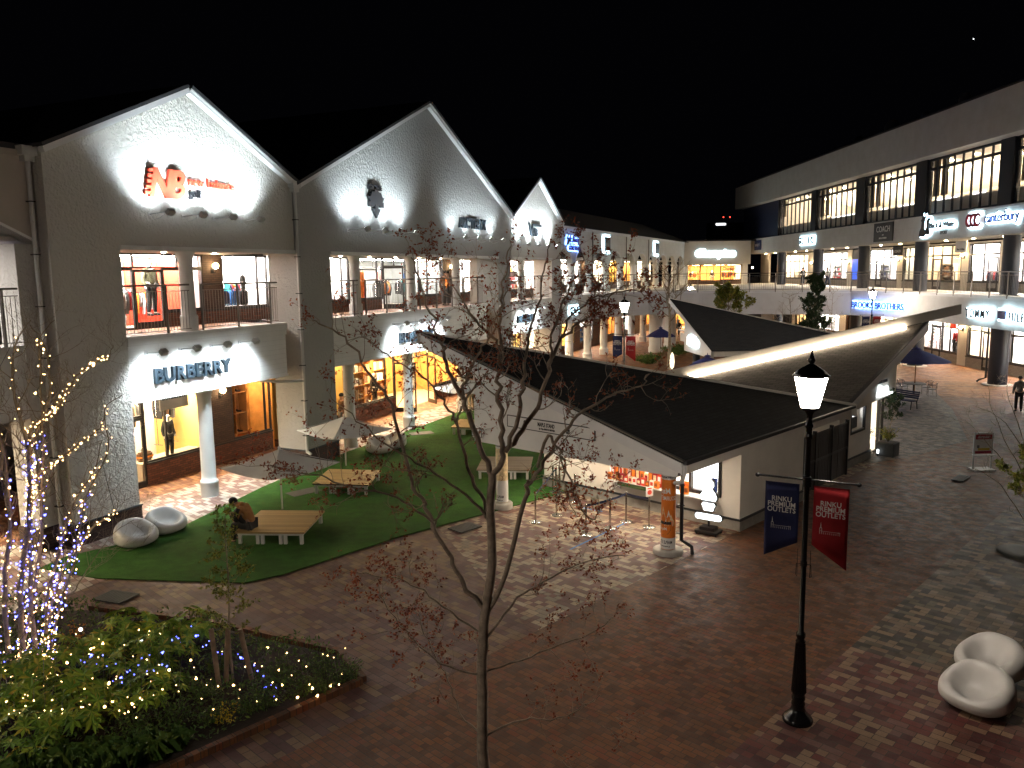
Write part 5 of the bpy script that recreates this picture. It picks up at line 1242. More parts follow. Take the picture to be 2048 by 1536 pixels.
def platform_bench(c4, label, wm='wood_slats', nl=6):
    P = [GP(x, y, .37) for x, y in c4]     # front-left, front-right, back-right, back-left
    o = P[0]; ex = (P[1] - P[0]); w = ex.length; ex.normalize(); ey = Vector((-ex.y, ex.x, 0)); d = (P[2] - P[1]).dot(ey)
    d = (d + (P[3] - P[0]).dot(ey)) / 2; skew = ((P[3] - P[0]).dot(ex) + (P[2] - P[1]).dot(ex)) / 2
    a = math.atan2(skew, d)
    M = Matrix(((ex.x, ey.x, 0, o.x), (ex.y, ey.y, 0, o.y), (0, 0, 1, 0), (0, 0, 0, 1)))
    t = thing('platform_bench', label, 'bench', M, 'wooden platform benches on the lawn')
    b = MB(); b.prism([(0, 0), (w, 0), (w + skew, d), (skew, d)], 'z', .33, .37); top = b.build('slatted_top', wm, t)
    b = MB(); b.prism([(.05, .05), (w - .05, .05), (w + skew - .05, d - .05), (skew + .05, d - .05)], 'z', .27, .328); b.build('frame', 'white_metal', t)
    for fy in (.06, d - .14):
        for k in range(6):
            x = [.06, w * .29, w * .36, w * .62, w * .69, w - .14][k] + skew * fy / d
            b = MB(); b.box(x, fy, 0.035, x + .08, fy + .08, .27); b.build('leg', 'white_metal', t)
    return M, w, d, skew
b1 = platform_bench([(469, 1064), (608, 1065), (648, 1021), (524, 1020)], 'wooden platform bench with a seated person on its left end')
platform_bench([(624, 967), (736, 970), (763, 939), (657, 939)], 'wooden platform bench under the middle white umbrella')
platform_bench([(953, 939), (1060, 940), (1066, 913), (966, 913)], 'pale wooden platform bench partly behind the brown poster column', 'wood_slats_grey')
platform_bench([(902, 854), (968, 856), (985, 839), (918, 839)], 'small far wooden platform bench at the kiosk wall edge')
def white_umbrella(px, py, ztop, hw, rot, label, first=None):
    p = GP(px, py)
    if first: return copy_tree(first, T(p.x, p.y) @ RZ(rot), label)
    t = thing('garden_umbrella', label, 'umbrella', T(p.x, p.y) @ RZ(rot), 'white square umbrellas on the lawn')
    b = MB(); b.tube([(0, 0, .36), (0, 0, ztop + .03)], .024, 10); b.lathe([(.035, ztop - .0), (.035, ztop + .06), (.005, ztop + .10)], 10); b.build('pole', 'white_metal', t)
    b = MB(); zr = ztop - .46; n = 12
    C4 = [Vector((hw, hw, zr)), Vector((-hw, hw, zr)), Vector((-hw, -hw, zr)), Vector((hw, -hw, zr))]; Tp = Vector((0, 0, ztop))
    for k in range(4):
        A_, B_ = C4[k], C4[(k + 1) % 4]; m_ = 8; vs = []
        for i in range(m_ + 1):
            for j in range(n + 1):
                e = A_.lerp(B_, j / n); sag = -.10 * math.sin(math.pi * j / n) * (i / m_) - .05 * math.sin(math.pi * i / m_)
                ins = 1 - .07 * math.sin(math.pi * j / n) * (i / m_)
                q = Tp.lerp(Vector((e.x * ins, e.y * ins, e.z)), i / m_); vs.append((q.x, q.y, q.z + sag))
        b.add(vs, [(i * (n + 1) + j, i * (n + 1) + j + 1, (i + 1) * (n + 1) + j + 1, (i + 1) * (n + 1) + j) for i in range(m_) for j in range(n)], True)
    o = b.build('canopy', 'canvas_white', t); md = o.modifiers.new('s', 'SOLIDIFY'); md.thickness = .006
    for q in C4:
        b = MB(); b.tube([(0, 0, ztop - .03), (q.x, q.y, q.z + .012)], .011, 5); b.build('rib', 'white_metal', t)
        b = MB(); b.tube([(0, 0, ztop - .62), (q.x * .5, q.y * .5, (ztop + q.z) / 2 - .05)], .008, 5); b.build('strut', 'white_metal', t)
    return t
U1_ = white_umbrella(566, 1043, 2.06, 1.14, .95, 'white square umbrella over the bench with the seated person')
white_umbrella(693, 952, 1.95, 1.12, .80, 'white square umbrella over the middle platform bench', U1_)
white_umbrella(936, 846, 1.95, 1.1, .7, 'white square umbrella by the arcade partly behind the kiosk', U1_)
def navy_umbrella(x, y, r, label, M0=None, first=None):
    if first: return copy_tree(first, T(x, y), label)
    t = thing('patio_umbrella', label, 'umbrella', T(x, y), 'navy round umbrellas of the plaza')
    b = MB(); b.tube([(0, 0, 0), (0, 0, 2.55)], .025, 8); b.lathe([(.28, 0), (.28, .05), (.05, .08)], 20); b.build('pole', 'cloth_brown', t)
    b = MB(); n = 8; vs = [(0, 0, 2.52)]; rings = 5
    for i in range(1, rings + 1):
        for k in range(n * 4):
            a = 2 * math.pi * k / (n * 4); sc = 1 - .035 * abs(math.sin(a * n / 2)) * i / rings
            rr_ = r * i / rings * sc; z = 2.52 - .62 * (i / rings) ** 1.15 - .03 * abs(math.sin(a * n / 2)) * i / rings
            vs.append((rr_ * math.cos(a), rr_ * math.sin(a), z))
    m_ = n * 4; fs = [(0, 1 + k, 1 + (k + 1) % m_) for k in range(m_)]
    for i in range(rings - 1): fs += [(1 + i * m_ + k, 1 + (i + 1) * m_ + k, 1 + (i + 1) * m_ + (k + 1) % m_, 1 + i * m_ + (k + 1) % m_) for k in range(m_)]
    b.add(vs, fs, True); b.build('canopy', 'canvas_navy', t)
    b = MB(); b.lathe([(.25, 2.50), (.20, 2.56), (.03, 2.60), (.03, 2.66), (.005, 2.7)], 12); b.build('top_cap', 'canvas_navy', t)
    for k in range(8):
        a = math.pi * k / 4; b = MB(); b.tube([(0, 0, 2.47), (r * .98 * math.cos(a), r * .98 * math.sin(a), 1.88)], .009, 4); b.build('rib', 'cloth_brown', t)
    return t
um = GP(1828, 792)
NU = navy_umbrella(um.x, um.y, 1.72, 'large navy umbrella over the round table at the right')
n2 = copy_tree(NU, T(11.2, 60) @ Matrix.Diagonal((.66, .66, 1, 1)), 'navy umbrella beside the far lantern lamp')
n3 = copy_tree(NU, T(9.8, 39.8) @ Matrix.Diagonal((.72, .72, 1, 1)), 'navy umbrella peeking over the light strip parapet')
def cafe_table(x, y, label):
    t = thing('cafe_table', label, 'table', T(x, y), 'round tables under the navy umbrellas')
    b = MB(); b.lathe([(.55, .66), (.58, .68), (.55, .70)], 32); b.build('table_top', 'cloth_grey', t)
    b = MB(); b.tube([(.0, .1, 0.05), (0, .1, .66)], .04, 8); b.lathe([(.3, 0), (.3, .03), (.05, .07)], 20); b.build('leg', 'black_metal', t); return t
cafe_table(um.x, um.y, 'round dark table under the large navy umbrella')
def cafe_chair(M, label, first=None):
    if first: return copy_tree(first, M, label)
    t = thing('cafe_chair', label, 'chair', M, 'metal chairs around the round table')
    b = MB(); b.lathe([(.20, .40), (.21, .415), (.20, .43)], 20); b.build('seat', 'cloth_grey', t)
    b = MB()
    for x in (-.17, .17): b.tube([(x, -.17, 0), (x * 1.1, -.17, .42), (x * 1.3, -.12, .60), (x * 1.3, .12, .62)], .014, 6); 
    b.tube([(-.22, .12, .62), (-.20, .22, .72), (0, .27, .76), (.20, .22, .72), (.22, .12, .62)], .014, 6)
    b.build('frame', 'steel', t)
    for x, y_ in ((-.16, .2), (.16, .2)):
        b = MB(); b.tube([(x * 1.15, y_ + .03, 0), (x, y_, .42), (x, y_ + .03, .72)], .013, 6); b.build('leg', 'steel', t)
    b = MB()
    for z in (.5, .56, .62, .68): b.tube([(-.17, .22, z), (0, .255, z), (.17, .22, z)], .014, 4)
    b.build('backrest', 'cloth_brown', t); return t
ch = cafe_chair(T(um.x + .75, um.y - .35) @ RZ(-2.0), 'metal chair in front right of the round table')
for dx, dy, a, l in ((.85, .35, -1.3, 'metal chair behind right of the round table'), (-.75, .3, 1.2, 'metal chair left of the round table pole'), (-.2, .9, .2, 'metal chair at the back of the round table')):
    cafe_chair(T(um.x + dx, um.y + dy) @ RZ(a), l, ch)
t = thing('park_bench', 'dark slatted bench with blue shine put into its colour beside the second kiosk plants', 'bench', T(19.0, 38.6) @ RZ(-1.1))
b = MB(); [b.box(-.75, -.2 + k * .09, .40, .75, -.13 + k * .09, .43) for k in range(5)]; b.build('seat', 'cloth_navy', t)  # navy of the slats carries the blue sheen of a dark bench
b = MB(); [b.box(-.75, .26 + k * .03, .5 + k * .09, .75, .28 + k * .03, .57 + k * .09) for k in range(4)]; b.build('backrest', 'cloth_navy', t)
for x in (-.7, .7):
    b = MB(); b.tube([(x, -.2, 0), (x, -.16, .4), (x, .25, .42), (x, .38, .85)], .025, 6); b.tube([(x, .28, 0), (x, .2, .42)], .025, 6); b.build('leg', 'black_metal', t)
# queue posts
def post(px, py, label, first=None, h=.86):
    p = GP(px, py)
    if first: return copy_tree(first, T(p.x, p.y), label)
    t = thing('queue_post', label, 'queue post', T(p.x, p.y), 'steel queue posts before the kiosk')
    b = MB(); b.lathe([(.17, .01), (.17, .022), (.12, .035), (.03, .045)], 28); b.build('base', 'steel', t)
    b = MB(); b.lathe([(.024, .04), (.024, h - .1), (.032, h - .1), (.032, h - .01), (.02, h)], 16); b.build('post', 'steel', t); return t
qp = post(1071, 1045, 'steel queue post nearest the brown poster column')
Q = [(1071, 1045)]
for px, py, l in ((1113, 1031, 'steel queue post just right of the one by the brown poster column'), (1172, 1071, 'steel queue post closest to the camera'), (1220, 1057, 'steel queue post second from the orange column along the belt'), (1252, 1044, 'steel queue post farthest right in the back row'), (1298, 1055, 'steel queue post carrying the small red and white notice'), (1150, 1003, 'steel queue post at the back near the kiosk wall'), (1106, 985, 'leftmost of three parked queue posts at the kiosk wall corner'), (1112, 988, 'middle of three parked queue posts at the kiosk wall corner'), (1119, 986, 'rightmost of three parked queue posts at the kiosk wall corner')):
    post(px, py, l, qp)
def belt(a, c, label, mt='cloth_navy'):
    A_ = GP(*a); B_ = GP(*c); b = MB(); n = 8; vs = []
    for i in range(n + 1):
        p = A_.lerp(B_, i / n); s_ = -.02 * math.sin(math.pi * i / n); vs += [(p.x - A_.x, p.y - A_.y, .77 + s_), (p.x - A_.x, p.y - A_.y, .83 + s_)]
    b.add(vs, [(2 * i, 2 * i + 2, 2 * i + 3, 2 * i + 1) for i in range(n)], False); o = b.build('queue_belt', mt, None, T(A_.x, A_.y)); m_ = o.modifiers.new('s', 'SOLIDIFY'); m_.thickness = .004
    tag(o, label, 'belt', 'retractable belts of the queue')
belt((1172, 1071), (1220, 1057), 'blue queue belt from the nearest post to the next'); belt((1220, 1057), (1252, 1044), 'blue queue belt between the two right back posts'); belt((1252, 1044), (1298, 1055), 'blue queue belt ending at the notice post'); belt((1071, 1045), (1112, 988), 'grey blue queue belt from the post by the brown column to the wall corner')
p = GP(1298, 1055); b = MB(); b.box(-.1, -.01, 0, .1, .01, .26); b2 = MB(); b2.lathe([(.065, 0), (.065, .004)], 20, (0, 0, 0)); b2.v = [Vector((v.x, -.011 - v.z, v.y + .11)) for v in b2.v]; b2.box(-.06, -.014, .2, .06, -.011, .23)
sign('notice', 'small white notice with a red round mark on the queue post', T(p.x, p.y, .86) @ RZ(.35), [('card', b, 'print_white'), ('red_mark', b2, 'letter_red')], cat='notice')
for a, c, l in (((1140, 1100), (1252, 1046), 'blue tape line on the paving under the right posts'), ((1160, 1015), (1205, 1024), 'blue tape line on the paving near the kiosk wall')):
    A_ = GP(*a); B_ = GP(*c); d = (B_ - A_); n_ = Vector((-d.y, d.x, 0)).normalized() * .025; b = MB(); b.add([tuple(A_ - n_), tuple(B_ - n_), tuple(B_ + n_), tuple(A_ + n_)], [(0, 1, 2, 3)], False); b.v = [Vector((v.x, v.y, .013)) for v in b.v]; tag(b.build('floor_tape', 'cloth_blue'), l, 'floor tape', None)
# glowing cone sign
t = thing('glowing_sign', 'white glowing ice cone shaped sign on a black wheeled base by the kiosk corner', 'lit sign', FK @ T(2.2, .0) @ RZ(math.pi / 2 + .15) @ RZ(math.pi))
b = MB(); b.bbox(-.3, -.22, .05, .3, .22, .11, .01); b.bbox(-.2, -.14, .11, .2, .14, .2, .01); b.tube([(0, 0, .2), (0, 0, .42)], .03, 8); [b.sphere((x, y, .03), .03, 8, 6) for x in (-.26, .26) for y in (-.18, .18)]; b.build('base', 'black_metal', t)
cap = [(-.30 + .085 * math.cos(a), .46 + .085 * math.sin(a)) for a in [math.pi * (.5 + i / 10) for i in range(11)]] + [(.30 + .085 * math.cos(a), .46 + .085 * math.sin(a)) for a in [math.pi * (-.5 + i / 10) for i in range(11)]]
cupo = [(-.13, .62), (.13, .62), (.17, .74), (.20, .78), (.16, .84), (-.16, .84), (-.20, .78), (-.17, .74)]
cone = [(-.20, .88), (.20, .88), (.24, .98), (.19, 1.10), (.13, 1.17), (.10, 1.22), (.15, 1.30), (.14, 1.40), (.07, 1.47), (-.05, 1.48), (-.13, 1.42), (-.14, 1.32), (-.10, 1.23), (-.16, 1.14), (-.24, 1.02)]
b = MB(); [b.prism(q, 'y', -.05, .03) for q in (cap, cupo, cone)]; b.build('casing', 'black_metal', t)
b = MB(); [b.prism([(x * .93, z0 + (z - z0) * .94) for x, z in q], 'y', -.056, -.0501) for q, z0 in ((cap, .46), (cupo, .73), (cone, 1.18))]; b.build('lit_face', 'e_face_white', t)
# sign stand
p = GP(1963, 940); t = thing('sign_stand', 'white poster stand with red and yellow poster on the brick road', 'sign stand', T(p.x, p.y) @ RZ(.05))
b = MB(); b.bbox(-.36, -.25, 0, .36, .25, .05, .01); b.box(-.33, -.02, .05, -.29, .02, 1.28); b.box(.29, -.02, .05, .33, .02, 1.28); b.box(-.33, -.02, 1.24, .33, .02, 1.28); b.box(-.35, -.2, .52, .35, .03, .54); b.build('frame', 'white_paint', t)
b = MB(); b.box(-.285, -.012, .57, .285, .012, 1.23); o = b.build('poster', 'print_white', t)
b = MB(); b.box(-.28, -.016, 1.06, .28, -.0125, 1.22); b.box(-.28, -.016, .575, .28, -.0125, .66); b.build('red_print', 'letter_crimson', o)
b = MB(); b.box(-.18, -.016, .68, .22, -.0125, .76); b.build('yellow_print', 'leaf_yellow', o)
b = MB(); b.box(-.22, -.017, .76, -.14, -.0125, .86); b.text('SALE & INFO', 0, -.016, .94, .055, .002, .001, 1, 'CENTER') if False else None; b.build('dark_print', 'cloth_grey', o)
b = MB(); b.box(-.2, -.019, 1.15, .2, -.0165, 1.17); b.box(-.22, -.019, 1.10, .18, -.0165, 1.13); b.build('white_print', 'print_white', o)
# planter boxes by the second kiosk
def box_planter(r, f, w, h, label):
    t = thing('planter', label, 'planter', FK @ T(r, f), 'dark planters beside the second kiosk')
    b = MB(); b.bbox(-w / 2, -w / 2, 0, w / 2, w / 2, h, .015); b.build('box', 'planter_grey', t); b = MB(); b.box(-w / 2 + .04, -w / 2 + .04, h, w / 2 - .04, w / 2 - .04, h + .01); b.build('soil', 'soil', t)
box_planter(14.3, -.35, .62, .5, 'larger dark planter in front of the second kiosk entrance'); box_planter(13.75, .35, .42, .45, 'smaller dark planter at the second kiosk wall end')
b = MB(); b.tube([(0, 0, 0), (0, 0, .12)], .02, 6); b.m = 1; b.box(-.03, -.03, .12, .03, .03, .26)
tag(b.build('ground_lantern', ['black_metal', 'e_face_white'], None, FK @ T(13.9, -.15)), 'small glowing ground light between the two dark planters', 'ground light')
# seat top visible at the lower left corner
p = GP(8, 1536, .9); b = MB(); b.bbox(-.2, -.25, 0, .08, .1, 1.7, .02)
tag(b.build('white_post', 'white_paint', None, T(*(DP(6, 1520, 7.2).xy))), 'white post end cut off by the lower left corner', 'post')
# ================================================================ TREES AND PLANTS
rt = random.Random(11)
LD = [1.0]
def leaf(mb, p, s, d=None, w=.5):
    d = Vector(d) if d is not None else Vector((rt.gauss(0, 1), rt.gauss(0, 1), rt.gauss(0, 1)))
    d.normalize(); a = d.cross(Vector((rt.gauss(0, 1), rt.gauss(0, 1), rt.gauss(0, 1)))).normalized(); nn = d.cross(a)
    q = [p, p + d * s * .5 + a * s * w * .5, p + d * s + nn * s * .15, p + d * s * .5 - a * s * w * .5]
    mb.add([tuple(v) for v in q], [(0, 1, 2, 3)], False)
def twig(wood, leaves, p, d, L, r, depth, spread=.7, lsize=.035, ldens=3, up=.15, curl=.25, nseg=4):
    pts = [Vector(p)]; dd = Vector(d).normalized(); rad = [r]
    for i in range(nseg):
        dd = (dd + Vector((rt.gauss(0, curl), rt.gauss(0, curl), rt.gauss(0, curl) + up * .5))).normalized()
        pts.append(pts[-1] + dd * L / nseg); rad.append(r * (1 - .7 * (i + 1) / nseg))
    wood.tube(pts, rad, 4 if r > .006 else 3, False)
    if depth > 0:
        for k in range(rt.choice((2, 3, 3, 4))):
            i = rt.randint(1, nseg - 1) if nseg > 1 else 0; t = rt.random()
            q = pts[i].lerp(pts[min(i + 1, nseg)], t); nd = (dd + Vector((rt.gauss(0, spread), rt.gauss(0, spread), rt.gauss(0, spread) * .8 + up))).normalized()
            twig(wood, leaves, q, nd, L * rt.uniform(.4, .7), r * .6, depth - 1, spread, lsize, ldens, up, curl, max(2, nseg - 1))
    if leaves is not None and depth <= 1:
        for k in range(int(ldens * LD[0] * (1 if depth else 1.6) + rt.random())):
            t = rt.uniform(.25, 1); i = min(nseg - 1, int(t * nseg)); q = pts[i].lerp(pts[i + 1], t * nseg - i)
            for j in range(rt.randint(1, 3)): leaf(leaves, q + Vector((rt.gauss(0, .008),) * 3), lsize * rt.uniform(.6, 1.2))
def smooth_path(P, n=3):
    out = []
    for i in range(len(P) - 1):
        p0 = P[max(i - 1, 0)]; p1 = P[i]; p2 = P[i + 1]; p3 = P[min(i + 2, len(P) - 1)]
        for k in range(n):
            t = k / n; out.append(.5 * ((2 * p1) + (p2 - p0) * t + (2 * p0 - 5 * p1 + 4 * p2 - p3) * t * t + (3 * p1 - 3 * p2 + p3 - p0) * t ** 3))
    out.append(P[-1]); return out
def traced_limb(wood, leaves, px, r0_, r1_, Y0, Y1, tw=10, tl=(.25, .6), start=.25, ld=3, depth=2, sides=8, lsize=.035, curl=.25, up=.15, jit=.012):
    P = [DP(x, y, Y0 + (Y1 - Y0) * i / (len(px) - 1)) for i, (x, y) in enumerate(px)]
    P = smooth_path(P, 4); n = len(P)
    P = [p + (Vector((rt.gauss(0, jit), rt.gauss(0, jit), rt.gauss(0, jit * .5))) if 0 < i < n - 1 else Vector()) for i, p in enumerate(P)]
    rad = [r0_ + (r1_ - r0_) * i / (n - 1) for i in range(n)]
    wood.tube(P, rad, sides, True)
    for k in range(tw):
        t = start + (1 - start) * (k + rt.random()) / tw; f = t * (n - 1); i = min(n - 2, int(f)); q = P[i].lerp(P[i + 1], f - i)
        d = (P[i + 1] - P[i]).normalized(); o = Vector((rt.gauss(0, 1), rt.gauss(0, 1), rt.gauss(0, .7)))
        o = (o - d * o.dot(d)).normalized(); nd = d * rt.uniform(.3, .9) + o
        twig(wood, leaves, q, nd, rt.uniform(*tl) * (1 - .3 * t), max(.0035, rad[i] * .42), depth, .6, lsize, ld, up, curl)
    return P
MT_ = thing('young_tree', 'bare branching tree with dark red leaves in the centre foreground', 'tree', T(-.27, 7.35))
def rel(mb, o):  # make verts relative to thing origin
    mb.v = [v - Vector(o) for v in mb.v]; return mb
wood = MB(); lv = MB(); tw_ = MB()
Y = 7.4
base = [Vector((-.255, 7.33, 0)), Vector((-.26, 7.36, .9)), DP(967, 1536, Y)]
trunk_px = [(967, 1536), (965, 1405), (965, 1321), (967, 1265), (971, 1216), (984, 1125), (980, 1020), (984, 971), (984, 945)]
P = base[:2] + [DP(x, y, Y) for x, y in trunk_px]; P = smooth_path(P, 4); n = len(P)
wood.tube([p + Vector((rt.gauss(0, .003), rt.gauss(0, .003), 0)) for p in P], [.064 - .026 * (i / (n - 1)) for i in range(n)], 12, True)
L = traced_limb
LD[0] = .30
L(wood, lv, [(984, 950), (965, 912), (943, 842), (924, 799), (907, 763), (888, 717), (886, 689), (866, 640), (845, 575), (822, 515)], .030, .006, 7.4, 7.1, 14, ld=3)
L(wood, lv, [(924, 799), (930, 765), (938, 744), (965, 692), (984, 667), (1005, 610), (1018, 560)], .016, .005, 7.3, 7.15, 10, ld=3)
L(wood, lv, [(984, 954), (1006, 913), (1003, 875), (998, 804), (998, 749), (1002, 708), (1000, 640), (1003, 600), (1013, 530), (1020, 480)], .030, .005, 7.4, 7.5, 13, ld=2.5)
L(wood, lv, [(1002, 708), (990, 680), (960, 650), (930, 610), (905, 570), (880, 535)], .016, .004, 7.45, 7.7, 12, ld=4)
L(wood, lv, [(1011, 905), (1033, 837), (1044, 777), (1050, 727), (1055, 700), (1063, 645), (1078, 600), (1088, 540), (1100, 490)], .022, .005, 7.4, 7.8, 12, ld=5)
L(wood, lv, [(1008, 900), (1020, 894), (1058, 848), (1080, 801), (1099, 741), (1118, 684), (1132, 668), (1165, 640), (1195, 621), (1230, 585), (1262, 565)], .026, .005, 7.4, 8.0, 16, ld=6)
L(wood, lv, [(1099, 741), (1104, 700), (1110, 660), (1128, 600), (1150, 560), (1165, 520), (1160, 490)], .015, .004, 7.6, 7.9, 12, ld=6)
L(wood, lv, [(1118, 684), (1140, 640), (1180, 600), (1215, 590), (1265, 580), (1290, 592)], .012, .004, 7.7, 7.9, 12, ld=7)
L(wood, lv, [(973, 1230), (1010, 1150), (1048, 1000), (1067, 957), (1095, 912), (1127, 863), (1171, 821), (1212, 795), (1251, 782), (1285, 769), (1298, 748)], .026, .005, 7.4, 7.0, 14, ld=2.5)
L(wood, lv, [(1075, 935), (1094, 873), (1112, 890), (1122, 912), (1128, 960), (1138, 1000), (1150, 1030)], .016, .004, 7.2, 7.0, 10, ld=5)
L(wood, lv, [(1122, 912), (1145, 970), (1160, 1010), (1190, 1040), (1195, 990)], .010, .004, 7.1, 6.9, 9, ld=6)
L(wood, lv, [(967, 1215), (929, 1167), (901, 1118), (870, 1055), (849, 1006), (824, 964), (796, 845), (775, 796), (733, 740), (690, 675), (655, 655), (625, 640)], .028, .005, 7.4, 7.0, 18, ld=3)
L(wood, lv, [(980, 1030), (951, 974), (937, 935), (924, 894), (912, 842), (895, 815), (875, 788), (855, 760), (820, 738), (780, 715), (745, 690), (715, 660)], .020, .004, 7.4, 7.8, 14, ld=3)
L(wood, lv, [(912, 842), (922, 815), (935, 790), (960, 760), (985, 745)], .010, .004, 7.4, 7.4, 8, ld=5)
L(wood, lv, [(975, 1040), (930, 990), (875, 949), (847, 930), (800, 905), (760, 880), (700, 830), (660, 790)], .016, .004, 7.4, 6.9, 13, ld=4)
L(wood, lv, [(870, 1055), (820, 1010), (760, 985), (700, 975), (640, 950), (590, 945), (540, 930)], .013, .004, 7.1, 6.7, 14, ld=5)
L(wood, lv, [(967, 1270), (900, 1225), (850, 1180), (800, 1160), (745, 1150), (700, 1140)], .013, .004, 7.4, 7.6, 12, ld=5)
L(wood, lv, [(967, 1285), (1020, 1209), (1076, 1174), (1130, 1140), (1180, 1120), (1250, 1110)], .013, .004, 7.4, 7.6, 12, ld=4)
L(wood, lv, [(965, 1350), (894, 1335), (840, 1290), (800, 1250), (760, 1190)], .012, .004, 7.4, 7.2, 10, ld=5)
L(wood, lv, [(966, 1470), (920, 1430), (908, 1391), (880, 1330), (850, 1270), (835, 1225)], .011, .004, 7.4, 7.6, 10, ld=5)
L(wood, lv, [(967, 1475), (1048, 1440), (1104, 1440), (1160, 1420), (1200, 1390)], .012, .004, 7.4, 7.2, 9, ld=3)
L(wood, lv, [(968, 1345), (1040, 1320), (1120, 1290), (1180, 1270), (1230, 1230)], .011, .004, 7.4, 7.8, 9, ld=3.5)
rel(wood, (-.27, 7.35, 0)); rel(lv, (-.27, 7.35, 0))
wood.build('trunk', 'bark', MT_); lv.build('crown', 'leaf_red', MT_)

LD[0] = 1.0
# --- lit multi-stem tree at the left
LT = thing('lit_tree', 'bare many stemmed tree wrapped in white and blue fairy lights at the left edge', 'tree', T(-8.5, 13.2))
wood = MB(); stems = []
SP = [([(50, 1335), (40, 1180), (58, 1050), (55, 900), (25, 770), (30, 690), (62, 640)], .05, .008, 13.2, 13.0),
      ([(75, 1335), (60, 1180), (62, 1010), (62, 900), (97, 800), (92, 700), (60, 650)], .045, .008, 13.2, 13.4),
      ([(62, 1000), (60, 935), (62, 856), (103, 828), (122, 800), (147, 762), (187, 725), (215, 712), (226, 690)], .03, .005, 13.2, 12.8),
      ([(60, 1040), (65, 965), (103, 931), (137, 903), (170, 880), (200, 856), (210, 835)], .025, .004, 13.2, 13.6),
      ([(88, 1330), (95, 1200), (120, 1100), (150, 1000), (187, 945), (205, 880)], .035, .004, 13.2, 12.9),
      ([(86, 1300), (110, 1180), (142, 1110), (190, 1050), (225, 1030), (238, 1000)], .03, .004, 13.2, 13.5),
      ([(88, 1270), (120, 1200), (150, 1180), (182, 1125), (230, 1065), (268, 1040)], .015, .003, 13.1, 12.8),
      ([(20, 1340), (10, 1180), (20, 1050), (5, 900), (-20, 800), (-10, 700)], .045, .008, 13.3, 13.1),
      ([(35, 1335), (75, 1150), (82, 1000), (85, 880), (82, 760), (78, 680), (110, 640)], .035, .006, 13.4, 13.6),
      ([(100, 1330), (110, 1250), (150, 1120), (170, 1000), (215, 900), (210, 820), (245, 790)], .025, .003, 13.0, 12.7),
      ([(5, 1345), (-30, 1200), (-20, 1050), (-50, 900)], .04, .008, 13.2, 13.0)]
for i, (px, a, c, y0, y1) in enumerate(SP):
    stems.append((traced_limb(wood, None, px, a, c, y0, y1, 13, (.4, 1.0), .3, 0, 3, 7, up=.25, jit=.01), a, c))
rel(wood, (-8.5, 13.2, 0)); wood.build('trunk', 'bark_pale', LT)
bulbm = {}
for c in ('warm', 'blue'):
    bm = bmesh.new(); bmesh.ops.create_cone(bm, cap_ends=True, segments=5, radius1=.016, radius2=.005, depth=.03); me = bpy.data.meshes.new('bulb_' + c); bm.to_mesh(me); bm.free(); me.materials.append(MT('e_bulb_' + c)); bulbm[c] = me
def light_string(label, pts, col, group, wire_r=.004):
    t = thing('fairy_lights', label, 'light string', T(*pts[0]), group)
    o = Vector(pts[0]); b = MB(); b.tube([Vector(p) - o for p in pts], wire_r, 3, False); b.build('wire', 'black_metal', t)
    for i, p in enumerate(pts[:100]):
        q = bpy.data.objects.new('bulb', bulbm[col]); COL.objects.link(q); q.parent = t
        q.location = Vector(p) - o; s_ = rt.uniform(.45, .85) if rt.random() < .85 else 1.35
        q.rotation_euler = (rt.uniform(-1, 1), rt.uniform(-1, 1), rt.uniform(0, 6)); q.scale = (s_, s_, s_)
gl = 'fairy light strings on the left tree'
names = ['warm white', 'warm white', 'warm white', 'warm white', 'blue', 'blue', 'warm white', 'warm white']
spec = [((0, 7), 'warm', 'warm fairy light string wound round the leftmost stems of the lit tree'), ((1, 8), 'warm', 'warm fairy light string climbing the middle stems of the lit tree'), ((2,), 'warm', 'warm fairy light string along the long upper diagonal branch of the lit tree'), ((4, 5), 'warm', 'warm fairy light string on the right leaning stems of the lit tree'), ((3, 9), 'warm', 'warm fairy light string on the outer right branches of the lit tree'), ((5, 1, 0), 'blue', 'blue fairy light string low round the stems of the lit tree'), ((4, 9), 'blue', 'blue fairy light string on the right middle branches of the lit tree'),
        ((0, 1, 8), 'blue2', 'blue fairy light string densely wound round the lower middle stems of the lit tree'), ((4, 5, 9), 'warm2', 'warm fairy light string densely wound round the lower right stems of the lit tree'), ((7, 0, 10), 'blue2', 'blue fairy light string densely wound round the lower leftmost stems of the lit tree'), ((1, 8, 3), 'warm2', 'warm fairy light string densely wound round the lower middle stems of the lit tree')]
for si, (ids, col, lab) in enumerate(spec):
    pts = []; per = 92 // len(ids)
    for q, sid in enumerate(ids):
        P_, ra, rb = stems[sid]
        tmax = .85 if col == 'warm' else .5 if col == 'blue' else .48
        rng = [(k / (per - 1)) for k in range(per)]
        if q % 2: rng = rng[::-1]
        for k, f in enumerate(rng):
            f = f ** (1.7 if col[:4] == 'warm' else 1.0) * tmax + (.02 if len(col) == 4 else .035); x = f * (len(P_) - 1); i = min(len(P_) - 2, int(x)); p = P_[i].lerp(P_[i + 1], x - i)
            a = k * 1.9 + si; r_ = (ra + (rb - ra) * f) + .02 + rt.uniform(0, .04)
            pts.append(p + Vector((math.cos(a) * r_, math.sin(a) * r_, rt.uniform(-.02, .02))))
    light_string(lab, pts, col.rstrip('2'), gl)

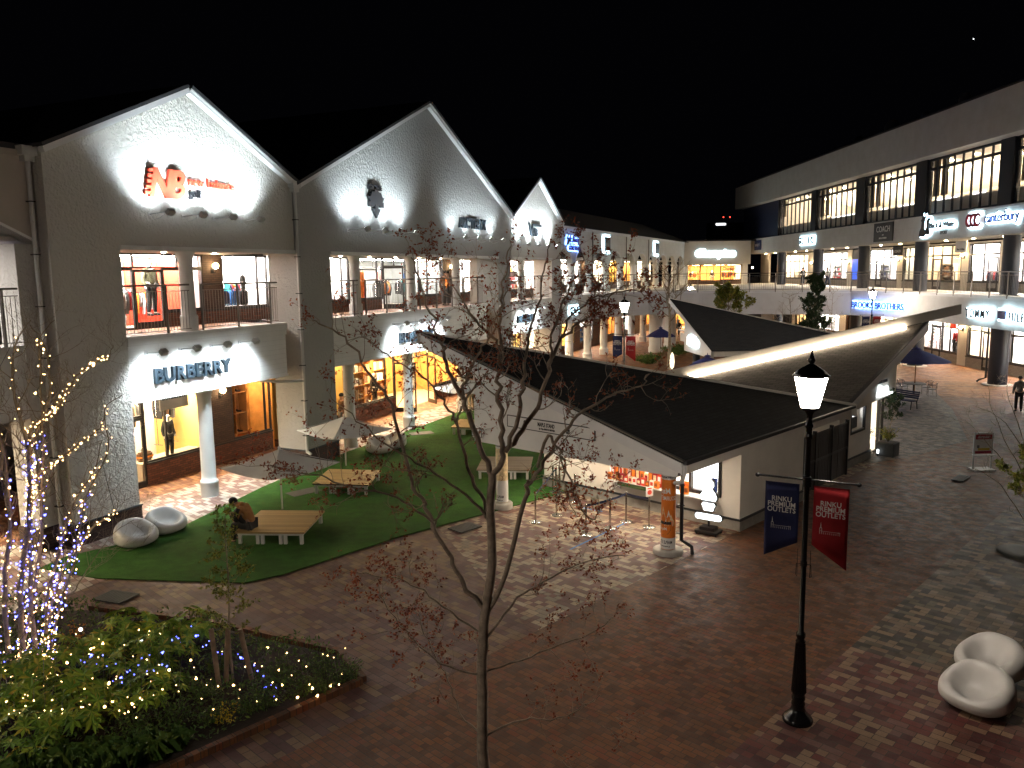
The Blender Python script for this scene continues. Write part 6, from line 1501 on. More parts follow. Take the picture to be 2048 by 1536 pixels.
# --- planting bed
bed = [Kp(-14, .42), Kp(-8.55, .42), Kp(-8.25, 1.4), Kp(-9.2, 4.2), Kp(-10.6, 6.9), Kp(-13, 9.0), Kp(-17, 9.0)]
b = MB(); c_ = Vector((-5, 12.5, 0)); b.add([(p.x, p.y, .06) for p in bed], [tuple(range(len(bed)))], False); o = b.build('planting_bed', 'soil')
if o.data.polygons[0].normal.z < 0: o.data.flip_normals()
tag(o, 'dark soil of the planting bed at the lower left', None, None, 'structure')
t = thing('bed_kerb', 'brick kerb edging the planting bed toward the camera', 'kerb', T(bed[1].x, bed[1].y)); 
b = MB()
for a_, c_ in ((Kp(-14, .36), Kp(-8.5, .36)), (Kp(-8.45, .36), Kp(-8.15, 1.5)), (Kp(-8.15, 1.5), Kp(-9.1, 4.3)), (Kp(-9.1, 4.3), Kp(-10.5, 7.0))):
    d = c_ - a_; L_ = d.length; d.normalize(); nb = int(L_ / .22)
    for k in range(nb):
        m_ = a_ + d * ((k + .5) * L_ / nb); M4 = T(m_.x - bed[1].x, m_.y - bed[1].y, .055) @ RZ(math.atan2(d.y, d.x)); b.obox(M4, L_ / nb - .012, .11, .11 + rt.uniform(-.006, .006))
b.build('kerb_bricks', 'paver_brown', t)
def palm_leaf(mb, p, d, s):
    """palmate leaf of 8 lobes, lying roughly facing d"""
    d = Vector(d).normalized(); a = d.orthogonal().normalized(); c = d.cross(a); ph = rt.uniform(0, 6.28); n = 8
    for k in range(n):
        t = ph + 5.3 * (k / (n - 1) - .5); L_ = s * (1 - .25 * abs(k / (n - 1) - .5) * 2); u = a * math.cos(t) + c * math.sin(t); w = a * -math.sin(t) + c * math.cos(t); dr = d * (-.18 * L_)
        mb.add([tuple(p), tuple(p + u * L_ * .5 + w * L_ * .17), tuple(p + u * L_ + dr), tuple(p + u * L_ * .5 - w * L_ * .17)], [(0, 1, 2, 3)], False)
def broad_shrub(loc, h, n, s, label, mt='leaf_broad', first=None):
    if first: return copy_tree(first, T(loc.x, loc.y) @ RZ(rt.uniform(0, 6)) @ Matrix.Diagonal((1, 1, rt.uniform(.85, 1.15), 1)), label)
    t = thing('broadleaf_shrub', label, 'shrub', T(loc.x, loc.y), 'broad leaved shrubs in the planting bed')
    st = MB(); lf = MB()
    for k in range(n):
        a = rt.uniform(0, 6.28); r_ = h * .75 * math.sqrt(rt.random()); z = h * rt.uniform(.45, 1) * (1 - .35 * (r_ / (h * .75)) ** 2); p = Vector((r_ * math.cos(a), r_ * math.sin(a), z))
        st.tube([(r_ * .15 * math.cos(a), r_ * .15 * math.sin(a), 0), (r_ * .6 * math.cos(a), r_ * .6 * math.sin(a), z * .7), tuple(p)], .006, 3, False)
        palm_leaf(lf, p, Vector((.5 * math.cos(a), .5 * math.sin(a), 1)) + Vector((rt.gauss(0, .25), rt.gauss(0, .25), 0)), s * rt.uniform(.75, 1.2))
    st.build('stem', 'twig', t); lf.build('foliage', mt, t); return t
def fine_shrub(loc, h, n, label, mt='leaf_fine', first=None, ls=.05, nm='fine_shrub', w=.8):
    if first: return copy_tree(first, T(loc.x, loc.y) @ RZ(rt.uniform(0, 6)) @ Matrix.Diagonal((1, 1, rt.uniform(.8, 1.2), 1)), label)
    t = thing(nm, label, 'shrub', T(loc.x, loc.y), 'fine leaved shrubs in the planting bed')
    st = MB(); lf = MB()
    for k in range(n):
        a = rt.uniform(0, 6.28); rr_ = w * h * math.sqrt(rt.random()); tip = Vector((rr_ * math.cos(a), rr_ * math.sin(a), h * rt.uniform(.55, 1)))
        st.tube([(0, 0, 0), tuple(tip * .5 + Vector((0, 0, h * .12))), tuple(tip)], .004, 3, False)
        for j in range(16): leaf(lf, (tip * rt.uniform(.35, 1)) + Vector((rt.gauss(0, .03), rt.gauss(0, .03), rt.gauss(0, .03))), ls * rt.uniform(.6, 1.2), None, .4)
    st.build('stem', 'twig', t); lf.build('foliage', mt, t); return t
bsp = [(60, 1440), (140, 1430), (215, 1400), (110, 1360), (20, 1390), (290, 1350), (330, 1330), (195, 1330), (175, 1470), (60, 1500), (385, 1295), (250, 1300), (300, 1420)]
pos = ['nearest the lower left corner', 'left of centre in the front row', 'in the front row below the stakes', 'just right of the lit tree foot', 'at the left picture edge', 'in the middle of the bed', 'left of the stakes at the back', 'between lit tree and bed middle', 'low at the front near the kerb', 'low at the left bottom', 'with high bright leaves at the back of the bed', 'at the back edge before the plum paving', 'in the dark middle of the bed']
bs0 = None
for (x, y), l in zip(bsp, pos):
    p = GP(x, y); o = broad_shrub(p, .72, 44, .21, 'green shrub with hand shaped leaves ' + l, first=bs0); bs0 = bs0 or o
fs0 = None
for (x, y), l in zip([(540, 1420), (600, 1400), (650, 1390), (690, 1370), (500, 1430), (350, 1460), (420, 1450), (270, 1480), (560, 1370), (640, 1350), (440, 1350), (350, 1390), (410, 1400), (250, 1440)], ['first right of the stakes', 'second right of the stakes', 'third right of the stakes', 'at the right end of the bed', 'just right of the yellow flowers', 'dark at the front kerb middle', 'left of the yellow flowers', 'dark at the front kerb left', 'behind the blue lights', 'at the far right back of the bed', 'between the stakes', 'in the shade before the stakes', 'right before the left stake', 'in the dark front left']):
    p = GP(x, y); o = fine_shrub(p, .42, 34, 'small dark fine leaved shrub ' + l, first=fs0); fs0 = fs0 or o
p = GP(450, 1455); o = fine_shrub(p, .38, 16, 'yellow flowering plant near the front kerb of the bed', 'leaf_yellow', None, .045, 'flowering_plant', .6); o['group'] = 'flowering plants'; del o['group']
p = GP(160, 1330); o = fine_shrub(GP(150, 1300), .5, 10, 'orange feathery plant right of the lit tree foot', 'leaf_orange', None, .07, 'feathery_plant', .5); del o['group']
o = fine_shrub(GP(235, 1282), .3, 10, 'dark red low plant at the back edge of the bed', 'leaf_red', None, .05, 'low_red_plant', .7); del o['group']
def grass_tuft(loc, label, first=None):
    if first: return copy_tree(first, T(loc.x, loc.y) @ RZ(rt.uniform(0, 6)), label)
    t = MB()
    for k in range(80):
        a = rt.uniform(0, 6.28); l = rt.uniform(.2, .42); w = .006; d = Vector((math.cos(a), math.sin(a), 0)); n_ = Vector((-d.y, d.x, 0)) * w; b0 = d * rt.uniform(0, .08); m_ = b0 + d * l * .45 + Vector((0, 0, l * .8)); e = b0 + d * l + Vector((0, 0, l * .45))
        t.add([tuple(b0 - n_), tuple(b0 + n_), tuple(m_ + n_), tuple(e), tuple(m_ - n_)], [(0, 1, 2, 3, 4)], False)
    o = t.build('grass_tuft', 'leaf_fine', None, T(loc.x, loc.y)); return tag(o, label, 'grass tuft', 'grass tufts at the bed front')
g0 = grass_tuft(GP(150, 1530), 'grass tuft at the very bottom of the bed, leftmost')
for (x, y), l in zip([(200, 1535), (250, 1530), (110, 1545), (290, 1520), (330, 1505), (60, 1550)], ['second from the left at the bed front', 'third from the left at the bed front', 'low by the lower left corner', 'fourth from the left at the bed front', 'rightmost at the bed front', 'beside the white post end']): grass_tuft(GP(x, y), 'grass tuft ' + l, g0)
for (rng, col, lab, nn, seed) in (((20, 700), 'warm', 'warm fairy light string spread over the right half of the planting bed', 80, 1), ((0, 330), 'warm', 'warm fairy light string spread over the left half of the planting bed', 80, 2), ((150, 560), 'blue', 'blue fairy light string spread over the planting bed', 55, 3)):
    pts = []; r_ = random.Random(seed)
    for i in range(nn):
        x = rng[0] + (rng[1] - rng[0]) * (i + r_.random()) / nn
        lo = 1320 + max(0, (300 - x)) * .1; hi = 1500 - max(0, x - 250) * .22
        y = r_.uniform(lo, hi) if col == 'warm' else 1340 + 55 * math.sin((x - 150) / 60) + (x - 150) * .12 + r_.uniform(-14, 14)
        p = GP(x, y, .0); pts.append(Vector((p.x, p.y, r_.uniform(.3, .68) if x < 400 else r_.uniform(.16, .30))))
    light_string(lab, pts, col, 'fairy light strings in the planting bed', .0025)
b = MB(); ps = GP(165, 1300); b.tube([(0, 0, 0), (0, 0, .35)], .012, 6); b.m = 1; b.sphere((0, 0, .40), .035)
tag(b.build('spike_light', ['black_metal', 'e_face_white'], None, T(ps.x, ps.y)), 'white spike light at the back edge of the bed, left one', 'spike light', 'spike lights of the bed')
ps = GP(285, 1325); tag(b.build('spike_light', ['black_metal', 'e_face_white'], None, T(ps.x, ps.y)), 'white spike light in the bed, right one', 'spike light', 'spike lights of the bed')
gc = MB(); r3 = random.Random(5)
for i in range(15000):
    r_ = r3.uniform(-16, -8.4); f_ = r3.uniform(.5, 8.6)
    if f_ > 1.3 and (-8.25 - r_) < (f_ - 1.4) * .42: continue
    if f_ > 5 and r_ > -10.5: continue
    p = Kp(r_, f_); hh = .34 * (.45 + .55 * math.sin(r_ * 3.1 + 1) * math.sin(f_ * 2.7)) + .12
    z_ = .06 + hh * math.sqrt(r3.random()); leaf(gc, Vector((p.x, p.y, z_)), r3.uniform(.05, .10), (r3.gauss(0, 1), r3.gauss(0, 1), r3.uniform(.2, 1.2)), .4)
tag(gc.build('ground_cover', 'leaf_fine'), 'low dark green ground cover filling the planting bed', 'ground cover', None, 'stuff')
# staked young evergreen
ST = thing('staked_tree', 'slender young evergreen tree held by three stakes in the planting bed', 'tree', T(-4.75, 12.65))
wood = MB(); lv = MB(); o0 = Vector((-4.75, 12.65, 0))
Pt = smooth_path([Vector((0, 0, 0)), Vector((-.02, 0, .8)), DP(458, 1180, 12.65) - o0, DP(452, 1090, 12.65) - o0, DP(450, 1010, 12.65) - o0], 3)
wood.tube(Pt, [.022 - .018 * i / (len(Pt) - 1) for i in range(len(Pt))], 7)
for k in range(34):
    t_ = .28 + .70 * (k + rt.random()) / 34; f = t_ * (len(Pt) - 1); i = min(len(Pt) - 2, int(f)); q = Pt[i].lerp(Pt[i + 1], f - i); a = k * 2.4
    twig(wood, lv, q, (math.cos(a), math.sin(a), .35), .55 * (1.1 - t_) + .06, .005, 1, .5, .065, 5 * (1.2 - t_) + 1, .1, .2)
wood.build('trunk', 'bark', ST); lv.build('crown', 'leaf_olive', ST)
for k, (x0, y0, x1, y1, l) in enumerate([(440, 1385, 422, 1258, 'left'), (452, 1370, 456, 1255, 'middle'), (505, 1365, 480, 1258, 'right')]):
    A_ = GP(x0, y0); top = DP(x1, y1, 12.65) ; b = MB(); b.tube([(0, 0, 0), tuple(top - A_)], .042, 10); tag(b.build('wooden_stake', 'wood_stake', None, T(A_.x, A_.y)), '%s wooden stake of the young evergreen' % l, 'stake', 'stakes of the young evergreen')
# mid distance trees
def small_tree(loc, h, crown, label, mt, dens, nl, tr=.05, spread=1.0, lsz=.12, lo=.35, bark='bark_pale', up=.25, nm='tree', ln=.28, cat='tree'):
    t = thing(nm, label, cat, T(loc[0], loc[1])); wood = MB(); lv = MB()
    P_ = smooth_path([Vector((0, 0, 0)), Vector((rt.gauss(0, .05), rt.gauss(0, .05), h * .4)), Vector((rt.gauss(0, .1), rt.gauss(0, .1), h * .75)), Vector((rt.gauss(0, .1), 0, h))], 3)
    wood.tube(P_, [tr * (1 - .85 * i / (len(P_) - 1)) for i in range(len(P_))], 8)
    for k in range(nl):
        t_ = lo + (1 - lo) * (k + rt.random()) / nl; f = t_ * (len(P_) - 1); i = min(len(P_) - 2, int(f)); q = P_[i].lerp(P_[i + 1], f - i); a = k * 2.4 + rt.random()
        twig(wood, lv if dens else None, q, (math.cos(a), math.sin(a), .5), crown * spread * (1.15 - t_ * .8) * rt.uniform(.7, 1.2), tr * .35, 2, .55, lsz, dens, up, .2)
    wood.build('trunk', bark, t)
    if dens: lv.build('crown', mt, t)
    return t
small_tree((10.9, 55.2), 6.6, 2.8, 'bare pale tree with a lit trunk foot beyond the kiosks', None, 0, 16, .13, lo=.4)
b = MB(); b.lathe([(.02, 0), (.13, .15), (.17, .5), (.12, .95), (.03, 1.15)], 12, (0, 0, .05)); tag(b.build('trunk_light', 'e_bulb_warm' if False else 'e_food_cream', None, T(11.05, 54.8)), 'warm glowing light at the foot of the bare pale tree', 'ground light')
small_tree((18.9, 50), 6.1, 1.1, 'tall narrow dark evergreen before the white far window', 'leaf_dark', 9, 46, .09, lsz=.16, lo=.12, up=.3)
small_tree((14.8, 55), 5.0, 2.2, 'olive leaved tree before the far bridge', 'leaf_olive', 6, 20, .08, lsz=.2, lo=.55)
small_tree((17.6, 51), 5.2, 1.6, 'bare thin tree left of the narrow evergreen', None, 0, 12, .05, lo=.4)
small_tree((21.6, 54), 5.4, 1.5, 'bare thin tree right of the narrow evergreen', None, 0, 10, .05, lo=.4)
RT = small_tree((10.75, 15.3), 3.1, 1.15, 'olive leaved tree cut off by the right picture edge', 'leaf_olive', 7, 26, .05, lsz=.085, lo=.45, bark='bark')
t = thing('bare_shrub_tree', 'bare thin branched young tree at the right edge before the dark figure', 'tree', T(12.2, 17)); wood = MB()
for px in ([(2070, 1080), (2040, 980), (2005, 920), (1960, 870), (1930, 840)], [(2080, 1070), (2048, 960), (2010, 880), (1985, 820), (1975, 770)], [(2080, 1060), (2060, 940), (2030, 870), (1990, 830), (1950, 812)], [(2075, 1090), (2030, 1010), (1990, 960), (1945, 935)], [(2085, 1040), (2050, 900), (2020, 800), (2010, 750)]):
    traced_limb(wood, None, px, .018, .003, 17, 16.5, 9, (.3, .7), .3, 0, 2, 5)
wood.tube([(12.25, 17, 0), tuple(DP(2078, 1075, 17))], [.05, .03], 8)
rel(wood, (12.2, 17, 0)); wood.build('trunk', 'bark_pale', t)
p = Kp(14.3, -.35); o = small_tree((p.x, p.y), 2.3, .55, 'thin potted tree in the larger dark planter', 'leaf_dark', 5, 22, .02, lsz=.06, lo=.4)
for (r_, f_, l, m_, h_, z_) in ((14.3, -.35, 'bright green fern in the larger dark planter', 'leaf_olive', .55, .5), (13.75, .35, 'dark leafy plant in the smaller dark planter', 'leaf_fine', .6, .45)):
    p = Kp(r_, f_); o = fine_shrub(p, h_, 40, l, m_, None, .07, 'potted_plant', .7); del o['group']; o.location.z = z_; o['category'] = 'plant'
for x, y, h_, l in ((13.4, 64, .9, 'dark hedge mound behind the far navy umbrella'), (10.0, 58.5, .7, 'low hedge mound left of the bare pale tree'), (15.6, 63.0, .9, 'dark hedge mound right of the bare pale tree')):
    o = fine_shrub(Vector((x, y, 0)), h_, 90, l, 'leaf_fine', None, .22, 'hedge_mound', 1.6); del o['group']

# ================================================================ PEOPLE
def skin_mesh(joints, edges, root, sub=2):
    me = bpy.data.meshes.new('s'); names_ = list(joints); me.from_pydata([joints[k][0] for k in names_], [(names_.index(a), names_.index(c)) for a, c in edges], [])
    o = bpy.data.objects.new('s', me); COL.objects.link(o); sk = o.modifiers.new('k', 'SKIN'); sk.use_smooth_shade = True
    for i, k in enumerate(names_):
        v = me.skin_vertices[0].data[i]; r_ = joints[k][1]; v.radius = r_ if isinstance(r_, tuple) else (r_, r_); v.use_root = (k == root)
    ss = o.modifiers.new('u', 'SUBSURF'); ss.levels = sub
    dg = bpy.context.evaluated_depsgraph_get(); dg.update(); m2 = bpy.data.meshes.new_from_object(o.evaluated_get(dg))
    vs = [tuple(v.co) for v in m2.vertices]; fs = [tuple(p.vertices) for p in m2.polygons]
    bpy.data.objects.remove(o); bpy.data.meshes.remove(me); bpy.data.meshes.remove(m2); b = MB(); b.add(vs, fs, True); return b
STAND = dict(pel=((0, 0, .93), .13), ab=((0, 0, 1.08), .125), ch=((0, 0, 1.32), (.16, .12)), nk=((0, -.005, 1.49), .055), hd=((.0, .01, 1.60), .085), hd2=((0, .015, 1.69), .09),
    shl=((.17, 0, 1.42), .06), ell=((.24, -.03, 1.13), .045), wrl=((.25, .06, .90), .032), hal=((.25, .08, .82), .03),
    shr=((-.17, 0, 1.42), .06), elr=((-.24, -.03, 1.13), .045), wrr=((-.25, .06, .90), .032), har=((-.25, .08, .82), .03),
    hpl=((.10, 0, .88), .09), knl=((.11, .03, .50), .065), anl=((.12, -.02, .09), .045), tol=((.13, .14, .04), .035),
    hpr=((-.10, 0, .88), .09), knr=((-.11, .03, .50), .065), anr=((-.12, -.02, .09), .045), tor=((-.13, .14, .04), .035))
SEAT = dict(pel=((0, 0, .50), .13), ab=((0, .06, .64), .13), ch=((0, .20, .84), (.17, .13)), nk=((0, .33, .95), .055), hd=((0, .42, .98), .085), hd2=((0, .47, 1.04), .088),
    shl=((.17, .22, .90), .06), ell=((.21, .30, .62), .045), wrl=((.08, .50, .70), .032), hal=((.05, .56, .74), .03),
    shr=((-.17, .22, .90), .06), elr=((-.21, .30, .62), .045), wrr=((-.08, .50, .70), .032), har=((-.05, .56, .74), .03),
    hpl=((.10, .04, .47), .095), knl=((.13, .44, .50), .07), anl=((.12, .42, .09), .045), tol=((.13, .56, .04), .035),
    hpr=((-.10, .04, .47), .095), knr=((-.13, .44, .50), .07), anr=((-.12, .42, .09), .045), tor=((-.13, .56, .04), .035))
def walk(j, a=.16):
    j = dict(j); 
    def mv(k, dy, dz=0): (x, y, z), r_ = j[k]; j[k] = ((x, y + dy, z + dz), r_)
    mv('knl', a * .7); mv('anl', a); mv('tol', a); mv('knr', -a * .3); mv('anr', -a, .03); mv('tor', -a, .02); mv('wrl', -a * .7); mv('hal', -a * .8); mv('ell', -a * .3); mv('wrr', a * .6); mv('har', a * .7)
    return j
EB = [('pel', 'ab'), ('ab', 'ch'), ('ch', 'nk'), ('nk', 'hd'), ('hd', 'hd2'), ('ch', 'shl'), ('shl', 'ell'), ('ell', 'wrl'), ('wrl', 'hal'), ('ch', 'shr'), ('shr', 'elr'), ('elr', 'wrr'), ('wrr', 'har'), ('pel', 'hpl'), ('hpl', 'knl'), ('knl', 'anl'), ('anl', 'tol'), ('pel', 'hpr'), ('hpr', 'knr'), ('knr', 'anr'), ('anr', 'tor')]
PCACHE = {}
def person(M, label, J, top, legs, hair='cloth_black', hood=None, nm='person', cat='person', body='skin', group=None, extra=None, coat=0, fingers=False):
    t = thing(nm, label, cat, M, group)
    key = id(J) if False else tuple(sorted((k, v[0]) for k, v in J.items()))
    def sub(keys, grow, root):
        jj = {k: (J[k][0], tuple(r + grow for r in J[k][1]) if isinstance(J[k][1], tuple) else J[k][1] + grow) for k in keys}; return skin_mesh(jj, [e for e in EB if e[0] in keys and e[1] in keys], root)
    def cached(tag_, fn):
        k = (key, tag_)
        if k not in PCACHE: PCACHE[k] = fn()
        return PCACHE[k]
    def put(name, mb, mt):
        o = mb.build(name, mt, t); return o
    put('body', cached('b', lambda: sub(list(J), 0, 'pel')), body)
    if fingers:
        for s_, h in ((1, 'hal'), (-1, 'har')):
            b = MB(); p = Vector(J[h][0])
            for k in range(5): b.tube([p + Vector((-s_ * .012, .012 - k * .011, .015)), p + Vector((-s_ * .035, .03 - k * .009, .02)), p + Vector((-s_ * .045, .02 - k * .008, .0 + .004 * k))], .0075, 5)
            b.build('fingers', 'skin', t)
    put('jacket', cached('j', lambda: sub(['pel', 'ab', 'ch', 'shl', 'ell', 'wrl', 'shr', 'elr', 'wrr'], .022, 'ch')), top)
    put('trousers', cached('t', lambda: sub(['pel', 'hpl', 'knl', 'anl', 'hpr', 'knr', 'anr'], .016, 'pel')), legs)
    hp = Vector(J['hd'][0]); h2 = Vector(J['hd2'][0])
    if hair:
        b = MB(); c = h2 + (h2 - hp) * .15; b.sphere((c.x, c.y - .012, c.z), .108, 14, 10, (.92, 1.05, .85)); b.build('hair', hair, t)
    if hood:
        b = MB(); n_ = Vector(J['nk'][0]); b.sphere((n_.x, n_.y - .06, n_.z - .0), .10, 12, 8, (1.3, 1.0, .75)); b.build('hood', hood, t)
    for s_, k in ((1, 'tol'), (-1, 'tor')):
        a = Vector(J['anl' if s_ > 0 else 'anr'][0]); c = Vector(J[k][0]); b = MB(); b.tube([(a.x, a.y - .03, a.z * .5 + .01), ((a.x + c.x) / 2, (a.y + c.y) / 2, .05), (c.x, c.y + .03, max(.035, c.z))], [.05, .05, .035], 8); b.build('shoe', 'cloth_black', t)
    if extra: extra(t)
    return t
# seated man on the left end of the first bench
M1, w1, d1, s1_ = b1
pp = M1 @ Vector((.33, .30, 0))
ang1 = math.atan2(M1[1][0], M1[0][0])
def phone(t):
    b = MB(); b.bbox(-.035, .56, .75, .035, .57, .88, .004); b.build('phone', 'letter_black', t)
    b = MB(); b.box(-.028, .558, .757, .028, .5598, .873); b.build('phone_screen', 'e_lightbox', t) if False else None
    b = MB(); b.tube([(.19, .22, .93), (.14, .30, .86), (.12, .22, .64), (.13, .10, .55)], [.05, .07, .08, .06], 10); b.tube([(-.19, .22, .93), (-.14, .30, .86), (-.12, .22, .64), (-.13, .10, .55)], [.05, .07, .08, .06], 10); 
    for s_ in (1, -1):
        b.tube([(s_ * .175, .22, .92), (s_ * .215, .30, .64), (s_ * .10, .47, .69)], [.072, .068, .052], 10)
    b.build('dark_sleeves', 'cloth_black', t)
person(T(pp.x, pp.y, -.03) @ RZ(ang1 + math.pi / 2 - .12) @ Matrix.Diagonal((1.02, 1.02, 1.06, 1)), 'person in tan hooded jacket and black cap hunched over a phone on the bench', SEAT, 'cloth_tan', 'cloth_black', 'cloth_black', 'cloth_tan', extra=phone, fingers=True)
p = GP(2036, 823)
def pack(t):
    b = MB(); b.bbox(-.14, -.30, 1.0, .14, -.12, 1.42, .04); b.build('backpack', 'cloth_grey', t)
person(T(p.x, p.y) @ RZ(-.5) @ Matrix.Scale(.95, 4), 'person in dark clothes walking away at the right edge', walk(STAND, .08), 'cloth_grey', 'cloth_black', 'cloth_black', 'cloth_grey')
p = GP(944, 822); person(T(p.x, p.y) @ RZ(.35), 'person in dark top and khaki trousers walking behind the far white umbrella', walk(STAND), 'cloth_navy', 'cloth_khaki')
p = GP(686, 868); person(T(p.x, p.y) @ RZ(2.2), 'person with dark hair in a brown coat in the arcade behind the middle white umbrella', STAND, 'cloth_brown', 'cloth_grey', group=None)
for u, d, z, rot, top, legs, l in ((20.9, 1.6, 5.14, .4, 'cloth_orange', 'cloth_black', 'person in an orange jacket on the balcony of the arrow emblem shop'), (21.7, 2.2, 5.14, 2.2, 'cloth_brown', 'cloth_grey', 'person in a brown coat beside the orange jacket on the balcony')):
    person(FA @ T(u, d, z) @ RZ(rot), l, STAND, top, legs, nm='person')
for u, d, z, rot, top, legs, l in ((14.6, 2.4, 5.12, 1.2, 'cloth_black', 'cloth_denim', 'person in black by the cream upper shop at the far right, left one'), (15.3, 2.2, 5.12, 2.6, 'cloth_grey', 'cloth_black', 'person in grey by the cream upper shop at the far right, right one'), (20.8, 2.6, 5.12, .2, 'cloth_white', 'cloth_denim', 'person in white before the bright upper shop window'), (28.6, 2.4, 5.12, -1, 'cloth_navy', 'cloth_black', 'person in navy near the blue poster on the upper walkway')):
    person(FF @ T(u, d, z) @ RZ(rot), l, walk(STAND), top, legs)
for x, y, top, l in ((17.2, 82, 'cloth_black', 'tiny far person in black under the bridge'), (16.4, 84, 'cloth_red', 'tiny far person in red under the bridge'), (18.3, 88, 'cloth_grey', 'tiny far person in grey under the bridge'), (14.2, 76, 'cloth_khaki', 'tiny far person in khaki under the bridge')):
    person(T(x, y) @ RZ(rt.uniform(0, 6)), l, walk(STAND), top, 'cloth_black')

# ================================================================ GOODS IN THE SHOPS
def mannequin(F, u, d, z, top, legs, label, sc=.98, rot=math.pi, hair=None):
    return person(F @ T(u, d, z) @ RZ(rot) @ Matrix.Scale(sc, 4), label, STAND, top, legs, hair, None, 'mannequin', 'mannequin', 'shop_white', 'dressed mannequins in the shop windows')
def rack(F, u, d, z, cols, label, w=1.1, h=1.35, n=10):
    t = thing('clothes_rack', label, 'clothes rack', F @ T(u, d, z), 'clothes racks in the shops')
    b = MB(); b.tube([(-w / 2, 0, 0), (-w / 2, 0, h), (w / 2, 0, h), (w / 2, 0, 0)], .014, 5); b.tube([(-w / 2, -.2, .02), (-w / 2, .2, .02)], .014, 4); b.tube([(w / 2, -.2, .02), (w / 2, .2, .02)], .014, 4); b.build('rail', 'steel', t)
    for k in range(n):
        x = -w / 2 + .08 + (w - .16) * k / (n - 1); l_ = rt.uniform(.55, .85); b = MB()
        b.prism([(-.20, h - .14), (-.04, h - .03), (.04, h - .03), (.20, h - .14), (.24, h - .4), (.18, h - l_), (-.18, h - l_), (-.24, h - .4)], 'x', x - .025, x + .025); b.build('garment', 'cloth_' + cols[k % len(cols)], t)
    return t
def shelf(F, u, d, z, cols, label, w=1.2, h=1.9, rows=4, n=5, fr='shop_white', dep=.32):
    t = thing('display_shelf', label, 'shelf', F @ T(u, d, z), 'display shelves in the shops')
    b = MB(); b.box(-w / 2, -dep / 2, 0, -w / 2 + .03, dep / 2, h); b.box(w / 2 - .03, -dep / 2, 0, w / 2, dep / 2, h); b.box(-w / 2, dep / 2 - .01, 0, w / 2, dep / 2 + .01, h)
    for k in range(rows + 1): b.box(-w / 2 + .03, -dep / 2, k * (h - .03) / rows, w / 2 - .03, dep / 2 - .012, k * (h - .03) / rows + .025)
    b.build('frame', fr, t); mts = ['cloth_' + c for c in cols]; b = MB()
    for r_ in range(rows):
        for k in range(n):
            b.m = rt.randrange(len(mts)); x = -w / 2 + .06 + (w - .12) * (k + .5) / n; hw = (w - .12) / n * .36; z_ = r_ * (h - .03) / rows + .027
            b.box(x - hw, -dep / 2 + .04, z_, x + hw, dep / 2 - .05, z_ + rt.uniform(.4, .8) * (h / rows - .06))
    b.build('goods', mts, t); return t
# first shop, ground floor
mannequin(FA, 4.55, 3.75, .55, 'cloth_black', 'cloth_black', 'headless looking mannequin in a long black coat in the first shop window', .92)
rack(FA, 3.55, 4.3, .9, ['grey', 'black', 'khaki'], 'clothes rack with grey and black coats in the first shop window', .8, 1.75, 5); rack(FA, 5.2, 4.6, .9, ['black', 'grey', 'brown'], 'clothes rack with dark jackets behind the black coat mannequin', .7, 1.7, 5)
t = thing('handbag', 'brown striped travel bag on the first shop window floor', 'bag', FA @ T(3.5, 3.75, .72)); b = MB(); b.bbox(-.26, -.12, 0, .26, .12, .30, .05); b.build('bag_body', 'cloth_brown', t); b = MB(); b.box(-.262, -.122, .12, .262, .122, .17); b.build('stripe', 'cloth_orange', t); b = MB(); b.tube([(-.12, 0, .29), (-.1, 0, .42), (.1, 0, .42), (.12, 0, .29)], .012, 6); b.build('handle', 'cloth_black', t)
b = MB(); b.box(3.08, 3.5, .5, 5.8, 4.2, .72) if False else b.box(0, 0, 0, 2.75, .8, .70)
tag(b.build('window_platform', 'shop_floor', None, FA @ T(3.07, 3.4, .02)), 'pale platform inside the first shop window', 'platform')
t = thing('shoe_cabinet', 'wooden cubby cabinet with six pairs of dark shoes in the first shop right window', 'cabinet', FA @ T(7.75, 3.9, .8))
b = MB(); 
for x in (-.6, 0, .6): b.box(x - .015, -.2, 0, x + .015, .2, 2.4)
for k in range(4): b.box(-.6, -.2, k * .78, .6, .2, k * .78 + .03)
b.box(-.6, .2, 0, .6, .22, 2.4); b.build('cabinet_frame', 'shop_wood', t)
for i in range(2):
    for k in range(3):
        b = MB(); x = -.3 + .6 * i; z_ = k * .78 + .03
        for s_ in (-.07, .07): b.tube([(x - .12, s_, z_ + .1), (x - .05, s_, z_ + .06), (x + .12, s_, z_ + .03)], [.045, .04, .03], 8)
        b.build('shoes', 'cloth_black', t)
shelf(FA, 8.85, 4.6, .7, ['white', 'khaki', 'red'], 'pale shelf with folded goods right of the shoe cabinet', .8, 2.2, 4, 3, 'shop_wood')
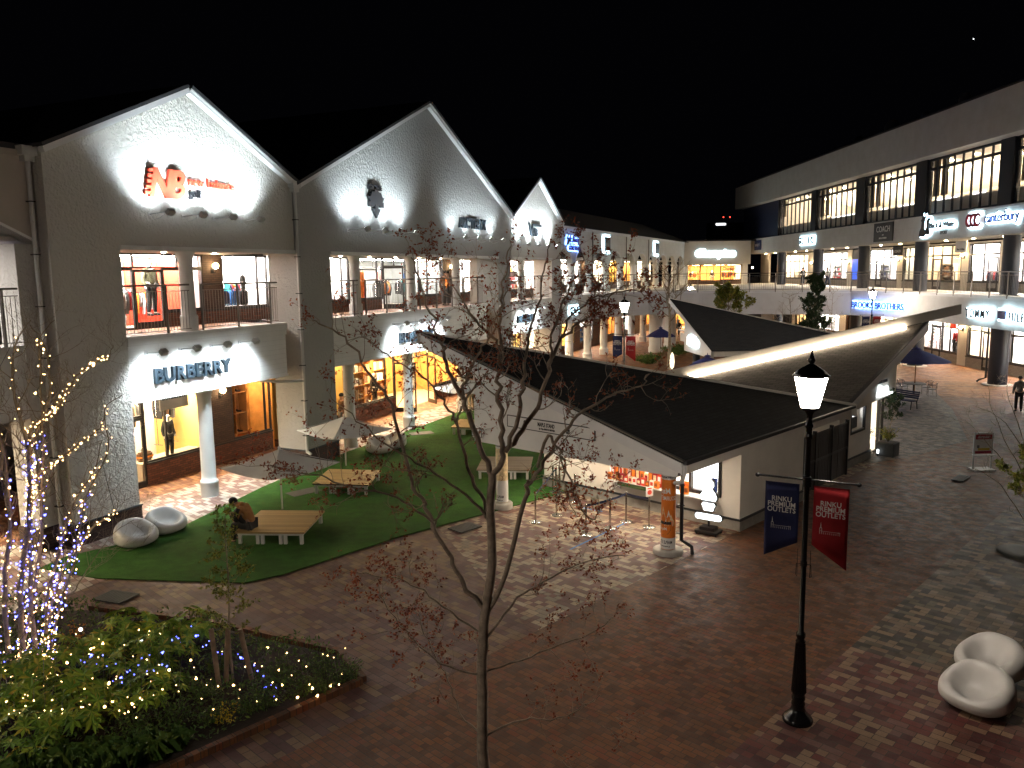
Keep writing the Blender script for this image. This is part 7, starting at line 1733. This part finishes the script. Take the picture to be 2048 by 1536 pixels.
# first shop, balcony
mannequin(FA, 4.35, 3.85, 5.5, 'cloth_olive', 'cloth_black', 'mannequin in an olive quilted vest in the red upper window', 1.08)
mannequin(FA, 2.75, 4.2, 5.4, 'cloth_orange', 'cloth_grey', 'mannequin in orange at the left of the red upper window', .95)
rack(FA, 3.2, 4.0, 5.14, ['red', 'white', 'grey'], 'clothes rack of red and white tops behind the upper glass door', 1.0, 1.3, 8); rack(FA, 4.8, 4.9, 5.14, ['white', 'orange', 'grey'], 'clothes rack with pale tops before the red wall', .9, 1.2, 7)
rack(FA, 8.4, 4.2, 5.14, ['green' if False else 'teal', 'navy', 'red', 'orange'], 'clothes rack with teal, navy and red tops in the white upper window', .7, 1.45, 7)
for x, c, l in ((7.35, 'navy', 'left'), (7.85, 'blue', 'middle'), (8.35, 'black', 'right')):
    b = MB(); b.bbox(-.2, -.15, 0, .2, .15, .55, .05); b.tube([(-.08, -.1, .52), (0, -.12, .66), (.08, -.1, .52)], .012, 5); tag(b.build('golf_bag', 'cloth_' + c, None, FA @ T(x, 3.6, 5.7)), '%s of three bags standing in the white upper window' % l, 'bag', 'bags in the white upper window')
mannequin(FA, 8.35, 3.55, 6.0, 'cloth_grey', 'cloth_grey', 'small hanging grey outfit high in the white upper window', .55)
# middle shop, ground
for u, l in ((15.0, 'left of the middle shop entrance, first'), (16.2, 'left of the middle shop entrance, second')): shelf(FA, u, 4.2, .2, ['brown', 'khaki', 'white'], 'warm wooden shelf ' + l, 1.1, 2.6, 4, 3, 'shop_wood')
shelf(FA, 18.8, 5.6, 0, ['brown', 'khaki', 'white'], 'wooden shelf seen through the middle shop open door, left', 1.3, 2.4, 4, 4, 'shop_wood'); shelf(FA, 20.3, 5.6, 0, ['white', 'khaki', 'brown'], 'wooden shelf seen through the middle shop open door, right', 1.3, 2.4, 4, 4, 'shop_wood')
mannequin(FA, 17.5, 4.0, .3, 'cloth_black', 'cloth_black', 'mannequin in black beside the middle shop door')
# middle shop, balcony
for u, d, c, l in ((15.9, 3.9, 'grey', 'olive grey'), (16.5, 3.85, 'orange', 'orange'), (18.9, 4.4, 'pink', 'pale pink'), (20.6, 3.8, 'blue', 'bright blue'), (15.2, 4.2, 'olive', 'dark olive')):
    mannequin(FA, u, d, 5.55, 'cloth_' + c, 'cloth_' + ('orange' if c in ('orange', 'blue') else 'black'), 'mannequin in a %s jacket on the balcony floor of the arrow emblem shop' % l, .95)
for u, cs, l in ((15.6, ['red', 'teal', 'blue'], 'red and teal clothes left'), (17.6, ['blue', 'red', 'grey'], 'blue and red clothes middle'), (19.9, ['grey', 'orange', 'black'], 'grey and orange clothes right'), (22.0, ['black', 'grey', 'teal'], 'black and teal clothes far right')):
    rack(FA, u, 4.9, 5.14, cs, 'clothes rack with %s in the grey balcony shop' % l, 1.2, 1.3, 9)
for x, c, w in ((15.0, 'e_poster_blue', .7), (17.6, 'e_red_dot', .5)):
    b = MB(); b.box(-w / 2, -.03, 0, w / 2, 0, .9); b.m = 1; b.prism([(-w / 2, .9), (w / 2, .9), (0, .2)], 'y', -.035, -.031); tag(b.build('shop_poster', ['e_lightbox', c], None, FA @ T(x, 5.9, 6.5)), 'lit poster with %s on the grey balcony shop wall' % ('a blue triangle' if 'blue' in c else 'a red triangle'), 'poster')
b = MB(); b.tube([(0, 0, 0), (8, 0, 0)], .025, 5); [b.tube([(k, 0, 0), (k, 0, .35)], .012, 4) for k in range(9)]; tag(b.build('track_rail', 'black_metal', None, FA @ T(14.9, 4.1, 7.1)), 'black ceiling track in the grey balcony shop', 'light track')
rack(FA, 26.6, 4.5, 5.14, ['red', 'white', 'orange'], 'red and white clothes rack in the far gable upper shop', 1.2, 1.4, 9); rack(FA, 33.0, 4.5, 5.14, ['red', 'pink', 'white'], 'pink and red clothes rack behind the far gable balcony', 1.4, 1.4, 9); shelf(FA, 35.6, 4.6, 5.14, ['red', 'orange', 'white', 'grey'], 'bright shelf at the right of the far gable balcony shop', 1.4, 2.2, 4, 5)
rack(FA, 35.8, 4.3, .0, ['red', 'navy', 'red', 'pink'], 'red and navy clothes rack on the far gable ground floor', 1.4, 1.6, 9)
# far left wing
mannequin(FA, -3.6, 3.6, 5.5, 'cloth_black', 'cloth_black', 'mannequin in black in the upper window at the far left edge')
b = MB(); b.box(-1.2, -.02, 0, 1.2, .02, 1.0); b.m = 1
for x, z_, r_ in ((-.6, .4, .16), (.1, .6, .12), (.6, .3, .18), (.9, .7, .1)): b.lathe([(r_, 0), (r_, .01)], 16, (0, 0, 0)); n_ = 32; b.v[-n_ * 1:] = b.v[-n_ * 1:]
b = MB(); b.box(-1.6, -.02, 0, 1.6, .02, 1.1); b.m = 1
for x, z_, r_ in ((-1.1, .4, .20), (-.3, .7, .16), (.5, .3, .22), (1.1, .7, .16)): b.prism([(x + r_ * math.cos(a * .393), z_ + r_ * math.sin(a * .393)) for a in range(16)], 'y', -.03, -.021)
tag(b.build('blue_poster', ['e_poster_blue', 'e_lightbox'], None, FA @ T(-3.6, 4.2, 6.3)), 'blue lit poster with pale round spots at the far left edge', 'poster')
mannequin(FA, -3.7, 3.7, .5, 'cloth_pink', 'cloth_white', 'mannequin in a pink patterned dress in the lower far left window', .95); mannequin(FA, -4.6, 3.8, .5, 'cloth_khaki', 'cloth_black', 'mannequin in a khaki coat in the lower far left window', .95)
# far arcade
k = 0
for (u, d, z_, kind, cs) in [(36, 5.4, 5.14, 'r', ['navy', 'grey', 'white']), (41, 5.4, 5.14, 'r', ['black', 'navy', 'blue']), (47, 5.6, 5.14, 's', ['grey', 'navy', 'white']), (54, 5.6, 5.14, 'r', ['pink', 'grey', 'red']), (60, 5.6, 5.14, 's', ['brown', 'orange', 'white']), (35.5, 5.8, 0, 'r', ['red', 'brown']), (41.5, 5.8, 0, 's', ['red', 'white', 'brown']), (47, 6, 0, 'r', ['red', 'khaki', 'black']), (53, 5.8, 0, 's', ['white', 'grey', 'blue']), (60, 5.8, 0, 'r', ['orange', 'brown']), (66, 5.8, 0, 's', ['white', 'blue', 'red'])]:
    k += 1; l = ('clothes rack' if kind == 'r' else 'display shelf') + ' in the %s %s shop of the arched wing, counted from the small gable' % (['', 'first', 'second', 'third', 'fourth', 'fifth', 'first', 'second', 'third', 'fourth', 'fifth', 'sixth'][k], 'upper' if z_ > 1 else 'lower')
    (rack if kind == 'r' else shelf)(FA, u, d, z_, cs, l, 2.0)
rack(FG, 1.5, 2.8, 5.1, ['red', 'orange', 'navy', 'white'], 'clothes rack in the left window of the beige far shop', 1.8, 1.5, 10); rack(FG, 6.2, 2.8, 5.1, ['orange', 'black', 'red', 'grey'], 'clothes rack in the right window of the beige far shop', 1.8, 1.5, 10); mannequin(FG, 4.4, 3.2, 5.1, 'cloth_black', 'cloth_grey', 'mannequin in the doorway of the beige far shop')
# right building shops
R_UP = [(6.5, 'r', ['khaki', 'white']), (10.5, 's', ['brown', 'orange']), (17.5, 's', ['red', 'navy', 'white']), (21.5, 's', ['blue', 'grey', 'red']), (28, 's', ['navy', 'grey', 'white']), (32, 's', ['blue', 'olive', 'white']), (38.3, 's', ['brown', 'black']), (41.6, 's', ['orange', 'khaki', 'brown']), (44.5, 'r', ['red', 'navy', 'white', 'grey']), (46.6, 'r', ['black', 'navy', 'grey']), (50, 'r', ['red', 'grey', 'pink']), (53, 's', ['white', 'red', 'black'])]
for i, (u, kind, cs) in enumerate(R_UP):
    l = ('clothes rack' if kind == 'r' else 'display shelf') + ' with %s goods, number %d upstairs in the right building' % (' and '.join(cs[:2]), i + 1)
    (rack if kind == 'r' else shelf)(FF, u, 5.0, 5.14, cs, l, 1.9)
R_LO = [(14, 's', ['brown', 'orange']), (18, 's', ['white', 'grey']), (21.6, 'r', ['black', 'grey']), (24, 's', ['red', 'blue', 'white']), (41.8, 'r', ['red', 'white']), (44.0, 'r', ['black', 'navy', 'grey']), (51.6, 'r', ['white', 'grey', 'black']), (54, 's', ['red', 'white', 'navy'])]
for i, (u, kind, cs) in enumerate(R_LO):
    l = ('clothes rack' if kind == 'r' else 'display shelf') + ' with %s goods, number %d downstairs in the right building' % (' and '.join(cs[:2]), i + 1)
    (rack if kind == 'r' else shelf)(FF, u, 4.4, .0, cs, l, 1.5)
mannequin(FF, 43.0, 3.2, .6, 'cloth_red', 'cloth_black', 'mannequin in a bright red coat in the right building window', 1.05); mannequin(FF, 43.8, 3.5, .6, 'cloth_black', 'cloth_denim', 'mannequin in black next to the red coat in the right building window', 1.0)
mannequin(FF, 40.6 if False else 42.4, 4.0, 5.5, 'cloth_orange', 'cloth_grey', 'mannequin in yellow orange in the upper window under the dog emblem'); mannequin(FF, 47.0, 3.9, 5.3, 'cloth_black', 'cloth_grey', 'mannequin in black behind the upper glass door right of the dog emblem')
XT = thing('christmas_tree', 'small decorated christmas tree in the window right of the light strip kiosk tip', 'christmas tree', FF @ T(40.0, 3.5, .5)); lv = MB()
for k in range(900):
    z_ = rt.random() ** 1.2 * 1.9; r_ = (.62 * (1 - z_ / 2) + .02) * math.sqrt(rt.uniform(.3, 1)); a = rt.uniform(0, 6.28); leaf(lv, Vector((r_ * math.cos(a), r_ * math.sin(a), .2 + z_)), .11, (math.cos(a), math.sin(a), -.2), .35)
lv.build('needles', 'leaf_dark', XT); b = MB(); b.tube([(0, 0, 0), (0, 0, 1.8)], .03, 6); b.build('trunk', 'bark', XT)
for k in range(26):
    z_ = rt.random() * 1.7; r_ = .62 * (1 - z_ / 2) + .03; a = math.pi * 1.5 + rt.uniform(-1.4, 1.4); b = MB(); b.sphere((r_ * math.cos(a), r_ * math.sin(a), .2 + z_), .045, 8, 6); b.build('bauble', 'letter_red' if k % 2 else 'print_white', XT)
b = MB(); b.box(-.7, -.02, 0, .7, .02, 2.9); tag(b.build('red_panel', 'shop_red', None, FF @ T(39.9, 4.6, .2)), 'red panel behind the christmas tree', 'panel')
b = MB(); b.box(-.30, -.02, 0, .30, .02, 2.2); b.m = 1
b.text('SALE', -.26, -.03, 1.6, .22, .002, .004, .9); b.text('50%', -.22, -.03, 1.1, .24, .002, .006, .9); b.text('OFF', -.22, -.03, .8, .24, .002, .006, .9)
tag(b.build('sale_poster', ['e_poster_purple', 'print_white'], None, FF @ T(47.9, 3.05, .75)), 'purple sale poster with white text in the cream window of the right building', 'poster')

b = MB(); b.sphere((0, 0, 0), .6, 10, 8); tag(b.build('night_star', 'e_face_white', None, Matrix.Translation(DP(1947, 78, 900))), 'single tiny point of light in the black sky at the upper right', 'star')
